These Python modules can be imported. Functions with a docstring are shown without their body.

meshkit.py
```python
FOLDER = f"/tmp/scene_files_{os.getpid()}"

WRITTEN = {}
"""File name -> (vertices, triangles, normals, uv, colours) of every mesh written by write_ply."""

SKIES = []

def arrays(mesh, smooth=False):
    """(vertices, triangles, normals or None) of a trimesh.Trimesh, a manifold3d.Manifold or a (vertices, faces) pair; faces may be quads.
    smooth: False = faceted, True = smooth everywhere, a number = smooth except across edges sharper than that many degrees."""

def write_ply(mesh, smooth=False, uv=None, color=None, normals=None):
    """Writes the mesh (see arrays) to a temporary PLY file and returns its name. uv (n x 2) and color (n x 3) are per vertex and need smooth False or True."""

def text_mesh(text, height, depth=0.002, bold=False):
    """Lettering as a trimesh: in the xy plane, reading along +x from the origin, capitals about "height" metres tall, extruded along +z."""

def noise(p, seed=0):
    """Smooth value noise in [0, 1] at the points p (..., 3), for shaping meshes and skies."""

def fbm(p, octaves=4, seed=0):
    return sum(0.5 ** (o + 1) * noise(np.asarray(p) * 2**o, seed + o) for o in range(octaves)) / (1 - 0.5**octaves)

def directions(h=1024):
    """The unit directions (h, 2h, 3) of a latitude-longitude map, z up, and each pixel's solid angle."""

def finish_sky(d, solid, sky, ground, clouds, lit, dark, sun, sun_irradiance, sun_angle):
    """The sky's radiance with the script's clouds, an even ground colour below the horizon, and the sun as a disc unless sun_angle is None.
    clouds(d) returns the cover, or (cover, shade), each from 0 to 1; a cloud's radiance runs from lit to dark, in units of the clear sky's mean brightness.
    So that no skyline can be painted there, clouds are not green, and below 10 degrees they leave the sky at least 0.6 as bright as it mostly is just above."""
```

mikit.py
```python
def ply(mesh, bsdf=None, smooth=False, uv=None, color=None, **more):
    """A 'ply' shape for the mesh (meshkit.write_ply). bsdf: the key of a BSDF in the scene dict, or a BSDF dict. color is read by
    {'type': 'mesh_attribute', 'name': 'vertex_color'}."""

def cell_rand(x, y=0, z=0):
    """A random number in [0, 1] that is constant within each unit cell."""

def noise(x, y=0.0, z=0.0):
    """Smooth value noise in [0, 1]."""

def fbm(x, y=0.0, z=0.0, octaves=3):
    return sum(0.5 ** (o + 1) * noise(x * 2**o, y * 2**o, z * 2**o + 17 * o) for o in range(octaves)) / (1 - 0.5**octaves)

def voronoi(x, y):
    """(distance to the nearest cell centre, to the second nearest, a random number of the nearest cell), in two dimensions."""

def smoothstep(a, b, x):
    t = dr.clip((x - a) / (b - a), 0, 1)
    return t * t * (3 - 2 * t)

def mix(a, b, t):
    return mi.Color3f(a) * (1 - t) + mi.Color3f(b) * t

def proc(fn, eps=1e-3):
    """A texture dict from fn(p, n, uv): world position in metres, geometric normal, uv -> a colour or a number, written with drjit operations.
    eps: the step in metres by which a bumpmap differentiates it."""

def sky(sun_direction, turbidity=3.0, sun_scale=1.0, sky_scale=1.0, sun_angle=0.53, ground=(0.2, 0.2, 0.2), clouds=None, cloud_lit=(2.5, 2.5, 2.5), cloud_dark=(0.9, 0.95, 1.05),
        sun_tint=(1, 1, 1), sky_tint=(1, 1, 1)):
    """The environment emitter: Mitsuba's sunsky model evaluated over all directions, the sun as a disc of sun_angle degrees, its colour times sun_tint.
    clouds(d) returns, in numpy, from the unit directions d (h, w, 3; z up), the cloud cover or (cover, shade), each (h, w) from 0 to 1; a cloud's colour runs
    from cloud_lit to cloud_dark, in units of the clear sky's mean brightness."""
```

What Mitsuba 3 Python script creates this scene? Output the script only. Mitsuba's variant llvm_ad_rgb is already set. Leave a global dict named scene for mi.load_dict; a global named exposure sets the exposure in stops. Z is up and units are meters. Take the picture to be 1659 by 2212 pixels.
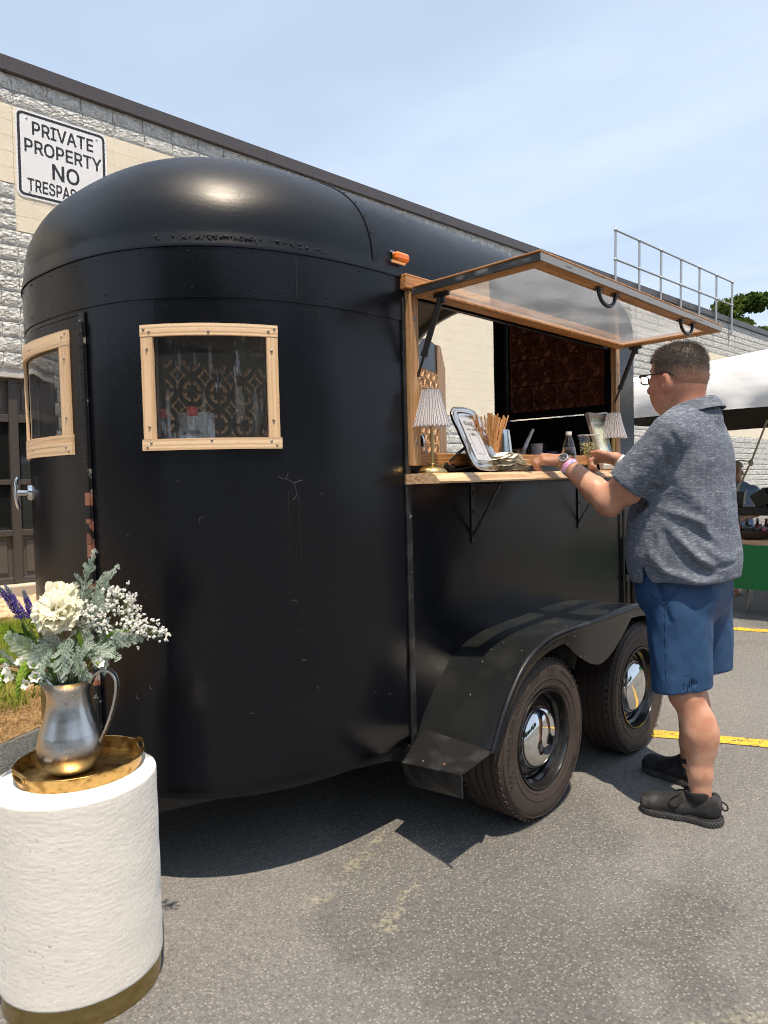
import math
import numpy as np, trimesh, manifold3d as m3, drjit as dr, mitsuba as mi
import mikit, meshkit
from mikit import proc, noise, fbm, voronoi, cell_rand, smoothstep, mix

# ---------------------------------------------------------------- camera, sky, exposure
CAM = np.array([0, 0, 1.33])
_p, _r, _y = np.radians([-2.6, 1.4, 42.66])
FWD = np.array([-np.sin(_y) * np.cos(_p), np.cos(_y) * np.cos(_p), np.sin(_p)])
_R0 = np.array([np.cos(_y), np.sin(_y), 0.0]); _U0 = np.cross(_R0, FWD)
RGT = _R0 * np.cos(_r) - _U0 * np.sin(_r); UPV = _U0 * np.cos(_r) + _R0 * np.sin(_r)
_M = np.eye(4); _M[:3, 0] = -RGT; _M[:3, 1] = UPV; _M[:3, 2] = FWD; _M[:3, 3] = CAM
exposure = 2.0
SUN = np.array([0.31, -0.18, 1.0])


def clouds(d):
    z = np.maximum(d[..., 2:3], 0.06)
    q = np.concatenate([d[..., :2] / z, z * 0], -1)
    a = meshkit.fbm(q * np.array([0.7, 1.5, 1]) + 4.2, 5, 3)
    b = meshkit.fbm(q * np.array([2.1, 3.5, 1]) + 9.0, 4, 11)
    veil = 0.58 + np.clip((a - 0.36) * 1.8, 0, 1) * 0.45 + np.clip((b - 0.5) * 1.6, 0, 1) * 0.14
    veil = veil + 0.22 * np.clip(1 - d[..., 2] / 0.75, 0, 1)
    return np.clip(veil, 0, 0.92), np.clip(0.25 + 0.2 * b, 0, 1)


scene = {
    'camera': {'type': 'perspective', 'fov': 2 * math.degrees(math.atan(829.5 / 1568.7)), 'fov_axis': 'x', 'near_clip': 0.05, 'far_clip': 600.0,
               'to_world': mi.ScalarTransform4f(_M)},
    'sky': mikit.sky(SUN, turbidity=3, ground=(0.16, 0.16, 0.15), clouds=clouds, cloud_lit=(2.2, 2.55, 3.0), cloud_dark=(1.7, 2.05, 2.5)),
}
labels = {}
USED = set()
PLACE = None        # where the thing being built stands (a matrix), if it is built in a frame of its own
rng = np.random.default_rng(7)


# ---------------------------------------------------------------- helpers
def uniq(key):
    if key not in USED:
        USED.add(key)
        return key
    n = 1
    while f'{key}_{n:03d}' in USED:
        n += 1
    USED.add(f'{key}_{n:03d}')
    return f'{key}_{n:03d}'


def tag(key, label=None, cat=None, group=None, kind=None):
    d = labels.setdefault(key, {})
    for k, v in (('label', label), ('category', cat), ('group', group), ('kind', kind)):
        if v:
            d[k] = v
    return key


def thing(name, label, cat, group=None):
    return tag(uniq(name), label, cat, group)


def tw(m):
    return mi.ScalarTransform4f(np.asarray(m, float))


def part(parent, name, mesh, mat, smooth=False, m=None, label=None, **kw):
    """one entry of the scene: a part of `parent`, or a top-level object when parent is None"""
    key = uniq(f'{parent}__{name}' if parent else name)
    d = dict(mesh) if isinstance(mesh, dict) else mikit.ply(mesh, mat, smooth, **kw)
    if PLACE is not None:
        m = PLACE if m is None else PLACE @ m
    if m is not None:
        d['to_world'] = tw(m)
    scene[key] = d
    if label:
        tag(key, label)
    return key


def whole(name, mesh, mat, label, cat, smooth=False, group=None, m=None):
    key = part(None, name, mesh, mat, smooth, m)
    return tag(key, label, cat, group)


def mat4(x=(1, 0, 0), y=(0, 1, 0), z=(0, 0, 1), t=(0, 0, 0)):
    m = np.eye(4)
    m[:3, 0], m[:3, 1], m[:3, 2], m[:3, 3] = x, y, z, t
    return m


def shift(x, y, z):
    return mat4(t=(x, y, z))


def rot(axis, deg, at=(0, 0, 0)):
    return trimesh.transformations.rotation_matrix(math.radians(deg), axis, at)


def unit(v):
    v = np.asarray(v, float)
    return v / np.linalg.norm(v)


def tm(v, f):
    f = np.asarray(f)
    if f.shape[1] == 4:
        f = np.vstack([f[:, [0, 1, 2]], f[:, [0, 2, 3]]])
    return trimesh.Trimesh(np.asarray(v, float), f, process=False)


def join(*ms):
    ms = [m for g in ms for m in (g if isinstance(g, (list, tuple)) else [g])]
    vs, fs, n = [], [], 0
    for m in ms:
        vs.append(np.asarray(m.vertices)); fs.append(np.asarray(m.faces) + n); n += len(m.vertices)
    return tm(np.vstack(vs), np.vstack(fs))


def moved(mesh, m):
    m = np.asarray(m)
    return tm(np.asarray(mesh.vertices) @ m[:3, :3].T + m[:3, 3], mesh.faces)


def box(lo, hi, c=0.0):
    """box between two corners, edges chamfered by c"""
    lo, hi = np.minimum(lo, hi).astype(float), np.maximum(lo, hi).astype(float)
    if c <= 0:
        m = trimesh.creation.box(bounds=[lo, hi])
        return tm(m.vertices, m.faces)
    pts = []
    for k in range(3):
        for s in np.ndindex(2, 2, 2):
            p = np.array([hi[i] if s[i] else lo[i] for i in range(3)])
            for i in range(3):
                if i != k:
                    p[i] += -c if s[i] else c
            pts.append(p)
    m = trimesh.convex.convex_hull(np.array(pts))
    return tm(m.vertices, m.faces)


def obox(p0, p1, w, h, up=(0, 0, 1), c=0.0):
    """a beam from p0 to p1, w wide (sideways) and h high (along up)"""
    p0, p1 = np.asarray(p0, float), np.asarray(p1, float)
    z = unit(p1 - p0); x = unit(np.cross(up, z)); y = np.cross(z, x)
    b = box((-w / 2, -h / 2, 0), (w / 2, h / 2, np.linalg.norm(p1 - p0)), c)
    return moved(b, mat4(x, y, z, p0))


def grid(P, closed_u=False, closed_v=False, flip=False):
    """P (n, m, 3) as a quad sheet"""
    n, m = P.shape[:2]
    i, j = np.meshgrid(np.arange(n if closed_u else n - 1), np.arange(m if closed_v else m - 1), indexing='ij')
    a, b, c, d = i * m + j, ((i + 1) % n) * m + j, ((i + 1) % n) * m + (j + 1) % m, i * m + (j + 1) % m
    f = np.stack([a, b, c, d], -1).reshape(-1, 4)
    return tm(P.reshape(-1, 3), f[:, ::-1] if flip else f)


def frames(pts):
    p = np.asarray(pts, float)
    t = np.gradient(p, axis=0); t /= np.linalg.norm(t, axis=1, keepdims=True) + 1e-12
    a = np.cross(t[0], [0, 0, 1.0] if abs(t[0][2]) < 0.9 else [1.0, 0, 0]); a = unit(a)
    A = []
    for k in range(len(p)):
        a = unit(a - t[k] * np.dot(a, t[k])); A.append(a)
    A = np.array(A)
    return p, t, A, np.cross(t, A)


def tube(pts, r, sides=8, caps=True):
    p, t, A, B = frames(pts)
    r = np.broadcast_to(r, (len(p),))
    ang = np.arange(sides) * 2 * np.pi / sides
    P = p[:, None] + r[:, None, None] * (np.cos(ang)[None, :, None] * A[:, None] + np.sin(ang)[None, :, None] * B[:, None])
    m = grid(P, closed_v=True)
    if caps:
        v, f, k = m.vertices, m.faces, len(p) * sides
        v = np.vstack([v, p[0], p[-1]])
        j = np.arange(sides)
        f = np.vstack([f, np.stack([j, (j + 1) % sides, j * 0 + k], 1), np.stack([(j + 1) % sides, j, j * 0 + k + 1], 1) + [[(len(p) - 1) * sides] * 2 + [0]]])
        m = tm(v, f)
    return m


def sweep(pts, prof, caps=True):
    """profile (k, 2) carried along a path; first axis sideways, second 'up' (z as far as it goes)"""
    p = np.asarray(pts, float)
    t = np.gradient(p, axis=0); t /= np.linalg.norm(t, axis=1, keepdims=True)
    s = np.cross(t, [0, 0, 1.0]); s /= np.linalg.norm(s, axis=1, keepdims=True); u = np.cross(s, t)
    prof = np.asarray(prof, float)
    P = p[:, None] + prof[None, :, :1] * s[:, None] + prof[None, :, 1:] * u[:, None]
    return grid(P, closed_v=True)


def lathe(prof, n=48, t=(0, 0, 0)):
    """profile (r, z) turned round z"""
    prof = np.asarray(prof, float); a = np.arange(n) * 2 * np.pi / n
    P = np.stack([prof[:, :1] * np.cos(a), prof[:, :1] * np.sin(a), np.repeat(prof[:, 1:], n, 1)], -1) + np.asarray(t, float)
    return grid(P, closed_v=True, flip=True)


def smooth_path(pts, n=40):
    from scipy.interpolate import CubicSpline
    p = np.asarray(pts, float)
    s = np.r_[0, np.cumsum(np.linalg.norm(np.diff(p, axis=0), axis=1))]
    return CubicSpline(s, p)(np.linspace(0, s[-1], n))


def extrude(poly, h):
    return trimesh.creation.extrude_polygon(poly, h, engine='earcut')


def ico(r, sub=2, t=(0, 0, 0), s=(1, 1, 1)):
    m = trimesh.creation.icosphere(sub, r)
    return tm(np.asarray(m.vertices) * np.asarray(s) + np.asarray(t), m.faces)


def to_plane(mesh, o, u, v):
    """lays a mesh drawn in xy (depth z) onto the plane through o spanned by u, v"""
    u, v = unit(u), unit(v)
    return moved(mesh, mat4(u, v, np.cross(u, v), o))


# signed-distance bodies ------------------------------------------------------------------
class SDF:
    def __init__(self, lo, hi, h):
        self.lo, self.h = np.asarray(lo, float), h
        self.n = np.ceil((np.asarray(hi, float) - self.lo) / h).astype(int) + 1
        self.d = np.full(self.n, 0.2, np.float32)

    def _sub(self, lo, hi, pad):
        a = np.clip(np.floor((np.minimum(lo, hi) - pad - self.lo) / self.h).astype(int), 0, self.n - 1)
        b = np.clip(np.ceil((np.maximum(lo, hi) + pad - self.lo) / self.h).astype(int) + 1, 1, self.n)
        sl = tuple(slice(x, y) for x, y in zip(a, b))
        ax = [(self.lo[k] + self.h * np.arange(a[k], b[k])).astype(np.float32) for k in range(3)]
        return sl, np.stack(np.meshgrid(*ax, indexing='ij'), -1)

    def _put(self, sl, q, k, op):
        d = self.d[sl]
        if op == 'add':
            w = np.clip(0.5 + 0.5 * (d - q) / k, 0, 1)
            self.d[sl] = d * (1 - w) + q * w - k * w * (1 - w)
        else:
            w = np.clip(0.5 - 0.5 * (d + q) / k, 0, 1)
            self.d[sl] = d * (1 - w) - q * w + k * w * (1 - w)

    def cone(self, a, b, ra, rb, k=0.02, op='add'):
        a, b = np.asarray(a, float), np.asarray(b, float)
        sl, P = self._sub(np.minimum(a, b) - max(ra, rb), np.maximum(a, b) + max(ra, rb), k + 0.03)
        ab = b - a
        t = np.clip(((P - a) @ ab) / max(ab @ ab, 1e-9), 0, 1)
        q = np.linalg.norm(P - a - t[..., None] * ab, axis=-1) - (ra + (rb - ra) * t)
        self._put(sl, q, k, op)
        return self

    def chain(self, pts, rs, k=0.02):
        for i in range(len(pts) - 1):
            self.cone(pts[i], pts[i + 1], rs[i], rs[i + 1], k)
        return self

    def ell(self, c, r, k=0.03, R=None, op='add', pw=2.0):
        c, r = np.asarray(c, float), np.asarray(r, float)
        sl, P = self._sub(c - max(r), c + max(r), k + 0.03)
        L = P - c
        if R is not None:
            L = L @ np.asarray(R)
        k0 = (np.abs(L / r) ** pw).sum(-1) ** (1 / pw)
        k1 = np.linalg.norm(L / (r * r), axis=-1)
        q = k0 * (k0 - 1) / np.maximum(k1, 1e-6)
        self._put(sl, q, k, op)
        return self

    def cut(self, n, d, k=0.004):
        """keep what lies on n.p < d"""
        ax = [(self.lo[i] + self.h * np.arange(self.n[i])).astype(np.float32) for i in range(3)]
        q = ax[0][:, None, None] * n[0] + ax[1][None, :, None] * n[1] + ax[2][None, None, :] * n[2] - d
        self.d = np.maximum(self.d, q)
        return self

    def bump(self, fn):
        ax = [(self.lo[i] + self.h * np.arange(self.n[i])) for i in range(3)]
        near = np.argwhere(np.abs(self.d) < 0.06)
        P = self.lo + near * self.h
        self.d[tuple(near.T)] += fn(P).astype(np.float32)
        return self

    def mesh(self, smooth=2):
        d, h = self.d, self.h
        d = np.pad(d, 1, constant_values=0.2)
        ins = d < 0
        n = np.array(d.shape) - 1
        corners = [(a, b, c) for a in (0, 1) for b in (0, 1) for c in (0, 1)]
        cnt = sum(ins[a:a + n[0], b:b + n[1], c:c + n[2]].astype(np.int8) for a, b, c in corners)
        cells = np.argwhere((cnt > 0) & (cnt < 8))
        idx = np.full(n, -1, np.int64); idx[tuple(cells.T)] = np.arange(len(cells))
        acc, num = np.zeros((len(cells), 3)), np.zeros(len(cells))
        for ax in range(3):
            for off in np.ndindex(2, 2):
                a = np.insert(np.array(off), ax, 0); b = a.copy(); b[ax] = 1
                da, db = d[tuple((cells + a).T)], d[tuple((cells + b).T)]
                x = (da < 0) != (db < 0)
                t = np.where(x, da / np.where(x, da - db, 1), 0)
                p = np.repeat(a[None].astype(float), len(cells), 0); p[:, ax] = t
                acc += p * x[:, None]; num += x
        v = self.lo + (cells + acc / num[:, None] - 1) * h
        faces = []
        for ax in range(3):
            sl0 = [slice(None)] * 3; sl1 = [slice(None)] * 3
            sl0[ax] = slice(0, -1); sl1[ax] = slice(1, None)
            a, b = ins[tuple(sl0)], ins[tuple(sl1)]
            e = np.argwhere(a != b)
            o = [k for k in range(3) if k != ax]
            e = e[(e[:, o[0]] > 0) & (e[:, o[1]] > 0) & (e[:, o[0]] < n[o[0]]) & (e[:, o[1]] < n[o[1]])]
            q = []
            for s, t in ((-1, -1), (0, -1), (0, 0), (-1, 0)):
                c = e.copy(); c[:, o[0]] += s; c[:, o[1]] += t
                q.append(idx[tuple(c.T)])
            q = np.stack(q, 1)
            fl = a[tuple(e.T)] if ax != 1 else ~a[tuple(e.T)]
            q[~fl] = q[~fl][:, ::-1]
            faces.append(q)
        f = np.vstack(faces)
        f = np.vstack([f[:, [0, 1, 2]], f[:, [0, 2, 3]]])
        if smooth:
            from scipy.sparse import coo_matrix
            e = np.vstack([f[:, [0, 1]], f[:, [1, 2]], f[:, [2, 0]]])
            A = coo_matrix((np.ones(len(e)), (e[:, 0], e[:, 1])), shape=(len(v), len(v))).tocsr()
            A = ((A + A.T) > 0).astype(float)
            deg = np.maximum(np.asarray(A.sum(1)), 1)
            for _ in range(smooth * 5):
                for w in (0.5, -0.52):
                    v = v + w * (A @ v / deg - v)
        return tm(v, f)


def text(s, height, depth=0.002, bold=False, sx=1.0, center=True):
    m = meshkit.text_mesh(s, height, depth, bold)
    v = np.array(m.vertices)
    if center:
        v[:, 0] -= (v[:, 0].min() + v[:, 0].max()) / 2
    v[:, 0] *= sx
    return tm(v, m.faces)
# ---------------------------------------------------------------- materials
def rgb(*c):
    return {'type': 'rgb', 'value': list(c)}


def pri(color, rough=0.5, metal=0.0, spec=0.5, **k):
    return {'type': 'principled', 'base_color': color if isinstance(color, dict) else rgb(*color), 'roughness': rough, 'metallic': metal, 'specular': spec, **k}


def mat(key, b, two=True, bump=None, scale=0.01, eps=1e-3):
    if bump is not None:
        b = {'type': 'bumpmap', 'height': proc(bump, eps), 'scale': scale, 'bsdf': b}
    scene[key] = {'type': 'twosided', 'bsdf': b} if two else b
    return key


def C3(v):
    return mi.Color3f(v, v, v)


def asphalt_c(p, n, uv):
    a = noise(p.x * 260, p.y * 260); b = noise(p.x * 110 + 7, p.y * 110); big = fbm(p.x * 0.9, p.y * 0.9, 3.0, 4)
    v, _, r = voronoi(p.x * 95, p.y * 95)
    stone = smoothstep(0.42, 0.2, v) * smoothstep(0.55, 0.95, r)
    base = 0.135 + 0.075 * (a - 0.5) + 0.04 * (b - 0.5) + 0.07 * (big - 0.5)
    e = noise(p.x * 1.1 + p.y * 1.0, p.y * 0.22 - p.x * 0.2) * 0.7 + 0.3 * fbm(p.x * 4, p.y * 4, 7, 3)
    base = base * (1 - 0.28 * smoothstep(0.58, 0.70, e))
    def worn(x0, y0, x1, y1, w):      # what is left of an old pale line
        dx, dy = x1 - x0, y1 - y0
        t = dr.clip(((p.x - x0) * dx + (p.y - y0) * dy) / (dx * dx + dy * dy), 0, 1)
        return smoothstep(w, w * 0.3, dr.sqrt(dr.square(p.x - x0 - t * dx) + dr.square(p.y - y0 - t * dy)))

    w_ = fbm(p.x * 13, p.y * 13, 5, 4)
    line = dr.maximum(worn(-1.84, 2.05, -1.70, 1.48, 0.05), dr.maximum(worn(-1.50, 1.74, -1.43, 1.52, 0.06), worn(-0.55, 1.75, -0.35, 1.9, 0.16) * 0.6))
    patch = line * smoothstep(0.47, 0.62, w_) * smoothstep(0.2, 0.6, b) * 0.7
    c = mix((base * 1.0, base * 0.99, base * 0.965), (0.33, 0.315, 0.29), stone * 0.6)
    return mix(c, (0.36, 0.33, 0.22), dr.clip(patch * 0.5, 0, 1))


def asphalt_h(p, n, uv):
    v, _, r = voronoi(p.x * 95, p.y * 95)
    return (1 - v) * 0.6 + noise(p.x * 230, p.y * 230) * 0.7 + fbm(p.x * 20, p.y * 20) * 0.6


mat('asphalt', pri(proc(asphalt_c), 0.85, spec=0.3), bump=asphalt_h, scale=0.0026, eps=2e-3)


def line_c(p, n, uv):
    w = smoothstep(0.66, 0.74, noise(p.x * 150, p.y * 150) * 0.55 + noise(p.x * 60, p.y * 60) * 0.35 + 0.1)
    return mix((0.66, 0.40, 0.035), (0.10, 0.09, 0.07), w)


mat('line_paint', pri(proc(line_c), 0.6), bump=lambda p, n, uv: noise(p.x * 230, p.y * 230), scale=0.003)


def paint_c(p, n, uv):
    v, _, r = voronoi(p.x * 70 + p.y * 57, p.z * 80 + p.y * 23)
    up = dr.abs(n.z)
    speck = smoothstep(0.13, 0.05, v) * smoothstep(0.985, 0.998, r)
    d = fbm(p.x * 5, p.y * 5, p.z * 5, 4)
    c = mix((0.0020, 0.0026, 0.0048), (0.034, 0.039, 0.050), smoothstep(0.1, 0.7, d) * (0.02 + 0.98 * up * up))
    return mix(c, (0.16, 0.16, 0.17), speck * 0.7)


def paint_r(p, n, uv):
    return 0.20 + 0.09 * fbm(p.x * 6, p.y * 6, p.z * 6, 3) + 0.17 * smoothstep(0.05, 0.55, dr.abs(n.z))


def paint_h(p, n, uv):
    return fbm(p.x * 3.1, p.y * 3.1, p.z * 2.2, 2) + 0.015 * noise(p.x * 120, p.y * 120, p.z * 120)


mat('paint', pri(proc(paint_c), proc(paint_r), spec=0.34), bump=paint_h, scale=0.012, eps=4e-3)


def fender_c(p, n, uv):
    a = noise(p.x * 330, p.y * 330, p.z * 330)
    d = smoothstep(0.4, 0.75, fbm(p.x * 7, p.y * 7, p.z * 7, 4)) * dr.abs(n.z)
    c = mix((0.010, 0.011, 0.012), (0.055, 0.056, 0.045), dr.clip(d * 0.22 + smoothstep(0.6, 0.9, a) * 0.22 * dr.clip(dr.abs(n.z) + 0.3, 0, 1), 0, 1))
    v, _, r = voronoi(p.y * 30, p.x * 30 + p.z * 30)
    return mix(c, (0.35, 0.35, 0.33), smoothstep(0.1, 0.04, v) * smoothstep(0.95, 0.99, r))


mat('fender_paint', pri(proc(fender_c), 0.22, spec=0.6), bump=lambda p, n, uv: noise(p.x * 300, p.y * 300, p.z * 300), scale=0.0006)
mat('black_metal', pri((0.012, 0.012, 0.013), 0.35))
mat('black_matte', pri((0.006, 0.006, 0.006), 0.8))
mat('interior_black', pri((0.010, 0.010, 0.011), 0.65))


def chipped_c(p, n, uv):
    f = fbm(p.x * 30, p.y * 30, p.z * 30, 4)
    rst = smoothstep(0.50, 0.56, cell_rand(dr.floor((p.z + 0.133) / 1.1 / 0.0386 + 0.02), 3.0)) * smoothstep(1.5, 1.35, p.z) * smoothstep(0.35, 0.45, f)
    c = mix((0.012, 0.012, 0.013), (0.24, 0.105, 0.07), rst)
    return mix(c, (0.40, 0.38, 0.36), smoothstep(0.66, 0.72, f) * 0.7)


mat('hinge_paint', pri(proc(chipped_c), 0.4))


def worn_c(p, n, uv):
    f = fbm(p.x * 45, p.y * 45, p.z * 45, 4); g = fbm(p.x * 14 + 9, p.y * 14, p.z * 14, 3)
    c = mix((0.010, 0.010, 0.011), (0.026, 0.026, 0.027), smoothstep(0.5, 0.7, g))
    c = mix(c, (0.30, 0.10, 0.075), smoothstep(0.74, 0.77, f) * smoothstep(0.55, 0.65, g))
    return mix(c, (0.45, 0.45, 0.44), smoothstep(0.80, 0.83, f) * 0.6)


mat('worn_black', pri(proc(worn_c), 0.4))


def wood(key, c0, c1, axis, scale=1.0, rough=0.6, knots=0.0):
    def co(p):
        q = [p.x, p.y, p.z]
        along = q[axis]; o = [q[i] for i in range(3) if i != axis]
        return along, o[0], o[1]

    def fn(p, n, uv):
        a, b, c = co(p)
        w = noise(a * 3 * scale, b * 9, c * 9) * 3.0
        ring = noise(a * 2.5, b * 170 * scale + w * 2, c * 170 * scale + w)
        fine = noise(a * 14, b * 520, c * 520)
        big = fbm(a * 4, b * 13, c * 13, 3)
        t = dr.clip(0.55 * smoothstep(0.3, 0.75, ring) + 0.25 * fine + 0.45 * (big - 0.3), 0, 1)
        col = mix(c0, c1, t)
        if knots:
            k = fbm(a * 6 + 3, b * 22, c * 22, 3)
            col = mix(col, (c1[0] * 0.25, c1[1] * 0.22, c1[2] * 0.2), smoothstep(0.62, 0.74, k) * knots)
        return col

    def hh(p, n, uv):
        a, b, c = co(p)
        return noise(a * 3, b * 170 * scale, c * 170 * scale) + 0.5 * noise(a * 14, b * 520, c * 520)

    return mat(key, pri(proc(fn), rough), bump=hh, scale=0.0008)


wood('pine_v', (0.74, 0.54, 0.34), (0.54, 0.34, 0.18), 2)
wood('pine_x', (0.62, 0.385, 0.19), (0.43, 0.225, 0.095), 0, 0.8)


def pine_h_fn(p, n, uv):
    s = p.x * 0.8 - p.y * 0.6
    ring = noise(s * 2.5, p.z * 190 + noise(s * 3, p.z * 9) * 4)
    fine = noise(s * 15, p.z * 600)
    return mix((0.76, 0.57, 0.37), (0.56, 0.36, 0.20), dr.clip(0.6 * smoothstep(0.3, 0.75, ring) + 0.3 * fine, 0, 1))


mat('pine_h', pri(proc(pine_h_fn), 0.6), bump=lambda p, n, uv: noise((p.x * 0.8 - p.y * 0.6) * 3, p.z * 190), scale=0.0008)
wood('frame_y', (0.50, 0.25, 0.09), (0.24, 0.09, 0.025), 1, 0.9, 0.5)
wood('frame_x', (0.50, 0.25, 0.09), (0.24, 0.09, 0.025), 0, 0.9, 0.5)
wood('frame_v', (0.52, 0.31, 0.15), (0.25, 0.12, 0.045), 2, 0.9, 0.5)
wood('counter_wood', (0.74, 0.53, 0.33), (0.36, 0.20, 0.09), 1, 0.7, 0.55, 0.7)
wood('door_wood', (0.42, 0.27, 0.17), (0.22, 0.12, 0.07), 2, 0.6, 0.7)

mat('black_frame', pri(proc(lambda p, n, uv: mix((0.02, 0.021, 0.023), (0.16, 0.16, 0.165), smoothstep(0.52, 0.75, fbm(p.x * 12, p.y * 12, p.z * 30, 4)))), 0.5), bump=lambda p, n, uv: fbm(p.x * 30, p.y * 30, p.z * 90), scale=0.001)
mat('grey_frame', pri(proc(lambda p, n, uv: mix((0.24, 0.24, 0.245), (0.10, 0.07, 0.06), smoothstep(0.56, 0.70, fbm(p.x * 9, p.y * 9, p.z * 60, 4)))), 0.5))
mat('chrome', pri((0.80, 0.80, 0.81), 0.04, 1.0))
mat('cap_chrome', pri((0.74, 0.75, 0.76), proc(lambda p, n, uv: 0.015 + 0.04 * smoothstep(0.55, 0.8, fbm(p.x * 60, p.y * 60, p.z * 60))), 1.0))
mat('silver', pri((0.78, 0.74, 0.70), 0.10, 1.0))
mat('steel_cup', pri((0.68, 0.68, 0.68), 0.14, 1.0))
mat('screw_steel', pri((0.30, 0.28, 0.25), 0.4, 1.0))


def brass_c(p, n, uv):
    f = fbm(p.x * 40, p.y * 40, p.z * 40, 4)
    return mix((0.58, 0.38, 0.14), (0.24, 0.13, 0.04), smoothstep(0.42, 0.72, f))


mat('old_brass', pri(proc(brass_c), proc(lambda p, n, uv: 0.20 + 0.22 * fbm(p.x * 50, p.y * 50, p.z * 50)), 1.0))
mat('brass', pri((0.66, 0.47, 0.20), 0.26, 1.0))
mat('brass_band', pri(proc(lambda p, n, uv: mix((0.46, 0.37, 0.17), (0.30, 0.23, 0.10), fbm(p.x * 25, p.y * 25, p.z * 60))), 0.22, 1.0))


def pewter_c(p, n, uv):
    f = fbm(p.x * 30, p.y * 30, p.z * 8, 4)
    st = noise(p.x * 7, p.y * 7, p.z * 700)
    spot = smoothstep(0.70, 0.78, noise(p.x * 130, p.y * 130, p.z * 130)) * smoothstep(0.5, 0.7, fbm(p.x * 17, p.y * 17, p.z * 17))
    c = mix((0.66, 0.65, 0.64), (0.50, 0.48, 0.455), dr.clip(f * 0.8 + st * 0.3 - 0.2, 0, 1))
    return mix(c, (0.25, 0.24, 0.23), spot * 0.6)


mat('pewter', pri(proc(pewter_c), proc(lambda p, n, uv: 0.22 + 0.12 * fbm(p.x * 20, p.y * 20, p.z * 300)), 1.0), bump=lambda p, n, uv: noise(p.x * 5, p.y * 5, p.z * 500), scale=0.00008)


def rubber_c(p, n, uv):
    f = fbm(p.x * 14, p.y * 14, p.z * 14, 4)
    return mix((0.040, 0.031, 0.028), (0.066, 0.049, 0.043), f)


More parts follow.
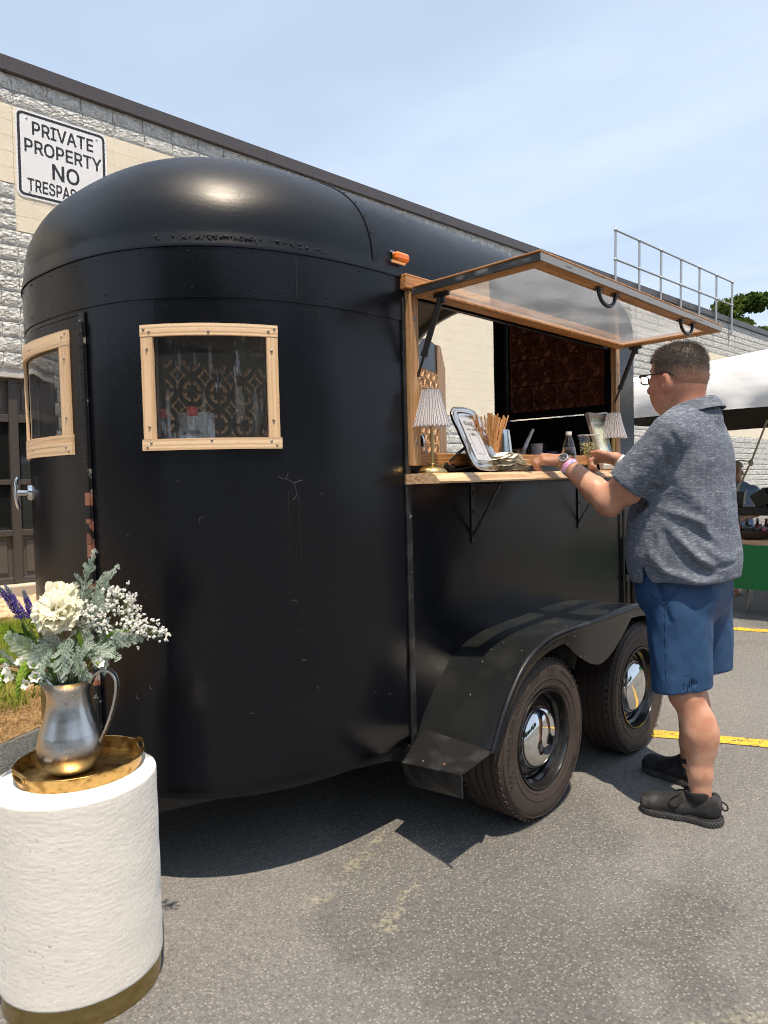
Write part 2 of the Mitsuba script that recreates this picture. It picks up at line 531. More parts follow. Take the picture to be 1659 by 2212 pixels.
mat('rubber', pri(proc(rubber_c), 0.6, spec=0.4), bump=lambda p, n, uv: noise(p.x * 240, p.y * 240, p.z * 240), scale=0.0007)
mat('rim_black', pri((0.008, 0.008, 0.009), 0.12, clearcoat=1.0, clearcoat_gloss=0.95))
mat('glass', {'type': 'thindielectric', 'int_ior': 1.5}, two=False)
mat('solid_glass', {'type': 'dielectric', 'int_ior': 1.5}, two=False)
mat('water', {'type': 'dielectric', 'int_ior': 1.33}, two=False)
mat('amber', {'type': 'principled', 'base_color': rgb(0.85, 0.20, 0.02), 'roughness': 0.12, 'specular': 0.6, 'clearcoat': 0.6})


def tin(key, c0, c1, r, metal):
    return mat(key, pri(proc(lambda p, n, uv: mix(c0, c1, smoothstep(0.35, 0.7, fbm(p.x * 14, p.y * 14, p.z * 14, 3)))), r, metal))


tin('tin_brown', (0.34, 0.13, 0.08), (0.25, 0.095, 0.06), 0.20, 0.45)
tin('tin_copper', (0.78, 0.48, 0.26), (0.60, 0.34, 0.17), 0.28, 0.4)
tin('tin_tan', (0.62, 0.38, 0.20), (0.52, 0.29, 0.14), 0.45, 0.1)


def split_c(p, n, uv):
    f = noise(p.y * 18, p.z * 22, p.x * 18); g = noise(p.y * 45, p.z * 55, p.x * 45)
    g2 = noise(p.y * 100 + 5, p.z * 120, p.x * 100)
    return mix((0.76, 0.77, 0.75), (0.46, 0.475, 0.465), smoothstep(0.30, 0.72, f * 0.30 + g * 0.42 + g2 * 0.28))


def split_h(p, n, uv):
    return fbm(p.y * 22, p.z * 22, p.x * 8, 4) * 0.9 + 0.5 * noise(p.y * 60, p.z * 60, 0) + 0.25 * noise(p.y * 120, p.z * 120, 0)


mat('split_stone', pri(proc(split_c), 1.0, spec=0.03), bump=split_h, scale=0.055, eps=4e-3)


def cream_c(p, n, uv):
    f = fbm(p.y * 3, p.z * 5, 0, 4)
    return mix((0.80, 0.735, 0.595), (0.75, 0.685, 0.55), f)


mat('cream_paint', pri(proc(cream_c), 0.75, spec=0.3), bump=lambda p, n, uv: fbm(p.y * 60, p.z * 60, 0, 3), scale=0.004, eps=3e-3)
mat('mortar_grey', pri((0.48, 0.48, 0.46), 0.9))
mat('mortar_cream', pri((0.68, 0.61, 0.48), 0.9))
mat('fascia_brown', pri((0.070, 0.062, 0.066), 0.4))
mat('bronze', pri((0.060, 0.052, 0.048), 0.38))
mat('bronze_panel', pri((0.085, 0.074, 0.066), 0.42))
mat('store_glass', pri((0.012, 0.014, 0.014), 0.03, spec=0.6))
mat('sign_white', pri((0.80, 0.81, 0.83), 0.35))
mat('sign_black', pri((0.022, 0.022, 0.026), 0.4))
mat('galvanised', pri((0.42, 0.44, 0.46), 0.45, 0.5))
mat('concrete', pri(proc(lambda p, n, uv: mix((0.42, 0.36, 0.29), (0.33, 0.28, 0.22), fbm(p.x * 9, p.y * 9, p.z * 9, 4))), 0.9))


def plaster_c(p, n, uv):
    f = fbm(p.x * 7, p.y * 7, p.z * 12, 4)
    sp = smoothstep(0.80, 0.86, noise(p.x * 80, p.y * 80, p.z * 80)) * smoothstep(0.55, 0.7, fbm(p.x * 9 + 4, p.y * 9, p.z * 9))
    return mix(mix((0.70, 0.685, 0.645), (0.65, 0.63, 0.585), f), (0.42, 0.38, 0.33), sp * 0.8)


def plaster_h(p, n, uv):
    return 0.35 * fbm(p.x * 26, p.y * 26, p.z * 60, 4) + 1.0 * fbm(p.x * 60, p.y * 60, p.z * 150, 3)


mat('plaster', pri(proc(plaster_c), 0.8, spec=0.3), bump=plaster_h, scale=0.0013, eps=2e-3)


def rock_c(p, n, uv):
    r = cell_rand(dr.floor(p.x * 11), dr.floor(p.y * 11))
    return mix((0.60, 0.43, 0.27), (0.44, 0.31, 0.20), dr.clip(r * 0.7 + fbm(p.x * 30, p.y * 30, p.z * 30) * 0.5 - 0.1, 0, 1))


mat('rock', pri(proc(rock_c), 0.9))


def straw_c(p, n, uv):
    f = fbm(p.x * 5, p.y * 5, 0, 4); s = noise(p.x * 130, p.y * 35)
    return mix((0.36, 0.24, 0.125), (0.16, 0.095, 0.05), dr.clip(f * 0.8 + s * 0.5 - 0.15, 0, 1))


mat('mulch_soil', pri(proc(straw_c), 0.95), bump=lambda p, n, uv: fbm(p.x * 40, p.y * 40, 0, 4), scale=0.03, eps=4e-3)


def leaf(key, c, c2=None, tr=0.35, rough=0.5, sc=9.0):
    col = rgb(*c) if c2 is None else proc(lambda p, n, uv: mix(c, c2, smoothstep(0.3, 0.7, fbm(p.x * sc, p.y * sc, p.z * sc, 3))))
    scene[key] = {'type': 'principledthin', 'base_color': col, 'roughness': rough, 'diff_trans': tr * 2, 'spec_trans': 0.0, 'eta': 1.4}
    return key


leaf('grass_blade', (0.17, 0.25, 0.030), (0.33, 0.33, 0.085), sc=3.0)
leaf('straw_blade', (0.50, 0.36, 0.17), (0.34, 0.22, 0.10), sc=20.0)
leaf('tree_leaf', (0.045, 0.085, 0.016), (0.075, 0.11, 0.025), sc=0.9)
leaf('pine_leaf', (0.10, 0.14, 0.03), (0.05, 0.085, 0.02), sc=0.8)
leaf('silver_leaf', (0.44, 0.52, 0.45), (0.29, 0.38, 0.31), sc=25.0, tr=0.2)
leaf('leaf_green', (0.045, 0.10, 0.02), (0.10, 0.16, 0.03), sc=20.0)
leaf('lime_leaf', (0.32, 0.46, 0.08), (0.20, 0.34, 0.05), sc=40.0)
leaf('petal', (0.86, 0.85, 0.74), (0.83, 0.80, 0.62), sc=16.0, tr=0.3)
leaf('petal_white', (0.85, 0.85, 0.81), tr=0.3)
leaf('violet', (0.085, 0.06, 0.36), (0.13, 0.10, 0.42), sc=90.0, tr=0.2)
leaf('violet_tip', (0.20, 0.22, 0.30), tr=0.2)
mat('stem_green', pri((0.13, 0.18, 0.07), 0.6))
mat('bark', pri((0.09, 0.065, 0.045), 0.9))
scene['dust'] = {'type': 'principledthin', 'base_color': rgb(0.80, 0.84, 0.88), 'roughness': 0.6, 'diff_trans': 1.3, 'spec_trans': 0.0, 'eta': 1.3}
mat('dusty_pane', {'type': 'blendbsdf', 'weight': proc(lambda p, n, uv: 0.13 + 0.12 * smoothstep(0.35, 0.7, fbm(p.x * 6, p.y * 3, 0, 4))), 'a': {'type': 'thindielectric', 'int_ior': 1.5}, 'b': {'type': 'ref', 'id': 'dust'}}, two=False)
mat('shade_acrylic', {'type': 'blendbsdf', 'weight': 0.45, 'a': {'type': 'thindielectric', 'int_ior': 1.5}, 'b': {'type': 'principledthin', 'base_color': rgb(0.72, 0.70, 0.74), 'roughness': 0.2, 'diff_trans': 1.0, 'spec_trans': 0.0, 'eta': 1.5}}, two=False)
mat('deck_plate', pri(proc(lambda p, n, uv: mix((0.022, 0.025, 0.026), (0.16, 0.165, 0.15), smoothstep(0.60, 0.72, noise(p.x * 330, p.y * 330)))), 0.55))
mat('plexi', {'type': 'blendbsdf', 'weight': proc(lambda p, n, uv: 0.020 + 0.035 * fbm(p.x * 5, p.y * 5, p.z * 2, 3) + 0.06 * smoothstep(0.70, 0.82, noise(p.x * 60, p.y * 60, p.z * 7))), 'a': {'type': 'thindielectric', 'int_ior': 1.5}, 'b': {'type': 'twosided', 'bsdf': pri((0.50, 0.52, 0.54), 0.8)}}, two=False)
# ---------------------------------------------------------------- ground
def sheet(poly, z):
    poly = np.asarray(poly, float)
    import shapely
    v, f = trimesh.creation.triangulate_polygon(shapely.Polygon(poly), engine='earcut')
    m = tm(np.c_[v, np.full(len(v), z)], f)
    if m.face_normals[:, 2].mean() < 0:
        m = tm(m.vertices, m.faces[:, ::-1])
    return m


key = part(None, 'ground', sheet([(-250, -250), (250, -250), (250, 250), (-250, 250)], 0), 'asphalt'); tag(key, kind='structure')


def edge_pt(o, d, s):
    return (o[0] + d[0] * s, o[1] + d[1] * s)


E0, ED = (-4.012, 1.363), unit((-0.40, 0.92))     # where the asphalt ends
G0, GD = (-4.56, 1.56), unit((-0.12, 0.99))        # where the lawn begins
R0, RD = (-7.66, 2.66), unit((0.064, 0.998))       # where the stones begin
key = part(None, 'mulch_bed', sheet([edge_pt(E0, ED, -9), edge_pt(E0, ED, 1.6), (-4.7, 4.0), (-4.7, 8.5), (-8.8, 9.5), (-11.5, -9)], 0.004), 'mulch_soil'); tag(key, kind='structure')
key = part(None, 'rock_bed', sheet([edge_pt(R0, RD, -10), edge_pt(R0, RD, 6), (-8.9, 8.7), (-10, -9)], 0.008), 'mulch_soil'); tag(key, kind='structure')
for (a, b, w) in (((-1.75, 3.48), (1.6, 4.86), 0.105), ((-2.3, 6.33), (1.8, 7.42), 0.12)):
    a, b = np.array(a), np.array(b); d = unit(b - a); n = np.array([-d[1], d[0]]) * w / 2
    tag(part(None, 'parking_line', sheet([a - n, b - n, b + n, a + n], 0.004), 'line_paint'), kind='structure')


def blades(n, area, h0, h1, w, lean, z=0.004, flat=False, clump=None):
    V, F = [], []
    xy = np.array([area(rng) for _ in range(n)])
    if clump is not None:
        dens = meshkit.fbm(np.c_[xy * clump, np.zeros(n)], 3, 5)
        xy = xy[dens > 0.30 + 0.12 * rng.random(n)]
    n = len(xy)
    a = rng.random(n) * 2 * np.pi; h = h0 + (h1 - h0) * rng.random(n)
    d = np.stack([np.cos(a), np.sin(a)], 1); s = np.stack([-d[:, 1], d[:, 0]], 1)
    ln = lean * (0.3 + rng.random(n))[:, None]
    base = np.c_[xy, np.full(n, z)]
    mid = base + np.c_[d * ln * 0.35 * h[:, None], h * (0.6 if not flat else 0.05) + (0.03 * rng.random(n) if flat else 0)]
    tip = base + np.c_[d * ln * h[:, None], h * (1.0 if not flat else 0.02) + (0.03 * rng.random(n) if flat else 0)]
    S = np.c_[s * w / 2, np.zeros(n)]
    v = np.stack([base - S, base + S, mid - S * 0.8, mid + S * 0.8, tip], 1).reshape(-1, 3)
    k = np.arange(n)[:, None] * 5
    f = np.vstack([k + [[0, 1, 3]], k + [[0, 3, 2]], k + [[2, 3, 4]]])
    return tm(v, f)


def lawn_area(r):
    t = r.random() ** 0.8
    y = 1.35 + 1.9 * r.random() if r.random() < 0.8 else -3 + 10 * r.random()
    x0, x1 = -4.56 - 0.12 * (y - 1.56) + 0.10 * np.sin(y * 9) + 0.05 * np.sin(y * 31), -7.66 + 0.064 * (y - 2.66)
    return x0 + (x1 - x0) * t, y


def mulch_area(r):
    y = 1.0 + 1.6 * r.random() if r.random() < 0.8 else -3 + 8 * r.random()
    x0, x1 = -4.012 - 0.435 * (y - 1.363), -4.95
    return x0 + (x1 - x0) * r.random(), y


k_ = part(None, 'grass', blades(48000, lawn_area, 0.035, 0.085, 0.008, 0.8, clump=1.6), 'grass_blade'); tag(k_, 'patchy green and yellow grass strip between straw mulch and tan stones', 'grass', kind='stuff')
k_ = part(None, 'straw_mulch', blades(7000, mulch_area, 0.04, 0.12, 0.005, 1.0, flat=True), 'straw_blade'); tag(k_, 'dry straw mulch along the edge of the asphalt', 'mulch', kind='stuff')
rocks = []
for i in range(1500):
    y = 2.0 + 2.6 * rng.random() if i < 1100 else -4 + 12 * rng.random()
    x = -7.72 - 1.30 * rng.random() + 0.064 * (y - 2.66)
    s = 0.028 + 0.04 * rng.random()
    m = ico(s, 1, s=(1, 0.6 + 0.5 * rng.random(), 0.6))
    v = m.vertices * (0.85 + 0.3 * rng.random((len(m.vertices), 1)))
    rocks.append(moved(tm(v, m.faces), shift(x, y, 0.02 + 0.02 * rng.random()) @ rot((0, 0, 1), 360 * rng.random())))
k_ = part(None, 'landscape_stones', join(rocks), 'rock'); tag(k_, 'bed of tan landscape stones below the storefront', 'stones', kind='stuff')

# ---------------------------------------------------------------- the building (built upright in its own frame, whose ground tilts a little against the lot's)
_p2, _r2, _y2 = np.radians([-3.0, 0.5, 46.3])
_F2 = np.array([-np.sin(_y2) * np.cos(_p2), np.cos(_y2) * np.cos(_p2), np.sin(_p2)])
_Ra = np.array([np.cos(_y2), np.sin(_y2), 0.0]); _Ua = np.cross(_Ra, _F2)
_R2 = _Ra * np.cos(_r2) - _Ua * np.sin(_r2); _U2 = _Ua * np.cos(_r2) + _Ra * np.sin(_r2)
_RB = np.stack([RGT, UPV, FWD], 1) @ np.stack([_R2, _U2, _F2], 1).T
MB = mat4(t=CAM) @ np.block([[_RB, np.zeros((3, 1))], [np.zeros((1, 3)), np.ones((1, 1))]]) @ mat4(t=-CAM)
WX, RH, ZT = -9.17, 0.177, 5.97
bld = thing('warehouse', 'long grey and cream concrete block warehouse with a dark brown roof edge', 'building')
wall = part(bld, 'wall', join(box((WX - 0.4, -8, -1.2), (WX - 0.022, -2.9, ZT)), box((WX - 0.4, -2.9, 2.50), (WX - 0.022, 4.5, ZT)), box((WX - 0.4, 4.5, -1.2), (WX - 0.022, 46, ZT))), 'mortar_grey', m=MB)


def split_block(L, seed):
    n, m = 13, 7
    u, w = np.meshgrid(np.linspace(0, L - 0.008, n), np.linspace(0, RH - 0.008, m), indexing='ij')
    e = np.minimum(np.minimum(u, L - 0.008 - u) / 0.012, np.minimum(w, RH - 0.008 - w) / 0.012).clip(0, 1)
    q = np.stack([u * 60, w * 60, u * 0 + seed * 7.7], -1)
    x = -0.006 + e * (0.003 + 0.015 * meshkit.fbm(q, 3, seed))
    P = np.stack([x, u, w], -1)
    front = grid(P)
    ring = np.concatenate([P[:, 0], P[-1, 1:], P[-2::-1, -1], P[0, -2:0:-1]])
    back = ring.copy(); back[:, 0] = -0.024
    side = grid(np.stack([back, ring], 1), closed_u=True)
    return join(front, side)


def cream_block(L):
    m = box((-0.02, 0, 0), (0.0, L - 0.0045, RH - 0.0045), 0.002)
    return m


split_meshes = [split_block(0.40, s) for s in range(6)]
split_plys = [mikit.ply(m, 'split_stone', 40) for m in split_meshes]
cream_s, cream_l = cream_block(0.20), cream_block(0.40)
cream_sp, cream_lp = mikit.ply(cream_s, 'cream_paint'), mikit.ply(cream_l, 'cream_paint')


def cream_at(y, r):
    if y < 2.88: return 2 <= r <= 6
    if y < 7.0: return 2 <= r <= 9
    if y < 14.0: return 5 <= r <= 19
    if y < 19.4: return False
    return 6 <= r <= 19


near_s, near_c, far_s, far_c = [], [], [], []
for r in range(0, 36):
    z = ZT - RH * (r + 1)
    if z < -0.4:
        break
    for kind in (0, 1):
        L = 0.40
        y = -3.3 - (0.2 if r % 2 else 0.0)
        while y < 40:
            small = -3.5 < y < 7.0
            c = cream_at(y + 0.1, r)
            step = 0.20 if (c and small) else 0.40
            if y < 2.88 < y + step - 0.01 and abs(y + step - 2.88) > 0.02:
                step = 2.88 - y
            inside = -2.9 < y + step / 2 < 4.5 and z + RH / 2 < 2.53
            if not inside and kind == int(c):
                a = np.array([WX, y, z])
                if not c:
                    seen = (y < 3.2 and y > 1.9) or (r < 2 and 1.5 < y < 17) or (16 < y < 19.4 and 4 < r < 13) or (r < 6 and 17 < y < 26) or (9 < y < 12.5 and 19 < r < 25)
                    (near_s if seen else far_s).append((a, step, r))
                else:
                    seen = (y < 5.6 and y > 1.8) or (8.5 < y < 13 and r > 8) or (19 < y < 27 and r < 14)
                    (near_c if seen else far_c).append((a, step, r))
            y += step
near_s.sort(key=lambda q: abs(q[0][1] - 2.5)); near_c.sort(key=lambda q: abs(q[0][1] - 2.5))
far_s += near_s[300:]; far_c += near_c[300:]


def scaled(a, step, L):
    return shift(*a) @ np.diag([1, step / L, 1, 1])


for a, step, r in near_s[:300]:
    part(wall, 'split_face_block', split_plys[rng.integers(6)], None, m=MB @ scaled(a, step, 0.40))
for a, step, r in near_c[:300]:
    part(wall, 'smooth_block', cream_sp if step < 0.3 else cream_lp, None, m=MB @ scaled(a, step, 0.20 if step < 0.3 else 0.40))
coarse = [box((-0.022, 0, 0), (0.012, 0.392, RH - 0.008), 0.02)]
tag(part(wall, 'distant_split_face_blocks', join([moved(split_meshes[i % 6] if a[1] < 24 else coarse[0], scaled(a, s, 0.40)) for i, (a, s, r) in enumerate(far_s)]), 'split_stone', m=MB), kind='stuff')
tag(part(wall, 'distant_smooth_blocks', join([moved(cream_s if s < 0.3 else cream_l, scaled(a, s, 0.20 if s < 0.3 else 0.40)) for a, s, r in far_c]), 'cream_paint', m=MB), kind='stuff')
# cream mortar behind the cream courses
bed = []
for (y0, y1, r0, r1) in ((-3.5, 2.87, 2, 6), (2.88, 7.0, 2, 9), (7.0, 14.0, 5, 19), (19.4, 40, 6, 19)):
    bed.append(box((WX - 0.021, y0, ZT - RH * (r1 + 1)), (WX - 0.0035, y1, ZT - RH * r0)))
part(wall, 'joint_paint', join(bed), 'mortar_cream', m=MB)
# roof edge: lengths of sheet metal with standing joints
for i in range(15):
    y0 = -8 + 3.6 * i
    prof = np.array([(WX - 0.3, ZT + 0.19), (WX + 0.052, ZT + 0.165), (WX + 0.052, ZT + 0.012), (WX + 0.062, ZT + 0.004), (WX + 0.06, ZT - 0.004), (WX - 0.3, ZT - 0.004)])
    P = np.stack([np.stack([prof[:, 0], np.full(6, y), prof[:, 1]], -1) for y in (y0 + 0.002, y0 + 3.598)])
    part(bld, 'fascia_panel', grid(P, closed_v=True), 'fascia_brown', m=MB)
    part(bld, 'fascia_joint', box((WX + 0.0525, y0 - 0.02, ZT + 0.006), (WX + 0.0565, y0 + 0.02, ZT + 0.163)), 'fascia_brown', m=MB)
part(bld, 'roof', box((WX - 12, -8, ZT - 0.1), (WX - 0.31, 46, ZT + 0.05)), 'bronze_panel', m=MB)
# storefront
sf = part(bld, 'storefront', box((WX - 0.5, -2.9, -0.1), (WX - 0.36, 4.5, 2.53)), 'black_matte', m=MB)
fx0, fx1 = WX - 0.22, WX - 0.10
ys = [-2.85, -1.45, -0.02, 1.40, 2.81, 4.22]
for y in ys:
    part(sf, 'mullion', box((fx0, y - 0.05, 0.06), (fx1, y + 0.05, 2.53), 0.004), 'bronze', m=MB)
for i in range(5):
    y0, y1 = ys[i] + 0.05, ys[i + 1] - 0.05
    for z, h in ((0.06, 0.07), (0.63, 0.07), (1.24, 0.06), (1.98, 0.09), (2.46, 0.07)):
        part(sf, 'rail', box((fx0 + 0.01, y0, z), (fx1 - 0.008, y1, z + h), 0.004), 'bronze', m=MB)
    for z0, z1 in ((0.13, 0.63), (2.07, 2.46)):
        part(sf, 'panel', box((fx0 + 0.02, y0, z0), (fx1 - 0.06, y1, z1)), 'bronze_panel', m=MB)
        part(sf, 'panel', box((fx0 + 0.02, y0 + 0.05, z0 + 0.05), (fx1 - 0.045, y1 - 0.05, z1 - 0.05), 0.01), 'bronze_panel', m=MB)
    for z0, z1 in ((0.70, 1.24), (1.30, 1.98)):
        part(sf, 'pane', box((fx0 + 0.03, y0, z0), (fx1 - 0.055, y1, z1)), 'store_glass', m=MB)
part(bld, 'lintel', box((WX - 0.3, -2.9, 2.531), (WX - 0.05, 4.5, 2.56)), 'fascia_brown', m=MB)
part(bld, 'footing', box((WX - 0.5, -8, -0.6), (WX + 0.10, 46, 0.055), 0.01), 'concrete', m=MB)

# the sign
sy0, sy1, sz0, sz1 = 2.90, 3.975, 4.605, 5.610
import shapely
from shapely import affinity


def rrect(w, h, r):
    return shapely.box(r, r, w - r, h - r).buffer(r, quad_segs=8)


def on_wall(mesh, x):
    return moved(mesh, mat4((0, 1, 0), (0, 0, 1), (1, 0, 0), (x, sy0, sz0)))


sw, sh = sy1 - sy0, sz1 - sz0
sg = thing('trespass_sign', 'large white PRIVATE PROPERTY NO TRESPASSING sign with a black border on the cream blocks', 'sign')
part(sg, 'plate', on_wall(extrude(rrect(sw, sh, 0.075), 0.006), WX + 0.004), 'sign_white', m=MB)
o_ = affinity.translate(rrect(sw - 0.045, sh - 0.045, 0.06), 0.0225, 0.0225); i_ = affinity.translate(rrect(sw - 0.105, sh - 0.105, 0.035), 0.0525, 0.0525)
part(sg, 'border', on_wall(extrude(o_.difference(i_), 0.0015), WX + 0.0105), 'sign_black', m=MB)


def line_on_sign(s, x0, x1, top, bot, bold):
    m = text(s, bot - top, 0.0015, bold, center=False)
    v = np.array(m.vertices)
    v[:, 0] = x0 * sw + (v[:, 0] - v[:, 0].min()) / np.ptp(v[:, 0]) * (x1 - x0) * sw
    v[:, 1] = sh - bot * sh + (v[:, 1] - v[:, 1].min()) / np.ptp(v[:, 1]) * (bot - top) * sh
    part(sg, 'lettering', on_wall(tm(v, m.faces), WX + 0.0105), 'sign_black', m=MB)


line_on_sign('PRIVATE', 0.175, 0.845, 0.105, 0.262, True)
line_on_sign('PROPERTY', 0.09, 0.935, 0.315, 0.475, True)
line_on_sign('NO', 0.375, 0.675, 0.530, 0.720, True)
line_on_sign('TRESPASSING', 0.11, 0.94, 0.765, 0.915, True)
for by, bz in ((0.12, 0.905), (0.885, 0.905), (0.13, 0.07), (0.885, 0.07)):
    part(sg, 'bolt', moved(ico(0.012, 2, s=(0.5, 1, 1)), shift(WX + 0.011, sy0 + by * sw, sz0 + bz * sh)), 'screw_steel', True, m=MB)

# railing at the roof edge
rl = thing('roof_railing', 'grey pipe guard railing with two rails at the roof edge', 'railing')
pys = [16.54 + 1.207 * i for i in range(7)]
for y in pys:
    part(rl, 'post', tube([(WX + 0.10, y, 5.56), (WX + 0.10, y, 7.20)], 0.03, 10), 'galvanised', True, m=MB)
    part(rl, 'wall_bracket', join(box((WX - 0.01, y - 0.04, 5.60), (WX + 0.075, y + 0.04, 5.66)), box((WX - 0.01, y - 0.04, 5.82), (WX + 0.075, y + 0.04, 5.88))), 'galvanised', m=MB)
    part(rl, 'fitting', join(ico(0.048, 2, (WX + 0.10, y, 7.20)), ico(0.042, 2, (WX + 0.10, y, 6.50), (1, 1.3, 1))), 'galvanised', True, m=MB)
for z in (6.50, 7.20):
    part(rl, 'rail', tube([(WX + 0.10, pys[0], z), (WX + 0.10, pys[-1], z)], 0.024, 10), 'galvanised', True, m=MB)
# ---------------------------------------------------------------- the horse trailer
XC, Y0, AX, BY = -2.375, 1.852, 0.775, 0.866
XN, XF, YR = XC + AX, XC - AX, 3.66
_t = np.linspace(0, np.pi, 8001); _c, _s = np.cos(_t), np.sin(_t); _e = 2 / np.where(_c > 0, 2.77, 1.93)
_px, _py = XC + AX * np.sign(_c) * np.abs(_c) ** _e, Y0 - BY * np.abs(_s) ** _e
_S = np.r_[0, np.cumsum(np.hypot(np.diff(_px), np.diff(_py)))]; SL = _S[-1]


def plan(s):
    s = np.asarray(s, float)
    x, y = np.interp(s, _S, _px), np.interp(s, _S, _py)
    y = y + np.maximum(-s, 0) + np.maximum(s - SL, 0)
    return x, y


def shell(s, z, off=0.0):
    s, z = np.broadcast_arrays(np.asarray(s, float), np.asarray(z, float))
    x, y = plan(s); h = 0.012
    x1, y1 = plan(s + h); x0, y0 = plan(s - h)
    tx, ty = x1 - x0, y1 - y0; L = np.hypot(tx, ty)
    return np.stack([x - off * ty / L * 1, y + off * tx / L, z], -1)


_q = shell(0.6, 1.0, 0.1) - shell(0.6, 1.0)
SG = 1.0 if np.dot(_q[:2], [0.5, -0.5]) > 0 else -1.0


def patch(s0, s1, z0, z1, o0, o1, holes=(), ds=0.03, dz=0.2, f=None):
    """a curved sheet on the shell between offsets o0 (outside) and o1 (inside), with rectangular holes"""
    f = f or (lambda s, z, o: shell(s, z, SG * o))
    ss = set(np.linspace(s0, s1, max(2, int(abs(s1 - s0) / ds) + 1)).round(5)); zz = set(np.linspace(z0, z1, max(2, int((z1 - z0) / dz) + 1)).round(5))
    for a, b, c, d in holes:
        ss |= {round(a, 5), round(b, 5)}; zz |= {round(c, 5), round(d, 5)}
    ss, zz = np.array(sorted(ss)), np.array(sorted(zz))
    sm, zm = (ss[1:] + ss[:-1]) / 2, (zz[1:] + zz[:-1]) / 2
    solid = np.ones((len(sm), len(zm)), bool)
    for a, b, c, d in holes:
        solid &= ~((sm[:, None] > a) & (sm[:, None] < b) & (zm[None] > c) & (zm[None] < d))
    S_, Z_ = np.meshgrid(ss, zz, indexing='ij')
    n, m = S_.shape
    V = np.concatenate([f(S_, Z_, o0).reshape(-1, 3), f(S_, Z_, o1).reshape(-1, 3)])
    N = n * m; F = []
    pad = np.pad(solid, 1)
    for i, j in np.argwhere(solid):
        a, b, c, d = i * m + j, (i + 1) * m + j, (i + 1) * m + j + 1, i * m + j + 1
        F.append((a, b, c, d)); F.append((d + N, c + N, b + N, a + N))
        for (di, dj), (p, q) in (((-1, 0), (d, a)), ((1, 0), (b, c)), ((0, -1), (a, b)), ((0, 1), (c, d))):
            if not pad[i + 1 + di, j + 1 + dj]:
                F.append((q, p, p + N, q + N))
    m_ = tm(V, np.array(F))
    return tm(m_.vertices, m_.faces[:, ::-1])


# the trailer is drawn at ten elevenths of its size; this brings it to size and sets it down on the lot
TRAILER = shift(0, 0, -0.133) @ np.diag([1.1, 1.1, 1.1, 1.0])
PLACE = TRAILER
tr = thing('horse_trailer', 'black vintage horse trailer converted to a drinks bar with a rounded nose', 'trailer')
ZB, ZW, ZE, ZR = 0.454, 1.865, 2.0, 2.418
FW = (0.530, 0.846, 1.458, 1.746)          # the front window's opening: s, s, z, z
DR = (1.108, 1.800, 0.52, 1.838)           # the door
DW = (1.222, 1.660, 1.488, 1.756)
body = part(tr, 'nose_wall', patch(0, SL, ZB, ZW, 0, -0.02, [FW, DR]), 'paint', 35)
part(tr, 'skirt', patch(-0.02, SL, 0.428, ZB, -0.008, -0.03), 'paint', 35)
part(tr, 'upper_band', patch(-0.03, SL + 0.03, ZW - 0.012, ZE + 0.004, 0.004, -0.016), 'paint', 35)

PD = 2.4


def dome(s, phi):
    t = np.clip((s - 0.15) / 0.85, 0, 1); pk = PD + 0.95 * t * t * (3 - 2 * t)     # the front is fuller than the flank
    k = np.cos(phi).clip(0) ** (2 / pk); z = ZE + (ZR - ZE) * np.sin(phi).clip(0) ** (2 / PD)
    x, y = plan(s)
    return np.stack([XC + (x - XC) * k, Y0 + (y - Y0) * k, z + 0 * k], -1)


_ph = np.r_[0, np.linspace(0.02, 0.3, 10), np.linspace(0.36, np.pi / 2, 26)]
ss_, pp_ = np.meshgrid(np.linspace(0, SL, 110), _ph, indexing='ij')
dm = dome(ss_, pp_)
lip = shell(np.linspace(0, SL, 110), ZE - 0.006, SG * 0.008)[:, None]
lip2 = shell(np.linspace(0, SL, 110), ZE + 0.002, SG * 0.008)[:, None]
part(tr, 'nose_dome', grid(np.concatenate([lip, lip2, dm[:, 2:]], 1)), 'paint', 50)
arc = np.linspace(0, np.pi, 61)


def arch(k=1.0, z0=ZE, dz=0.0):
    c, s = np.cos(arc), np.sin(arc)
    return np.stack([XC + k * AX * np.sign(c) * np.abs(c) ** (2 / PD), z0 + (ZR - z0 - (1 - k) * AX) * np.abs(s) ** (2 / PD) + dz], -1)


def arch_sheet(y0, y1, k, n=2, dz=0.0):
    a = arch(k, dz=dz)
    return np.stack([np.stack([a[:, 0], np.full(len(a), y), a[:, 1]], -1) for y in np.linspace(y0, y1, n)])


part(tr, 'roof', join(grid(arch_sheet(Y0 - 0.001, YR, 1.0, 8)), grid(arch_sheet(Y0 - 0.001, YR, 0.975, 2), flip=True)), 'paint', 35)
# the lapped seam between dome and roof
strip = []
for off in (0.0, 0.022):
    row = []
    for ph in np.linspace(0.01, 1.40, 40):
        s_try = np.linspace(0, 1.2, 6000); pts = dome(s_try, np.full(6000, ph))
        j = np.argmin(np.abs(pts[:, 1] - (1.735 - off)))
        row.append(pts[j])
    strip.append(np.array(row))
cen = np.array([XC, 1.73, 1.9])
up = [r_ + 0.0035 * (r_ - cen) / np.linalg.norm(r_ - cen, axis=1, keepdims=True) for r_ in strip]
part(tr, 'roof_seam', grid(np.stack([strip[0], up[0], up[1], strip[1]])), 'paint', 30)
riv = []
for s in np.arange(0.05, SL, 0.135):
    for z, o in ((ZW + 0.014, 0.004), (ZE - 0.02, 0.004)):
        riv.append(ico(0.0034, 1, shell(s + 0.03 * rng.random(), z, SG * o)))
for k in range(6, 40, 4):
    riv.append(ico(0.0036, 1, (up[0][k] + up[1][k]) / 2))
tag(part(tr, 'rivets', join(riv), 'paint', True), kind='stuff')
part(tr, 'sheet_joint', patch(0.43, 0.433, ZW, ZE - 0.006, 0.0048, 0.003), 'black_matte')
# sides
side_hole = (1.905, 3.400, 1.378, 1.935)


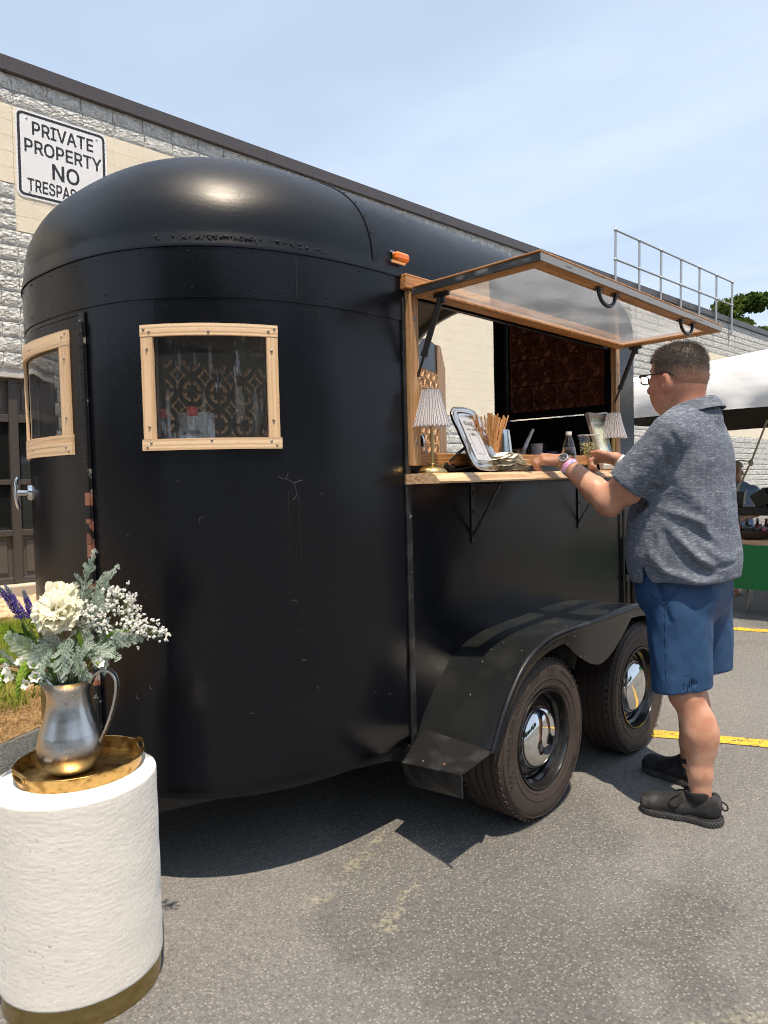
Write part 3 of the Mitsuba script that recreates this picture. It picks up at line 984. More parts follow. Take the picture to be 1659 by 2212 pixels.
def flat_side(x):
    return lambda s, z, o: np.stack([np.full_like(s, x) + o, s, z], -1)


part(tr, 'side_wall', patch(Y0, YR, 0.42, ZE + 0.002, 0.0, -0.02, [side_hole], ds=0.4, f=flat_side(XN)), 'paint', 30)
part(tr, 'far_side_wall', patch(Y0, YR, 0.42, ZE + 0.002, 0.02, 0.0, ds=0.6, f=flat_side(XF)), 'paint', 30)
part(tr, 'corner_strip', join(box((XN - 0.002, 1.842, 0.405), (XN + 0.010, 1.856, 1.93), 0.003), box((XN - 0.001, 1.857, 0.405), (XN + 0.006, 1.872, 1.37), 0.002)), 'worn_black')
part(tr, 'floor', join(box((XF + 0.03, 1.85, 0.40), (XN - 0.025, YR - 0.02, 0.45)), moved(extrude(shapely.Polygon([tuple(shell(s, 0, SG * -0.035)[:2]) for s in np.linspace(0, SL, 40)]), 0.05), shift(0, 0, 0.40))), 'interior_black')
part(tr, 'frame_rail', join(box((XN - 0.07, 2.00, 0.335), (XN - 0.022, 3.60, 0.418), 0.003), box((XF + 0.012, 2.00, 0.335), (XF + 0.06, 3.60, 0.418))), 'worn_black')
tg = part(tr, 'tongue', join(obox((-1.672, 1.94, 0.383), (-2.345, 0.13, 0.383), 0.05, 0.074, c=0.003), obox((-3.078, 1.94, 0.383), (-2.405, 0.13, 0.383), 0.05, 0.074, c=0.003), box((-2.42, -0.05, 0.35), (-2.33, 0.16, 0.42), 0.01)), 'worn_black')
part(tg, 'deck', moved(extrude(shapely.Polygon([(-1.93, 1.20), (-2.33, 0.14), (-2.42, 0.14), (-2.82, 1.20)]), 0.005), shift(0, 0, 0.4205)), 'deck_plate')
part(tr, 'jack', join(tube([(-2.375, 0.25, 0.02), (-2.375, 0.25, 0.62)], 0.028, 12), box((-2.44, 0.19, 0.004), (-2.31, 0.31, 0.02), 0.004)), 'black_metal', 40)
part(tr, 'inner_lining', join(grid(arch_sheet(Y0 + 0.02, YR - 0.03, 0.965, 2), flip=True)), mat('lining', pri((0.22, 0.175, 0.135), 0.6)), 40)


# window in the nose
def nose_window(holder, s0, s1, z0, z1, O, sname='wood_frame'):
    """O is the opening; s0..s1, z0..z1 the outside of the wooden frame"""
    fr = []
    a, b, c, d = O
    part(holder, 'frame_rail', patch(s0, s1, d, z1, 0.013, 0.001, ds=0.02), 'pine_h', 30)
    part(holder, 'frame_rail', patch(s0 - 0.004, s1 + 0.004, z0, c, 0.0135, 0.001, ds=0.02), 'pine_h', 30)
    part(holder, 'frame_stile', patch(s0 + 0.001, a, c + 0.001, d - 0.001, 0.012, 0.001, ds=0.02), 'pine_v', 30)
    part(holder, 'frame_stile', patch(b, s1 - 0.001, c + 0.001, d - 0.001, 0.012, 0.001, ds=0.02), 'pine_v', 30)
    part(holder, 'pane', grid(shell(*np.meshgrid(np.linspace(a, b, 24), np.linspace(c, d, 3), indexing='ij'), SG * -0.004)), 'plexi', True)
    for s, z in ((s0 + 0.01, z1 - 0.01), (s0 + 0.028, z1 - 0.018), ((s0 + s1) / 2, z1 - 0.024), (s1 - 0.012, z1 - 0.012), (s1 - 0.028, z1 - 0.02), (s0 + 0.02, d - 0.04), (s1 - 0.02, d - 0.035),
                 (s0 + 0.02, c + 0.05), (s1 - 0.02, c + 0.035), (s0 + 0.012, z0 + 0.01), (s0 + 0.028, z0 + 0.022), ((s0 + s1) / 2, z0 + 0.026), (s1 - 0.012, z0 + 0.01), (s1 - 0.024, z0 + 0.022)):
        part(holder, 'screw', ico(0.0042, 1, shell(s, z, SG * 0.0125)), 'screw_steel', True)


fw = uniq(tr + '__front_window')
nose_window(fw, 0.497, 0.882, 1.426, 1.779, FW)
door = part(tr, 'door', patch(DR[0] + 0.004, DR[1] - 0.004, DR[2] + 0.004, DR[3] - 0.004, 0.004, -0.016, [DW]), 'paint', 35, label='curved black door on the left of the nose')
nose_window(door, 1.171, 1.71, 1.427, 1.800, DW)
hg = part(tr, 'hinge', patch(1.090, 1.116, 0.53, 1.842, 0.007, 0.003), 'hinge_paint', label='long black piano hinge with chipped rusty knuckles')
for i in range(33):
    z = 0.54 + 0.0386 * i
    part(hg, 'knuckle', tube([shell(1.100, z, SG * 0.012), shell(1.100, z + 0.0372, SG * 0.012)], 0.0085, 10), 'hinge_paint', 40)
# door handle: a T on a boss
nb = unit(shell(1.575, 1.3, SG) - shell(1.575, 1.3, 0)); hb = shell(1.575, 1.313, 0)
hd = part(door, 'handle', join(tube([hb, hb + nb * 0.004, hb + nb * 0.016, hb + nb * 0.02], [0.027, 0.027, 0.024, 0.015], 24), tube([hb + nb * 0.018, hb + nb * 0.048], 0.0095, 16),
     tube(smooth_path([hb + nb * 0.044 + [0, 0, -0.056], hb + nb * 0.051 + [0, 0, -0.03], hb + nb * 0.053 + [0, 0, 0.005], hb + nb * 0.051 + [0, 0, 0.03], hb + nb * 0.044 + [0, 0, 0.054]], 20), [0.0035] + [0.0062] * 18 + [0.0035], 12)), 'chrome', 40, label='chrome T handle on the nose door')

# paint cracks and scuffs standing a hair proud of the nose
cr = []
for (s, z, pts) in ((0.455, 1.325, [((-.022, .012), (0, 0), (.02, .008)), ((0, 0), (.006, -.035)), ((-.022, .012), (-.038, .016)), ((-.022, .012), (-.016, .03)), ((.006, -.035), (-.006, -.05)), ((.006, -.035), (.012, -.055))]),):
    for pl in pts:
        cr.append(tube([shell(s - 1.2 * a, z + b, SG * 0.0006) for a, b in pl], 0.0006, 5))
part(tr, 'paint_crack', join(cr), mat('crack', pri((0.07, 0.07, 0.074), 0.6)))

# blistered paint along the dome's seam, runs and nicks
bl = []
wr = np.random.default_rng(3)
for s0, n_, w_ in ((0.56, 26, 0.035), (0.67, 40, 0.035), (0.40, 12, 0.03), (0.78, 8, 0.05)):
    for i in range(n_):
        bl.append(ico(0.0016 + 0.0030 * wr.random(), 1, shell(s0 + w_ * wr.normal(), ZE + 0.010 + 0.014 * wr.random(), SG * 0.005), (1, 1, 0.6 + wr.random())))
tag(part(tr, 'paint_blisters', join(bl), 'paint', True), kind='stuff')
nick = []
for i in range(16):
    s, z = 0.10 + 0.95 * wr.random(), 0.55 + 1.25 * wr.random()
    if 0.46 < s < 0.92 and 1.38 < z < 1.82:
        continue
    a, L = wr.random() * 3.14, 0.004 + 0.014 * wr.random() ** 2
    nick.append(tube([shell(s, z, SG * 0.0004), shell(s + L * math.cos(a), z + L * math.sin(a), SG * 0.0004), shell(s + L * 1.6 * math.cos(a + 0.5), z + L * 1.6 * math.sin(a + 0.5), SG * 0.0004)], [0.0003, 0.0009, 0.0003], 5))
tag(part(tr, 'nicks', join(nick), mat('nick', pri((0.07, 0.07, 0.073), 0.6))), kind='stuff')
runs = []
for s, z0, L in ((0.62, 2.00, 0.09), (0.44, 1.985, 0.06), (0.33, 1.98, 0.05), (0.30, 1.98, 0.07), (0.26, 1.985, 0.04), (0.36, 1.87, 0.10), (0.475, 1.30, 0.30), (0.44, 1.27, 0.42)):
    runs.append(tube([shell(s + 0.002 * math.sin(k * 1.7), z0 - L * k / 7, SG * 0.0004) for k in range(8)], [0.0009 - 0.0001 * k for k in range(8)], 5))
tag(part(tr, 'paint_runs', join(runs), mat('paint_run', pri((0.018, 0.018, 0.020), 0.4))), kind='stuff')

# marker light
ml = part(tr, 'marker_light', box((XN - 0.008, 1.793, 2.038), (XN + 0.008, 1.872, 2.076), 0.006), 'chrome')
part(ml, 'lens', box((XN + 0.004, 1.803, 2.042), (XN + 0.026, 1.869, 2.071), 0.008), 'amber', 30)

# serving window: jambs, head, sill
sv = uniq(tr + '__serving_window')
part(sv, 'head_board', box((XN + 0.001, 1.838, 1.955), (XN + 0.030, 3.462, 2.004), 0.003), 'frame_y')
part(sv, 'jamb', box((XN - 0.02, 1.858, 1.372), (XN + 0.026, 1.903, 1.953), 0.003), 'frame_v')
part(sv, 'jamb', box((XN - 0.02, 3.402, 1.372), (XN + 0.026, 3.447, 1.953), 0.003), 'frame_v')
part(sv, 'sill', box((XN - 0.065, 1.905, 1.372), (XN + 0.004, 3.400, 1.416), 0.003), 'frame_y')
for y, z in ((1.880, 1.45), (1.880, 1.86), (3.424, 1.86), (1.99, 1.394), (2.70, 1.394), (3.2, 1.394)):
    part(sv, 'bolt', ico(0.007, 1, (XN + (0.026 if z > 1.42 else 0.004), y, z), (0.5, 1, 1)), 'screw_steel', True)
part(tr, 'inner_counter', box((-2.02, 1.88, 1.315), (XN - 0.067, 3.42, 1.345), 0.003), 'interior_black')

# the hatch, held open by two gas struts
ha = uniq(tr + '__hatch')
HX0, HX1, HY0, HY1 = XN + 0.032, -1.082, 1.862, 3.405
TL = mat4() @ rot((0, 1, 0), -1.2, (HX0, 0, 1.945))


def hp(name, mesh, m_, **k):
    return part(ha, name, moved(mesh, TL), m_, **k)


z0_, z1_ = 1.930, 1.957
w_ = 0.045
hp('side_rail', box((HX0, HY0 + 0.003, z0_), (HX1 - 0.003, HY0 + w_, z1_), 0.002), 'frame_x')
hp('side_rail', box((HX0, HY1 - w_, z0_), (HX1 - 0.003, HY1 - 0.003, z1_), 0.002), 'frame_x')
hp('hinge_rail', box((HX0 + 0.001, HY0 + w_ + 0.001, z0_ + 0.001), (HX0 + w_, HY1 - w_ - 0.001, z1_ - 0.001), 0.002), 'frame_y')
hp('front_rail', box((HX1 - w_, HY0 + w_ + 0.001, z0_ + 0.001), (HX1 - 0.003, HY1 - w_ - 0.001, z1_ - 0.001), 0.002), 'frame_y')
hp('side_face', box((HX0 + 0.002, HY0 - 0.001, z0_ + 0.004), (HX1 - 0.001, HY0 + 0.003, z1_ - 0.003)), 'black_frame')
hp('front_face', box((HX1 - 0.003, HY0 - 0.001, z0_ + 0.003), (HX1 + 0.001, HY1, z1_ - 0.002)), 'grey_frame')
hp('top_strip', join(box((HX0, HY0, z1_ + 0.0005), (HX1, HY0 + 0.05, z1_ + 0.007), 0.002), box((HX1 - 0.05, HY0 + 0.0505, z1_ + 0.0005), (HX1, HY1, z1_ + 0.007), 0.002), box((HX0, HY0 + 0.0505, z1_ + 0.0005), (HX0 + 0.05, HY1, z1_ + 0.007), 0.002)), 'frame_x')
for a, b, c, d in ((HX0 + w_, HY0 + w_, HX1 - w_, HY0 + w_ + 0.012), (HX0 + w_, HY1 - w_ - 0.012, HX1 - w_, HY1 - w_), (HX0 + w_, HY0 + w_ + 0.0125, HX0 + w_ + 0.012, HY1 - w_ - 0.0125), (HX1 - w_ - 0.012, HY0 + w_ + 0.0125, HX1 - w_, HY1 - w_ - 0.0125)):
    hp('glazing_bead', box((a, b, z0_ + 0.003), (c, d, z0_ + 0.011), 0.001), 'frame_x')
hp('pane', tm([(HX0 + w_, HY0 + w_, 1.943), (HX1 - w_, HY0 + w_, 1.943), (HX1 - w_, HY1 - w_, 1.943), (HX0 + w_, HY1 - w_, 1.943)], [(0, 1, 2, 3)]), 'dusty_pane')
for y0, y1 in ((2.262, 2.385), (2.975, 3.105)):
    hp('pull_handle', join(tube(smooth_path([(HX1 - 0.022, y0, 1.926), (HX1 - 0.022, y0 + 0.006, 1.905), (HX1 - 0.022, (y0 + y1) / 2, 1.880), (HX1 - 0.022, y1 - 0.006, 1.905), (HX1 - 0.022, y1, 1.926)], 24), 0.0065, 10),
       box((HX1 - 0.033, y0 - 0.018, 1.922), (HX1 - 0.011, y0 + 0.018, 1.9255)), box((HX1 - 0.033, y1 - 0.018, 1.922), (HX1 - 0.011, y1 + 0.018, 1.9255))), 'black_metal')
for y in (1.893, 3.385):
    a, b = np.array([-1.468, y, 1.922]), np.array([XN + 0.020, y, 1.672])
    m = a + (b - a) * 0.72
    hp('gas_strut', join(tube([a + (b - a) * 0.04, m], 0.0105, 12), tube([m, b], 0.0048, 10), tube([m - (b - a) * 0.03, m + (b - a) * 0.03], 0.0125, 12), box(a - [0.03, 0.007, 0.008], a + [0.03, 0.007, 0.006], 0.002), box(a - [0.012, 0.006, 0.03], a + [0.012, 0.006, 0.0], 0.002)), 'black_metal')
# frosted vinyl lettering on the pane, read from above
vin = mat('vinyl', pri((0.62, 0.65, 0.68), 0.4))

# counter shelf with a live edge
ny = 60
yy = np.linspace(1.842, 3.412, ny)
live = -1.47 + 0.030 * np.clip((yy - 1.84) / 0.15, 0, 1) + 0.016 * (meshkit.fbm(np.stack([yy * 3, yy * 0, yy * 0], -1), 3, 2) - 0.5) - 0.05 * np.clip((yy - 3.2) / 0.2, 0, 1) ** 2
rows = [np.stack([x, yy, z], -1) for x, z in ((np.full(ny, XN + 0.001), yy * 0 + 1.345), (live - 0.012, yy * 0 + 1.345), (live - 0.004, yy * 0 + 1.341), (live + 0.018, yy * 0 + 1.318), (live + 0.016, yy * 0 + 1.312), (np.full(ny, XN + 0.001), yy * 0 + 1.310))]
P = np.stack(rows, 1)
ends = [tm(P[k], [(0, 1, 2), (0, 2, 3), (0, 3, 4), (0, 4, 5)] if k == 0 else [(2, 1, 0), (3, 2, 0), (4, 3, 0), (5, 4, 0)]) for k in (0, ny - 1)]
sh_ = part(tr, 'counter_shelf', join(grid(P, closed_v=True), *ends), 'counter_wood', 25, label='pale wooden shelf with a live edge below the serving window')
for y in (2.225, 3.05):
    part(sh_, 'bracket', join(box((XN + 0.001, y - 0.012, 1.083), (XN + 0.006, y + 0.012, 1.309), 0.002), box((XN + 0.006, y - 0.011, 1.303), (XN + 0.14, y + 0.011, 1.309)), obox((XN + 0.006, y, 1.115), (XN + 0.128, y, 1.302), 0.012, 0.005), ico(0.006, 1, (XN + 0.006, y, 1.11)), ico(0.006, 1, (XN + 0.006, y, 1.20)), ico(0.006, 1, (XN + 0.006, y, 1.27))), 'black_metal')

# ---- embossed tin tiles
TN = 44
tx, ty = np.meshgrid(np.linspace(-0.5, 0.5, TN), np.linspace(-0.5, 0.5, TN), indexing='ij')


def ridge(d, w):
    return np.exp(-(d / w) ** 2)


hgt = np.zeros_like(tx)
for cx in (-0.5, 0.5):
    for cy in (-0.5, 0.5):
        r_ = np.hypot(tx - cx, ty - cy); a_ = np.arctan2(ty - cy, tx - cx)
        hgt = np.maximum(hgt, ridge(r_ - 0.465, 0.030)); hgt = np.maximum(hgt, 0.55 * ridge(r_ - 0.385, 0.022))
        hgt = np.maximum(hgt, 0.9 * ridge(r_ - 0.17 * np.abs(np.sin(2 * a_)), 0.05) * (r_ < 0.26))
hgt = np.maximum(hgt, 0.9 * ridge(np.abs(np.abs(tx) - 0.5), 0.026)); hgt = np.maximum(hgt, 0.9 * ridge(np.abs(np.abs(ty) - 0.5), 0.026))
rc, ac = np.hypot(tx, ty), np.arctan2(ty, tx)
hgt = np.maximum(hgt, 0.8 * ridge(rc - 0.09 * np.abs(np.cos(2 * ac)) - 0.02, 0.04))
tile = grid(np.stack([tx * 0.995, ty * 0.995, hgt * 0.085], -1))
tile_ply = {k: mikit.ply(tile, k, True) for k in ('tin_brown', 'tin_copper', 'tin_tan')}


def tiles(holder, mat_, o, u, v, n, m, a, skip=()):
    """n x m tiles of side a from the corner o along u and v; the face looks along u x v"""
    u, v = unit(u), unit(v)
    for i in range(n):
        for j in range(m):
            if (i, j) not in skip:
                c = np.asarray(o) + u * a * (i + 0.5) + v * a * (j + 0.5)
                part(holder, 'tin_tile', tile_ply[mat_], None, m=mat4(u * a, v * a, np.cross(u, v) * a, c))


# ---- rear end: arch, post, one closed door and one swung open
rear = []
ko, ki = arch(1.0), arch(0.93)
for y0, y1, ka, kb, mt, nm in ((YR - 0.03, YR + 0.004, 1.0, 0.945, 'paint', 'rear_arch'), (YR - 0.055, YR - 0.031, 0.97, 0.915, mat('arch_grey', pri((0.42, 0.42, 0.41), 0.5)), 'arch_trim')):
    A_, B_ = arch(ka), arch(kb)
    A_ = np.vstack([[XC + ka * AX, 0.45], A_, [XC - ka * AX, 0.45]]); B_ = np.vstack([[XC + kb * AX, 0.45], B_, [XC - kb * AX, 0.45]])
    L = np.stack([np.stack([q[:, 0], np.full(len(q), y), q[:, 1]], -1) for q, y in ((A_, y0), (B_, y0), (B_, y1), (A_, y1))])
    part(tr, nm, grid(L, closed_u=True, flip=True), mt, 30)
part(tr, 'rear_post', box((-2.425, YR - 0.05, 0.45), (-2.343, YR, 2.345), 0.004), 'interior_black')


def arch_poly(x0, x1, z0, z1, k):
    q = arch(k)
    return shapely.Polygon([(XC + k * AX, 0.4), *q, (XC - k * AX, 0.4)]).intersection(shapely.box(x0, z0, x1, z1))


def y_slab(poly, y0, y1):
    return moved(extrude(poly, y1 - y0), mat4((1, 0, 0), (0, 0, 1), (0, -1, 0), (0, y1, 0)))


rd = part(tr, 'rear_door', y_slab(arch_poly(-2.335, -1.60, 1.655, 2.5, 0.94), YR - 0.032, YR - 0.004), 'interior_black', label='closed upper rear door lined with dark brown pressed tin')
part(tr, 'rear_door', y_slab(arch_poly(-2.335, -1.60, 0.46, 1.646, 0.94), YR - 0.032, YR - 0.004), 'interior_black')
tiles(rd, 'tin_brown', (-2.310, YR - 0.040, 1.690), (1, 0, 0), (0, 0, 1), 4, 4, 0.1445, {(3, 3)})
du = unit((-0.26, 0.68, 0)); dn = np.cross(du, (0, 0, 1)); h0 = np.array([-3.135, 3.675, 0.0])
leafp = shapely.Polygon([(0, 0.5), (0.72, 0.5), (0.72, 2.13), (0.60, 2.29), (0.30, 2.30), (0.08, 2.15), (0.0, 2.0)])
dl = part(tr, 'open_rear_door', moved(extrude(leafp, 0.025), mat4(du, (0, 0, 1), np.cross(du, (0, 0, 1)), h0)), 'paint', label='rear door swung open, its inside clad in wood and tan pressed tin')
for i, (a, b) in enumerate(((0.545, 0.625), (0.627, 0.710))):
    part(dl, 'plank', moved(extrude(leafp.intersection(shapely.box(a, 0.52, b, 2.4)), 0.012), mat4(du, (0, 0, 1), np.cross(du, (0, 0, 1)), h0 + dn * 0.026)), 'door_wood')
tiles(dl, 'tin_tan', h0 + du * 0.03 + dn * 0.027 + [0, 0, 1.19], du, (0, 0, 1), 4, 7, 0.127)
fl = part(tr, 'far_wall_lining', box((XF + 0.021, 1.86, 1.30), (XF + 0.026, 3.58, 2.0)), 'interior_black')
tiles(fl, 'tin_copper', (XF + 0.028, 3.56, 1.32), (0, -1, 0), (0, 0, 1), 11, 4, 0.1545)

# nose inside: a shelf under the window
part(tr, 'nose_shelf', sheet([tuple(shell(s, 0, SG * -0.024)[:2]) for s in np.linspace(0.2, SL - 0.2, 40)], 1.436), 'interior_black')

# ---- fender, standing outside the body
PLACE = None
XS = XN * 1.1
fi = np.array([(2.06, .350), (2.112, .432), (2.164, .496), (2.233, .565), (2.318, .626), (2.409, .661), (2.497, .680), (2.695, .694), (2.904, .704), (3.244, .706), (3.38, .68), (3.50, .60), (3.60, .47), (3.66, .36)])
fo = np.array([(2.055, .379), (2.085, .435), (2.125, .50), (2.196, .586), (2.25, .634), (2.309, .667), (2.39, .694), (2.476, .708), (2.65, .712), (2.824, .713), (3.05, .714), (3.242, .712), (3.38, .685), (3.50, .60), (3.60, .47), (3.66, .365)])


def resample(p, n):
    return smooth_path(p, n)


FI, FO = resample(fi, 60), resample(fo, 60)
XO = -1.400
Pf = np.stack([np.stack([np.full(60, XS + 0.0005), FI[:, 0], FI[:, 1]], -1), np.stack([np.full(60, XO - 0.06), *(FI * 0.24 + FO * 0.76 + [0, 0.008]).T], -1), np.stack([np.full(60, XO - 0.022), *(FI * 0.09 + FO * 0.91 + [0, 0.010]).T], -1), np.stack([np.full(60, XO - 0.004), *(FO + [0, 0.0]).T], -1)], 1)
fd = part(tr, 'fender', join(grid(Pf, flip=False)), 'fender_paint', 40, label='wide black fender over the two wheels')
part(fd, 'rolled_edge', tube(np.stack([np.full(60, XO - 0.008), FO[:, 0], FO[:, 1] - 0.004], -1), 0.0125, 12), 'paint', 50)
low = np.minimum(FO[:, 1] - 0.045, np.where(np.abs(FO[:, 0] - 2.86) < 0.47, 0.522 + 0.10 * np.clip((np.abs(FO[:, 0] - 2.86) / 0.24), 0, 3) ** 1.6, 9))
low = np.minimum(FO[:, 1] - 0.045, low)
part(fd, 'skirt', grid(np.stack([np.stack([np.full(60, XO), FO[:, 0], FO[:, 1] - 0.005], -1), np.stack([np.full(60, XO - 0.004), FO[:, 0], low], -1)], 1)), 'fender_paint', 30)
pl4 = np.array([(-1.745, 2.090, .385), (XO - 0.006, 2.085, .386), (-1.402, 1.862, .361), (-1.72, 1.930, .303), (-1.72, 1.958, .212), (-1.402, 1.864, .284)])
stp = part(tr, 'fender_step', join(tm(pl4[[0, 1, 2, 3]], [(0, 1, 2, 3)]), tm(pl4[[3, 2, 5, 4]], [(0, 1, 2, 3)]), box((-2.0, 2.02, 0.25), (-1.74, 2.14, 0.33), 0.003), obox(pl4[3], pl4[2], 0.004, 0.004), obox(pl4[2], pl4[5], 0.005, 0.005)), 'worn_black', label='scuffed black step plate in front of the fender')
hn = unit(np.cross(pl4[2] - pl4[3], pl4[4] - pl4[3]))
hn = hn if hn[1] < 0 else -hn
part(stp, 'hole', moved(lathe([(0.0001, 0), (0.012, 0)], 20), mat4(unit(pl4[2] - pl4[3]), np.cross(hn, unit(pl4[2] - pl4[3])), hn, pl4[3] * 0.2 + pl4[2] * 0.38 + pl4[5] * 0.38 + pl4[4] * 0.04 + hn * 0.002)), 'black_matte')

# ---- wheels
RT, TWD = 0.314, 0.200
prof = [(0.188, -0.085), (0.195, -0.094), (0.215, -0.100), (0.250, -0.103), (0.2791, -0.100), (0.2941, -0.094), (0.3038, -0.084), (0.3087, -0.074), (0.3096, -0.060), (0.3034, -0.0585), (0.3034, -0.0515), (0.3100, -0.050), (0.3100, -0.020), (0.3034, -0.0185), (0.3034, -0.0115), (0.3100, -0.010)]
prof = prof + [(r, -z) for r, z in prof[::-1]]


def arc_text(s, height, r, a0, a1, z, bold=True):
    m = text(s, height, 0.0018, bold, center=False)
    v = np.array(m.vertices); t = (v[:, 0] - v[:, 0].min()) / np.ptp(v[:, 0])
    ang = np.radians(a0 + (a1 - a0) * t); rad = r + v[:, 1]
    return tm(np.stack([rad * np.sin(ang), rad * np.cos(ang), z + v[:, 2]], -1), m.faces)


def wheel(y, spin):
    w = uniq(tr + '__wheel')
    # local frame: z out of the trailer (+X), y up, x towards -Y ... seen from outside: right is +Y
    M = mat4((0, 1, 0), (0, 0, 1), (1, 0, 0), (-1.527, y, RT - 0.001))
    R_ = rot((0, 0, 1), spin)
    ty_ = part(w, 'tyre', moved(lathe([(r, z) for r, z in prof], 72), M), 'rubber', 35)
    lugs = []
    for i in range(60):
        a = 2 * np.pi * i / 60
        for sg in (-1, 1):
            b = box((-0.0075, 0.3035, 0.064), (0.0075, 0.3098, 0.090), 0.001) if sg > 0 else box((-0.0075, 0.3035, -0.090), (0.0075, 0.3098, -0.064), 0.001)
            lugs.append(moved(b, M @ rot((0, 0, 1), math.degrees(a) + 2.5 * sg) @ rot((1, 0, 0), -8 * sg, (0, 0.3, 0.075 * sg))))
    tag(part(w, 'tread_blocks', join(lugs), 'rubber'), kind='stuff')
    for rr, zz in ((0.207, 0.0985), (0.232, 0.1025), (0.292, 0.0985)):
        part(w, 'bead_ring', moved(lathe([(rr - 0.0018, zz - 0.001), (rr, zz + 0.0016), (rr + 0.0018, zz - 0.001)], 72), M), 'rubber', True)
    tx_ = mat('raised_rubber', pri((0.026, 0.022, 0.021), 0.4)) if 'raised_rubber' not in scene else 'raised_rubber'
    part(w, 'raised_lettering', moved(arc_text('TRAILER KING', 0.026, 0.245, -98, -32, 0.1012), M @ R_), tx_)
    part(w, 'raised_lettering', moved(arc_text('RST', 0.026, 0.245, -24, -8, 0.1012), M @ R_), tx_)
    chk = []
    for i in range(5):
        for j in range(3):
            if (i + j) % 2 == 0:
                for a00 in (4, 122, 246):
                    a = math.radians(a00 + 2.6 * i); r0 = 0.240 + 0.011 * j
                    chk.append(moved(box((-0.0055, r0, 0.101), (0.0055, r0 + 0.010, 0.1032)), rot((0, 0, 1), -math.degrees(a))))
    tag(part(w, 'checker_emblem', moved(join(chk), M @ R_), tx_), kind='stuff')
    part(w, 'raised_lettering', moved(arc_text('ST205/75R15', 0.013, 0.258, 26, 56, 0.1012), M @ R_), tx_)
    part(w, 'rim', moved(lathe([(0.193, 0.090), (0.190, 0.098), (0.184, 0.098), (0.180, 0.088), (0.176, 0.060), (0.164, 0.052), (0.160, 0.036), (0.150, 0.030), (0.146, 0.045), (0.128, 0.050), (0.001, 0.050)], 64), M), 'rim_black', 35)
    part(w, 'hubcap', moved(lathe([(0.124, 0.046), (0.127, 0.052), (0.122, 0.060), (0.119, 0.066)] + [(0.117 * math.cos(a), 0.066 + 0.040 * math.sin(a)) for a in np.linspace(0, math.pi / 2, 24)[:-1]] + [(0.0005, 0.106)], 64), M), 'cap_chrome', 40)
    part(w, 'valve_stem', moved(tube([(0.06, 0.155, 0.04), (0.066, 0.165, 0.075)], 0.0045, 8), M), 'rubber', True)


wheel(2.44, 0)
wheel(3.31, 8)
part(tr, 'axle', join(tube([(-3.5, 2.425, 0.315), (-1.62, 2.425, 0.315)], 0.03, 10), tube([(-3.5, 3.305, 0.315), (-1.62, 3.305, 0.315)], 0.03, 10)), 'black_metal')
# tail end pieces behind the man
PLACE = TRAILER
part(tr, 'door_rod', join(tube([(XN + 0.012, 3.50, 0.55), (XN + 0.012, 3.50, 1.30)], 0.006, 8), obox((XN + 0.02, 3.50, 0.80), (XN + 0.02, 3.64, 0.80), 0.012, 0.03), tube([(XN + 0.03, 3.58, 0.55), (XN + 0.03, 3.58, 1.0)], 0.02, 10)), 'black_metal')
PLACE = None
# ---------------------------------------------------------------- things on the trailer's counter (drawn in the trailer's frame)
PLACE = TRAILER
ZC = 1.3455
mat('clear_ribs', pri((0.66, 0.64, 0.66), 0.12, spec=0.7, clearcoat=0.6))
mat('frost', pri((0.55, 0.56, 0.58), 0.35))
mat('straw_brown', pri((0.56, 0.29, 0.11), 0.45))
mat('paper', pri((0.82, 0.78, 0.68), 0.7))
mat('paper_mint', pri((0.70, 0.76, 0.62), 0.6))
mat('ink', pri((0.10, 0.10, 0.09), 0.7))
mat('ink_grey', pri((0.36, 0.37, 0.33), 0.7))
mat('ink_blue', pri((0.22, 0.42, 0.62), 0.7))
mat('frame_taupe', pri(proc(lambda p, n, uv: mix((0.38, 0.335, 0.28), (0.30, 0.26, 0.215), fbm(p.x * 30, p.y * 30, p.z * 30))), 0.55))
mat('white_cap', pri((0.78, 0.78, 0.78), 0.3))
mat('red_cap', pri((0.50, 0.06, 0.05), 0.35))
mat('towel_paper', pri((0.62, 0.62, 0.60), 0.9), bump=lambda p, n, uv: noise(p.x * 160, p.y * 160, p.z * 160), scale=0.004)
mat('herb', pri(proc(lambda p, n, uv: mix((0.30, 0.30, 0.11), (0.55, 0.52, 0.28), noise(p.x * 200, p.y * 200, p.z * 200))), 0.8))
mat('grey_glass', {'type': 'thindielectric', 'int_ior': 1.5, 'specular_transmittance': rgb(0.80, 0.80, 0.82)}, two=False)
mat('wine', pri((0.66, 0.62, 0.42), 0.1, spec_trans=0.0))


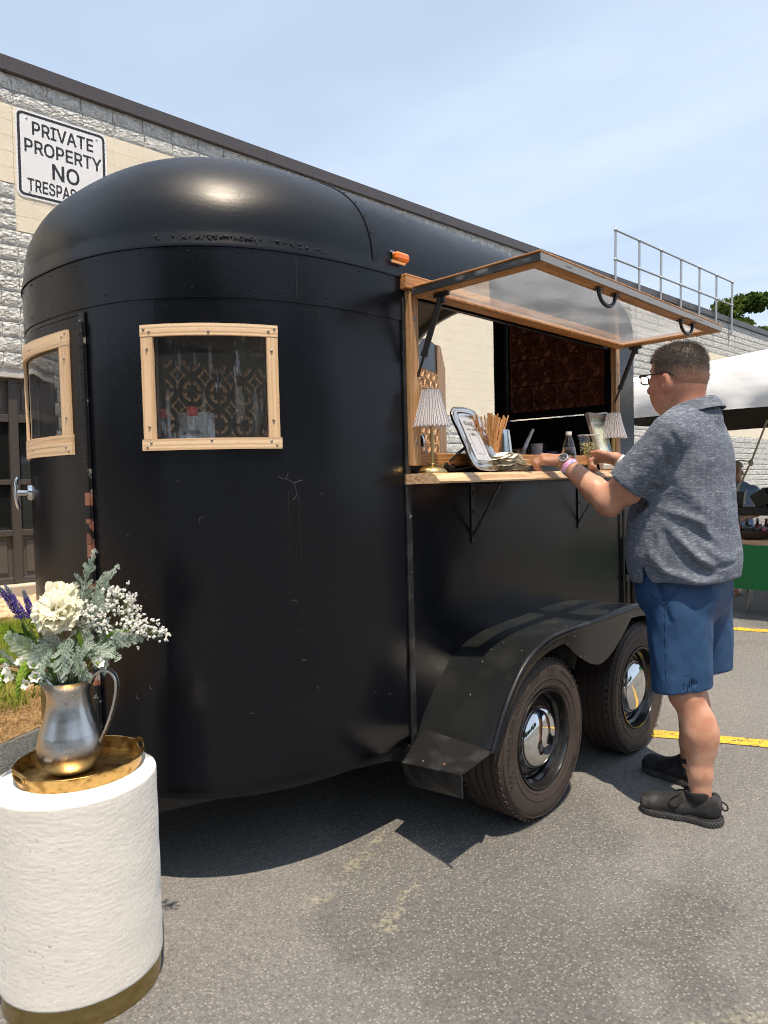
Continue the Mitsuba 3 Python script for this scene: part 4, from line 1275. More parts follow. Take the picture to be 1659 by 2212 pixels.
def lamp(label, x, y):
    t = thing('table_lamp', label, 'lamp', 'small brass lamps on the counter')
    M = shift(x, y, ZC)
    part(t, 'base', lathe([(0.0005, 0.0), (0.050, 0.0), (0.0505, 0.004), (0.047, 0.011), (0.036, 0.021), (0.020, 0.028), (0.0095, 0.031), (0.0085, 0.034), (0.0005, 0.034)], 48), 'brass', 40, M)
    part(t, 'switch', lathe([(0.0005, 0.018), (0.004, 0.018), (0.004, 0.0285), (0.0005, 0.029)], 14, (0.028, 0.018, 0)), 'brass', 40, M)
    part(t, 'stem', tube([(0, 0, 0.03), (0, 0, 0.215)], 0.0056, 16), 'brass', True, M)
    part(t, 'top_plate', join(lathe([(0.0005, 0.276), (0.029, 0.276), (0.0295, 0.280), (0.0005, 0.281)], 32), lathe([(0.0005, 0.281), (0.004, 0.281), (0.003, 0.287), (0.0005, 0.288)], 12)), 'screw_steel', 40, M)
    n, k = 26, 208
    a = np.arange(k) * 2 * np.pi / k
    zz = np.linspace(0, 1, 16)
    rr = 0.0305 + 0.0275 * (1 - zz) ** 1.35
    fl = (np.abs(np.cos(a * n / 2))) ** 0.7
    R_ = rr[:, None] * (1 + 0.085 * fl[None])
    Z = 0.160 + 0.118 * zz[:, None] - 0.005 * (1 - zz[:, None]) ** 6 * fl[None]
    P = np.stack([R_ * np.cos(a), R_ * np.sin(a), Z], -1)
    part(t, 'shade', grid(P, closed_v=True, flip=True), 'shade_acrylic', True, M)
    ribs = []
    for i in range(n):
        b = 2 * np.pi * i / n
        q = np.stack([(rr * 1.080) * np.cos(b), (rr * 1.080) * np.sin(b), 0.160 + 0.118 * zz - 0.004 * (1 - zz) ** 6], -1)
        ribs.append(tube(q, 0.0007 + 0.0008 * (1 - zz), 6))
        ribs.append(ico(0.0020, 1, q[0]))
        b += np.pi / n
        q = np.stack([(rr * 1.0) * np.cos(b), (rr * 1.0) * np.sin(b), 0.160 + 0.118 * zz], -1)
        ribs.append(tube(q, 0.0007 + 0.0012 * (1 - zz), 6))
    tag(part(t, 'shade_ribs', join(ribs), 'clear_ribs', True, M), kind='stuff')


lamp('brass lamp with a fluted clear shade at the left end of the counter', -1.535, 1.912)
lamp('brass lamp with a fluted clear shade behind the framed menu', -1.585, 3.392)

# silver tray used as a sign, leaning on a black easel
tl_ = unit((-0.125, 0.012, 0.235)); tu = unit((0.0, 1.0, 0.0)); tu = unit(tu - tl_ * np.dot(tu, tl_)); tn = np.cross(tu, tl_)
st = thing('silver_tray_sign', 'scalloped silver tray leaning back as a card holder beside the left lamp', 'sign')
Mt = mat4(tu, tl_, tn, (-1.497, 2.185, ZC))
aa = np.linspace(0, 2 * np.pi, 160, endpoint=False)


def tray_outline(w, h, sc):
    # rounded rectangle with ogee corners
    c, s = np.cos(aa), np.sin(aa); p = 5.0
    r = (np.abs(c / w) ** p + np.abs(s / h) ** p) ** (-1 / p)
    sw_ = 1 + sc * (np.cos(aa * 8) * 0.5 + np.cos(aa * 4) * -0.6)
    return np.stack([r * c * sw_, h_ * 0 + r * s * sw_ + 0.136], -1)


h_ = 0.0
rings = []
for w, h, z, sc in ((0.083, 0.136, 0.006, .035), (0.083, 0.136, 0.009, .035), (0.079, 0.131, 0.0095, .03), (0.072, 0.124, 0.006, .03), (0.066, 0.117, 0.004, .025), (0.060, 0.110, 0.0075, .02), (0.056, 0.106, 0.008, .01), (0.050, 0.100, 0.003, 0.0), (0.046, 0.096, 0.002, 0.0), (0.0005, 0.0006, 0.002, 0)):
    o = tray_outline(w, h, sc); rings.append(np.c_[o, np.full(160, z)])
front = np.stack(rings)
backr = np.stack([np.c_[tray_outline(0.083, 0.136, .035), np.full(160, 0.006)], np.c_[tray_outline(0.080, 0.132, .035), np.full(160, -0.004)], np.c_[tray_outline(0.0005, 0.0006, 0), np.full(160, -0.004)]])
part(st, 'tray', moved(grid(front, closed_v=True), Mt), 'silver', True)
part(st, 'backing', moved(grid(backr, closed_v=True, flip=True), Mt), 'black_metal', 40)
part(st, 'card', moved(box((-0.043, 0.046, 0.0035), (0.043, 0.226, 0.0042)), Mt), mat('card_grey', pri((0.50, 0.51, 0.55), 0.5)))
cw = []
r_ = np.random.default_rng(4)
for i in range(7):
    x0 = -0.026 + i * 0.0078
    cw.append(tube(smooth_path([(x0, 0.196, 0.0046), (x0 + 0.001, 0.206 + 0.006 * r_.random(), 0.0046), (x0 + 0.004, 0.203, 0.0046), (x0 + 0.003, 0.194 - 0.005 * (i in (4, 6)), 0.0046), (x0 + 0.006, 0.197, 0.0046)], 14), 0.0007, 5))
cw += [box((-0.024 + i * 0.0075, 0.174, 0.0043), (-0.0185 + i * 0.0075, 0.1795, 0.0047)) for i in (0, 1, 2, 4, 5, 6)]
tag(part(st, 'handwriting', moved(join(cw), Mt), 'ink'), kind='stuff')
bf = shapely.box(-0.022, 0.077, 0.022, 0.152).buffer(0.004).difference(shapely.box(-0.022, 0.077, 0.022, 0.152).buffer(0.0028))
part(st, 'printed_box', moved(extrude(bf, 0.0005), Mt @ shift(0, 0, 0.0043)), 'ink')
part(st, 'printed_tab', moved(box((-0.009, 0.1515, 0.0044), (0.009, 0.1605, 0.005)), Mt), 'ink')
part(st, 'easel', join(moved(tm([(-0.05, 0.02, -0.006), (-0.05, 0.15, -0.006), (-0.03, 0.15, -0.006), (-0.03, 0.02, -0.006)], [(0, 1, 2, 3)]), Mt), obox(Mt[:3, 3] + tl_ * 0.12 - tn * 0.006 - tu * 0.03, (-1.64, 2.055, ZC + 0.004), 0.035, 0.006, c=0.001), obox(Mt[:3, 3] + tl_ * 0.035 - tn * 0.006, (-1.62, 2.10, ZC + 0.006), 0.008, 0.004)), 'black_metal')
cl = SDF((-1.75, 1.98, ZC - 0.02), (-1.58, 2.16, ZC + 0.10), 0.005)
for i in range(9):
    q = np.array([-1.66 + 0.05 * r_.random(), 2.03 + 0.08 * r_.random(), ZC + 0.012 + 0.045 * r_.random()])
    cl.ell(q, (0.022, 0.026, 0.016), 0.01)
whole('black_cloth', cl.mesh(1), 'black_matte', 'crumpled black cloth behind the silver tray on the sill side of the counter', 'cloth', True)

# straws in a glass
sc_ = np.array([-1.562, 2.292, ZC])
gcup = thing('straw_cup', 'short clear glass holding a fan of brown straws', 'cup')
part(gcup, 'wall', lathe([(0.024, 0.0), (0.026, 0.075), (0.0245, 0.075), (0.0225, 0.004), (0.0005, 0.004)], 32, sc_), 'solid_glass', 40)
for i in range(40):
    a, k = r_.random() * 2 * np.pi, math.sqrt(r_.random())
    b = sc_ + np.array([math.cos(a), math.sin(a), 0]) * 0.010 * k + [0, 0, 0.006]
    d_ = np.array([math.cos(a) * 0.035 * k, math.sin(a) * 0.105 * k + 0.008, 0.195 + 0.02 * r_.random()])
    ax = np.array([b, b + d_])
    whole('drinking_straw', tube(ax, 0.0027, 8, caps=True), 'straw_brown', 'thin brown drinking straw fanned out in the straw glass', 'straw', 40, 'brown straws in the glass')

whole('shaker_cup', lathe([(0.0005, 0.163), (0.0245, 0.163), (0.0262, 0.160), (0.030, 0.135), (0.039, 0.06), (0.045, 0.008), (0.0465, 0.004), (0.0465, 0.0), (0.044, 0.0), (0.0235, 0.157)], 56, (-1.565, 2.385, ZC)), 'steel_cup', 'upturned steel shaker cup beside the straws', 'cup', 40)

# napkins
nk = thing('napkin_stack', 'fanned pile of white paper napkins at the edge of the counter', 'napkins')
for i in range(14):
    n = 14
    u, v = np.meshgrid(np.linspace(-0.5, 0.5, n), np.linspace(-0.5, 0.5, n), indexing='ij')
    ang = math.radians(78 + 14 * r_.normal())
    lift = 0.0030 * i + 0.010 * np.maximum(0, -u - 0.1) * i / 6 + 0.008 * meshkit.fbm(np.stack([u * 3 + i, v * 3, u * 0], -1), 2, i) + 0.030 * (i / 14) * np.exp(-((u + 0.1) / 0.25) ** 2)
    X, Y = u * 0.15, v * 0.085
    c, s = math.cos(ang), math.sin(ang)
    P = np.stack([-1.502 + c * X - s * Y + 0.006 * r_.normal(), 2.33 + s * X + c * Y + 0.010 * r_.normal(), ZC + 0.001 + lift], -1)
    part(nk, 'sheet', grid(P), 'paper', True)

# jars and things further in
jr = thing('steel_lid_jar', 'squat glass jar with a steel lid inside the left jamb', 'jar')
part(jr, 'body', lathe([(0.0005, 0.0), (0.045, 0.0), (0.048, 0.01), (0.048, 0.085), (0.040, 0.100), (0.036, 0.104)], 40, (-1.765, 2.095, ZC)), 'grey_glass', 40)
part(jr, 'lid', lathe([(0.038, 0.104), (0.041, 0.106), (0.041, 0.128), (0.036, 0.145), (0.0005, 0.147)], 40, (-1.765, 2.095, ZC)), 'steel_cup', 40)
part(jr, 'contents', lathe([(0.0005, 0.004), (0.044, 0.004), (0.0445, 0.06), (0.0005, 0.062)], 32, (-1.765, 2.095, ZC)), mat('dark_fill', pri((0.08, 0.075, 0.07), 0.4)), 40)
whole('muddler', tube([(-1.76, 2.828, ZC + 0.06), (-1.755, 2.86, ZC + 0.12), (-1.75, 2.917, ZC + 0.194)], [0.010, 0.0095, 0.006], 12), 'frost', 'clear plastic muddler leaning behind the sill', 'muddler', True)
mb = part(None, 'measuring_jug', lathe([(0.0005, 0.0), (0.034, 0.0), (0.040, 0.10), (0.042, 0.105), (0.039, 0.10), (0.033, 0.003)], 32, (-1.75, 2.78, ZC)), 'grey_glass', 40); tag(mb, 'clear measuring jug that the muddler leans out of', 'jug')
cu = thing('cup_stack', 'stack of ribbed clear plastic cups behind the sill', 'cups')
for i in range(7):
    part(cu, 'cup', lathe([(0.0225 + 0.0, 0.013 * i + 0.05), (0.028, 0.013 * i + 0.064), (0.0285, 0.013 * i + 0.064), (0.0275, 0.013 * i + 0.060), (0.0225, 0.013 * i + 0.05)], 28, (-1.76, 2.965, ZC - 0.012)), 'clear_ribs' if i % 2 else 'frost', 40)
whole('cork_jar', join(lathe([(0.0005, 0.0), (0.026, 0.0), (0.026, 0.075), (0.02, 0.085), (0.02, 0.10), (0.0005, 0.1)], 28, (-1.80, 2.895, ZC))), 'frame_taupe', 'small brown jar between the muddler and the plastic cups', 'jar', 40)
whole('card_reader', box((-1.85, 3.03, ZC), (-1.81, 3.15, ZC + 0.135), 0.006), 'black_metal', 'black box standing inside the trailer behind the water bottle', 'device', 30)
whole('navy_tin', lathe([(0.0005, 0.0), (0.04, 0.0), (0.04, 0.095), (0.038, 0.097), (0.0005, 0.097)], 32, (-1.77, 3.10, ZC)), mat('navy', pri((0.03, 0.04, 0.12), 0.4)), 'small navy tin left of the water bottle', 'tin', 40)

wb_ = thing('water_bottle', 'clear plastic water bottle with a white cap beside the watch hand', 'bottle')
bprof = [(0.0005, 0.002), (0.028, 0.0), (0.033, 0.006), (0.034, 0.020), (0.0325, 0.026), (0.034, 0.032), (0.034, 0.070), (0.0325, 0.084), (0.028, 0.108), (0.021, 0.135), (0.0145, 0.152), (0.0122, 0.158), (0.0122, 0.164)]
part(wb_, 'body', lathe(bprof, 40, (-1.622, 3.012, ZC)), 'glass', 40)
part(wb_, 'water', lathe([(max(0.0005, r - 0.0012), z + 0.001) for r, z in bprof[:9]] + [(0.0005, 0.109)], 40, (-1.622, 3.012, ZC)), 'water', 40)
part(wb_, 'cap', lathe([(0.0005, 0.162), (0.0132, 0.162), (0.0135, 0.164), (0.0135, 0.176), (0.012, 0.179), (0.0005, 0.1795)], 32, (-1.622, 3.012, ZC)), 'white_cap', 40)

hj = thing('herb_jar', 'wide faceted glass jar of dried herbs in front of the framed menu', 'jar')
n = 12
a = np.arange(n * 4) * 2 * np.pi / (n * 4)
rp = [(0.033, 0.0), (0.036, 0.01), (0.037, 0.07), (0.038, 0.10), (0.040, 0.125), (0.046, 0.152), (0.050, 0.166)]
P = np.stack([np.stack([r * (1 + 0.05 * np.sign(np.sin(a * n / 2 + z * 60)) * np.abs(np.sin(a * n / 2 + z * 60)) * (0.12 > z)) * np.cos(a), r * (1 + 0.05 * np.sin(a * n / 2 - z * 60) * (0.12 > z)) * np.sin(a), a * 0 + z], -1) for r, z in rp]) + np.array([-1.603, 3.165, ZC])
part(hj, 'wall', grid(P, closed_v=True, flip=True), 'glass', True)
part(hj, 'rim', tube([np.array([-1.603 + 0.050 * math.cos(t), 3.165 + 0.050 * math.sin(t), ZC + 0.166]) for t in np.linspace(0, 2 * np.pi, 48)], 0.0014, 8, caps=False), 'clear_ribs', True)
hb_ = []
for i in range(420):
    t, k, z = r_.random() * 6.283, math.sqrt(r_.random()), 0.006 + 0.125 * r_.random()
    R0_ = 0.031 + 0.012 * max(0, z - 0.09) / 0.04
    p = np.array([-1.603 + R0_ * k * math.cos(t), 3.165 + R0_ * k * math.sin(t), ZC + z])
    d_ = unit(r_.normal(size=3)) * (0.006 + 0.008 * r_.random()) * (0.5 if k > 0.8 else 1)
    hb_.append(obox(p - d_ * 0.6, p + d_ * 0.6 + 1e-5, 0.0035, 0.0015))
tag(part(hj, 'dried_herbs', join(hb_), 'herb'), kind='stuff')

# framed menu, leaning back
fm = thing('framed_menu', 'grey framed CARNIVAL menu card leaning back at the right end of the counter', 'menu')
fl_ = unit((-0.070, 0.0, 0.245)); fu = unit((0.0, 1, 0)); fn_ = np.cross(fu, fl_)
Mf = mat4(fu, fl_, fn_, (-1.575, 3.345, ZC))
W_, H_ = 0.240, 0.285
for a_, b_ in (((-W_ / 2, 0.0, 0), (W_ / 2, 0.022, 0.02)), ((-W_ / 2, H_ - 0.022, 0), (W_ / 2, H_, 0.02)), ((-W_ / 2, 0.0222, 0), (-W_ / 2 + 0.022, H_ - 0.0222, 0.0198)), ((W_ / 2 - 0.022, 0.0222, 0), (W_ / 2, H_ - 0.0222, 0.0198))):
    part(fm, 'moulding', moved(box(a_, b_, 0.002), Mf), 'frame_taupe')
part(fm, 'card', moved(box((-W_ / 2 + 0.021, 0.021, 0.004), (W_ / 2 - 0.021, H_ - 0.021, 0.006)), Mf), 'paper_mint')
part(fm, 'heading', moved(text('CARNIVAL', 0.026, 0.0006, True, 0.95), Mf @ shift(0, 0.208, 0.0062)), 'ink_grey')
part(fm, 'small_heading', moved(text('COCKTAIL', 0.009, 0.0006, False, 1.6), Mf @ shift(0, 0.244, 0.0062)), 'ink_grey')
ln = []
for k in range(4):
    for j in range(3):
        ln.append(box((-0.082 + 0.012 * j, 0.150 - 0.012 * k, 0.0062), (-0.073 + 0.012 * j, 0.1545 - 0.012 * k, 0.0067)))
for k in range(4):
    for j in range(5):
        ln.append(box((-0.03 + 0.013 * j + 0.004 * (k % 2), 0.058 - 0.009 * k, 0.0062), (-0.020 + 0.013 * j, 0.0615 - 0.009 * k, 0.0067)))
tag(part(fm, 'printed_lines', moved(join(ln), Mf), 'ink_grey'), kind='stuff')
part(fm, 'drawn_glass', moved(extrude(shapely.Polygon([(0.018, 0.142), (0.05, 0.142), (0.046, 0.10), (0.036, 0.092), (0.036, 0.075), (0.046, 0.070), (0.022, 0.070), (0.032, 0.075), (0.032, 0.092), (0.022, 0.10)]), 0.0005), Mf @ shift(0, 0, 0.0062)), 'ink_blue')
fd_ = [tube([(0.034, 0.144, 0.0066), (0.034 + 0.022 * math.sin(t), 0.158 + 0.024 * math.cos(t), 0.0066)], 0.0010, 5) for t in np.linspace(-1.5, 1.5, 9)]
tag(part(fm, 'drawn_flower', moved(join(fd_), Mf), 'ink_grey'), kind='stuff')
part(fm, 'glazing', moved(tm([(-W_ / 2 + 0.021, 0.021, 0.0095), (W_ / 2 - 0.021, 0.021, 0.0095), (W_ / 2 - 0.021, H_ - 0.021, 0.0095), (-W_ / 2 + 0.021, H_ - 0.021, 0.0095)], [(0, 1, 2, 3)]), Mf), 'glass')

# behind the nose window
def spirit(label, x, y, z0, s=1.0):
    t = thing('spirit_bottle', label, 'bottle', 'red capped bottles in the nose window')
    M = shift(x, y, z0) @ np.diag([s, s, s, 1])
    pr = [(0.0005, 0.0), (0.040, 0.0), (0.043, 0.006), (0.043, 0.020), (0.036, 0.034), (0.022, 0.050), (0.016, 0.066), (0.0145, 0.092), (0.0145, 0.098)]
    part(t, 'body', lathe(pr, 40), 'glass', 40, M)
    part(t, 'liquor', lathe([(max(0.0005, r - 0.002), z + 0.001) for r, z in pr[:6]] + [(0.0005, 0.051)], 40), 'water', 40, M)
    part(t, 'cap', lathe([(0.0005, 0.096), (0.0165, 0.096), (0.017, 0.099), (0.017, 0.120), (0.0155, 0.122), (0.0005, 0.1225)], 32), 'red_cap', 40, M)


spirit('clear bottle with a red cap in the middle of the nose window', -1.895, 1.222, 1.437)
spirit('clear bottle with a red cap at the left edge of the nose window', -2.005, 1.185, 1.437)
pt = thing('paper_towel_roll', 'roll of white paper towel standing behind the red capped bottle', 'paper towel')
part(pt, 'roll', lathe([(0.018, 0.0), (0.054, 0.0), (0.0545, 0.004), (0.0545, 0.110), (0.053, 0.113), (0.018, 0.113)], 48, (-1.985, 1.295, 1.437)), 'towel_paper', 40)
part(pt, 'core', lathe([(0.0175, 0.001), (0.0185, 0.001), (0.0185, 0.1125), (0.0175, 0.1125)], 32, (-1.985, 1.295, 1.437)), 'frame_taupe', 40)
whole('bar_tool', join(tube([(-1.735, 1.38, 1.66), (-1.738, 1.375, 1.60)], 0.003, 8), tube([(-1.738, 1.375, 1.60), (-1.742, 1.366, 1.545)], 0.009, 10), tube([(-1.742, 1.366, 1.545), (-1.752, 1.352, 1.475)], 0.013, 12)), 'black_metal', 'black bar tool hanging by the right stile of the nose window', 'tool', 40)
PLACE = None
# ---------------------------------------------------------------- plinth, tray, pitcher
PX, PY, PR, PH = -1.908, 0.831, 0.206, 0.563
pln = thing('plinth', 'white plaster drum plinth with a brass foot band', 'plinth')
pp = [(0.0005, 0.058), (PR - 0.005, 0.058), (PR - 0.001, 0.061)] + [(PR, z) for z in np.linspace(0.066, PH - 0.006, 24)] + [(PR - 0.0015, PH - 0.002), (PR - 0.005, PH), (0.0005, PH)]
pm = lathe(pp, 120, (PX, PY, 0))
v = np.array(pm.vertices); d_ = v[:, :2] - [PX, PY]; rr_ = np.linalg.norm(d_, axis=1, keepdims=True)
v[:, :2] += d_ / np.maximum(rr_, 1e-6) * (rr_ > PR - 0.002) * 0.004 * (meshkit.fbm(np.c_[v[:, :2] * 9, v[:, 2:] * 14], 4, 8)[:, None] - 0.5)
part(pln, 'drum', tm(v, pm.faces), 'plaster', 40)
part(pln, 'foot_band', lathe([(0.0005, 0.001), (PR * 0.962, 0.001), (PR * 0.967, 0.003), (PR * 0.967, 0.0575), (0.0005, 0.0575)], 120, (PX, PY, 0)), 'brass_band', 40)

tcx, tcy, tz = -1.933, 0.857, PH + 0.0008
tyt = thing('brass_tray', 'round antique brass tray with cut out handles on the plinth', 'tray')
na, nz = 144, 9
ang = np.arange(na) * 2 * np.pi / na
hs = [math.radians(77), math.radians(-90)]


def tray_r(a, z):
    return np.hypot(0.157 * np.cos(a), 0.165 * np.sin(a)) * (0.967 + 0.033 * z / 0.034)


def hdist(a):
    return np.minimum(*[np.abs((a - h + np.pi) % (2 * np.pi) - np.pi) for h in hs])


top = 0.031 + 0.012 * np.exp(-(hdist(ang) / 0.24) ** 4)
zs = np.linspace(0, 1, nz)
Z = top[None] * zs[:, None]
A_ = np.repeat(ang[None], nz, 0)
R_ = tray_r(A_, Z)
P = np.stack([tcx + R_ * np.cos(A_), tcy + R_ * np.sin(A_), tz + 0.002 + Z], -1)
Pi = np.stack([tcx + (R_ - 0.0028) * np.cos(A_), tcy + (R_ - 0.0028) * np.sin(A_), tz + 0.002 + Z], -1)
open_ = np.zeros((nz - 1, na), bool)
for i in range(nz - 1):
    for j in range(na):
        am, zm = ang[j] + np.pi / na, (Z[i, j] + Z[i + 1, j]) / 2
        open_[i, j] = (hdist(np.array([am]))[0] / 0.20) ** 4 + ((zm - 0.026) / 0.0105) ** 4 < 1
F = []
for i in range(nz - 1):
    for j in range(na):
        if not open_[i, j]:
            k = (j + 1) % na
            F += [(i * na + j, i * na + k, (i + 1) * na + k, (i + 1) * na + j)]
N = nz * na
F = np.array(F)
wallm = tm(np.vstack([P.reshape(-1, 3), Pi.reshape(-1, 3)]), np.vstack([F, F[:, ::-1] + N]))
part(tyt, 'wall', wallm, 'old_brass', 40)
part(tyt, 'floor', join(grid(np.stack([np.stack([tcx + k * 0.967 * 0.157 * np.cos(ang), tcy + k * 0.967 * 0.165 * np.sin(ang), np.full(na, tz + z)], -1) for k, z in ((1, 0.0), (1, 0.003), (0.98, 0.0025), (0.5, 0.0025), (0.002, 0.0025))]), closed_v=True)), 'old_brass', 40)
part(tyt, 'rim', tube([(tcx + tray_r(a, t) * math.cos(a), tcy + tray_r(a, t) * math.sin(a), tz + 0.002 + t) for a, t in zip(np.r_[ang, ang[0]], np.r_[top, top[0]])], 0.0026, 8, caps=False), 'old_brass', True)
for h in hs:
    q = []
    for t in np.linspace(0, 2 * np.pi, 40):
        ct, st_ = math.cos(t), math.sin(t)
        a, z = h + 0.205 * np.sign(ct) * abs(ct) ** 0.6, 0.026 + 0.0108 * np.sign(st_) * abs(st_) ** 0.7
        r = tray_r(a, z) + 0.001
        q.append((tcx + r * math.cos(a), tcy + r * math.sin(a), tz + 0.002 + z))
    part(tyt, 'handle_ring', tube(q, 0.0032, 8, caps=False), 'old_brass', True)

pc = thing('pitcher', 'brushed pewter water pitcher full of flowers on the brass tray', 'pitcher')
cx, cy, cz = -1.940, 0.836, tz + 0.0035
prof = np.array([(0.0005, 0.0), (0.046, 0.0), (0.052, 0.002), (0.066, 0.014), (0.0775, 0.032), (0.0835, 0.055), (0.0840, 0.072), (0.0800, 0.096), (0.0715, 0.124), (0.0615, 0.158), (0.0555, 0.188), (0.0542, 0.205), (0.0565, 0.224), (0.0625, 0.240), (0.0680, 0.2475)])
from scipy.interpolate import PchipInterpolator
s_ = np.r_[0, np.cumsum(np.hypot(*np.diff(prof, axis=0).T))]
sp = PchipInterpolator(s_, prof)(np.linspace(0, s_[-1], 60))
na = 80; a = np.arange(na) * 2 * np.pi / na
SPD = np.array([-0.735, -0.678])          # where the lip points
ca = np.cos(a) * SPD[0] + np.sin(a) * SPD[1]


def pit(r, z):
    lipf = np.clip((z - 0.20) / 0.0475, 0, 1) ** 1.5
    R = r * (1 + 0.30 * lipf * np.clip(ca, 0, 1) ** 5 - 0.05 * lipf * np.clip(1 - np.abs(ca - 0.5) * 3, 0, 1))
    return np.stack([cx + R * np.cos(a), cy + R * np.sin(a), np.full(na, cz + z) + 0.006 * lipf * np.clip(ca, 0, 1) ** 3], -1)


outer = np.stack([pit(r, z) for r, z in sp]); inner = np.stack([pit(max(0.0004, r - 0.0022), z + 0.001) for r, z in sp[::-1]])
part(pc, 'body', grid(np.concatenate([outer, inner]), closed_v=True, flip=True), 'pewter', 50)
RH = np.array([0.735, 0.678, 0.0])
hc = np.array([cx, cy, cz])
hpts = smooth_path([hc + RH * 0.064 + [0, 0, .236], hc + RH * 0.082 + [0, 0, .262], hc + RH * 0.104 + [0, 0, .268], hc + RH * 0.124 + [0, 0, .255], hc + RH * 0.130 + [0, 0, .226], hc + RH * 0.122 + [0, 0, .180], hc + RH * 0.106 + [0, 0, .132], hc + RH * 0.088 + [0, 0, .092], hc + RH * 0.079 + [0, 0, .074]], 44)
hw = np.array([0.678, -0.735, 0])
t_ = np.gradient(hpts, axis=0); t_ /= np.linalg.norm(t_, axis=1, keepdims=True); nn = np.cross(t_, hw)
pf = [(-.011, -.0015), (-.011, .0025), (-.0085, .0042), (-.005, .0028), (0, .0040), (.005, .0028), (.0085, .0042), (.011, .0025), (.011, -.0015), (0, -.003)]
Ph = np.stack([hpts + hw * u + nn * -w for u, w in pf], 1)
part(pc, 'handle', grid(Ph, closed_v=True), 'pewter', 50)

# ---------------------------------------------------------------- the flowers
FO_ = np.array([-1.925, 0.848, 0.0]); FR = np.array([0.735, 0.678, 0.0]); FD = np.array([-0.678, 0.735, 0.0]); UP = np.array([0, 0, 1.0])
mouth = np.array([cx, cy, cz + 0.22])
fr = np.random.default_rng(11)


def fp(lat, z, dep=0.0):
    return FO_ + FR * lat + FD * dep + UP * z


def stem_to(p, r=0.0016, sides=6):
    p = np.asarray(p, float)
    q = mouth + np.array([*(p - mouth)[:2] * 0.25, 0.0])
    return tube(smooth_path([mouth * 0.4 + q * 0.6 - UP * 0.12, q, q * 0.45 + p * 0.55 + UP * 0.012, p], 14), r, sides)


def leaf_quad(base, d, n, L, w, curl=0.15):
    """a pointed leaf of 4 quads"""
    d, n = unit(d), unit(n); s = unit(np.cross(d, n)); n = np.cross(s, d)
    rows = []
    for t, k in ((0, 0.15), (0.25, 0.8), (0.55, 1.0), (0.82, 0.62), (1.0, 0.03)):
        c = base + d * L * t - n * curl * L * t * t
        rows.append([c - s * w * k / 2 + n * w * 0.12 * k, c, c + s * w * k / 2 + n * w * 0.12 * k])
    return grid(np.array(rows))


# white peony
pe = thing('peony', 'large ruffled white peony at the front of the pitcher', 'flower')
pcen = fp(-0.020, 1.004, -0.045)
axis = unit(-FD * 0.75 + UP * 0.62 - FR * 0.1)
e1 = unit(np.cross(axis, UP)); e2 = np.cross(axis, e1)
part(pe, 'stem', stem_to(pcen - axis * 0.03, 0.0028), 'stem_green', True)


def petal(L, w, cup, ruffle, seed):
    r = np.random.default_rng(seed)
    n = 15
    u, t = np.meshgrid(np.linspace(-1, 1, n), np.linspace(0, 1, n), indexing='ij')
    wd = w * np.sin(np.clip(t, 0, 1) * 1.9 + 0.25) ** 0.8
    x = u * wd / 2
    ph = r.random(4) * 6.28
    edge = 1 - 0.10 * u ** 2 + 0.05 * np.sin(5 * u + ph[0]) + 0.03 * np.sin(11 * u + ph[1])
    y = t * L * edge
    z = cup * L * (t ** 1.6) * (0.75 + 0.25 * u ** 2) + ruffle * L * t ** 2 * (np.sin(4 * u + ph[2]) + 0.7 * np.sin(9 * u + ph[3]) + 0.35 * np.sin(19 * u + ph[0])) + 0.25 * wd * (u ** 2) * (0.4)
    return grid(np.stack([x, y, z], -1))


pv = [[mikit.ply(petal(1.0, 1.05, c, 0.055, 10 * k + i), 'petal', True) for i in range(4)] for k, c in enumerate((0.20, 0.55, 0.95))]
for ring, (cnt, L, tilt, off, k) in enumerate(((11, 0.053, 8, 0.006, 0), (11, 0.050, 24, 0.006, 0), (12, 0.045, 38, 0.010, 1), (12, 0.040, 52, 0.012, 1), (11, 0.035, 64, 0.010, 1), (10, 0.030, 76, 0.012, 2), (8, 0.025, 86, 0.008, 2))):
    for i in range(cnt):
        a = 2 * np.pi * (i + 0.5 * (ring % 2)) / cnt + 0.25 * fr.normal()
        rad = e1 * math.cos(a) + e2 * math.sin(a)
        tl = math.radians(tilt + 9 * fr.normal())
        y = rad * math.cos(tl) + axis * math.sin(tl); s = np.cross(y, unit(np.cross(rad, axis))); x = unit(np.cross(y, s)); z = np.cross(x, y)
        sc = L * (0.85 + 0.3 * fr.random())
        part(pe, 'petal', pv[k][fr.integers(4)], None, m=mat4(x * sc, y * sc, z * sc, pcen + rad * off - axis * 0.008 + axis * 0.004 * ring))
for i in range(7):
    a = fr.random() * 6.28; y = unit(UP + 0.5 * FR * fr.normal() + 0.4 * FD * fr.normal()); x = unit(np.cross(y, [math.cos(a), math.sin(a), 0.1])); z = np.cross(x, y)
    part(pe, 'petal', pv[1][i % 4], None, m=mat4(x * 0.036, y * 0.042, z * 0.036, fp(-0.018 + 0.012 * fr.normal(), 1.035, -0.02)))

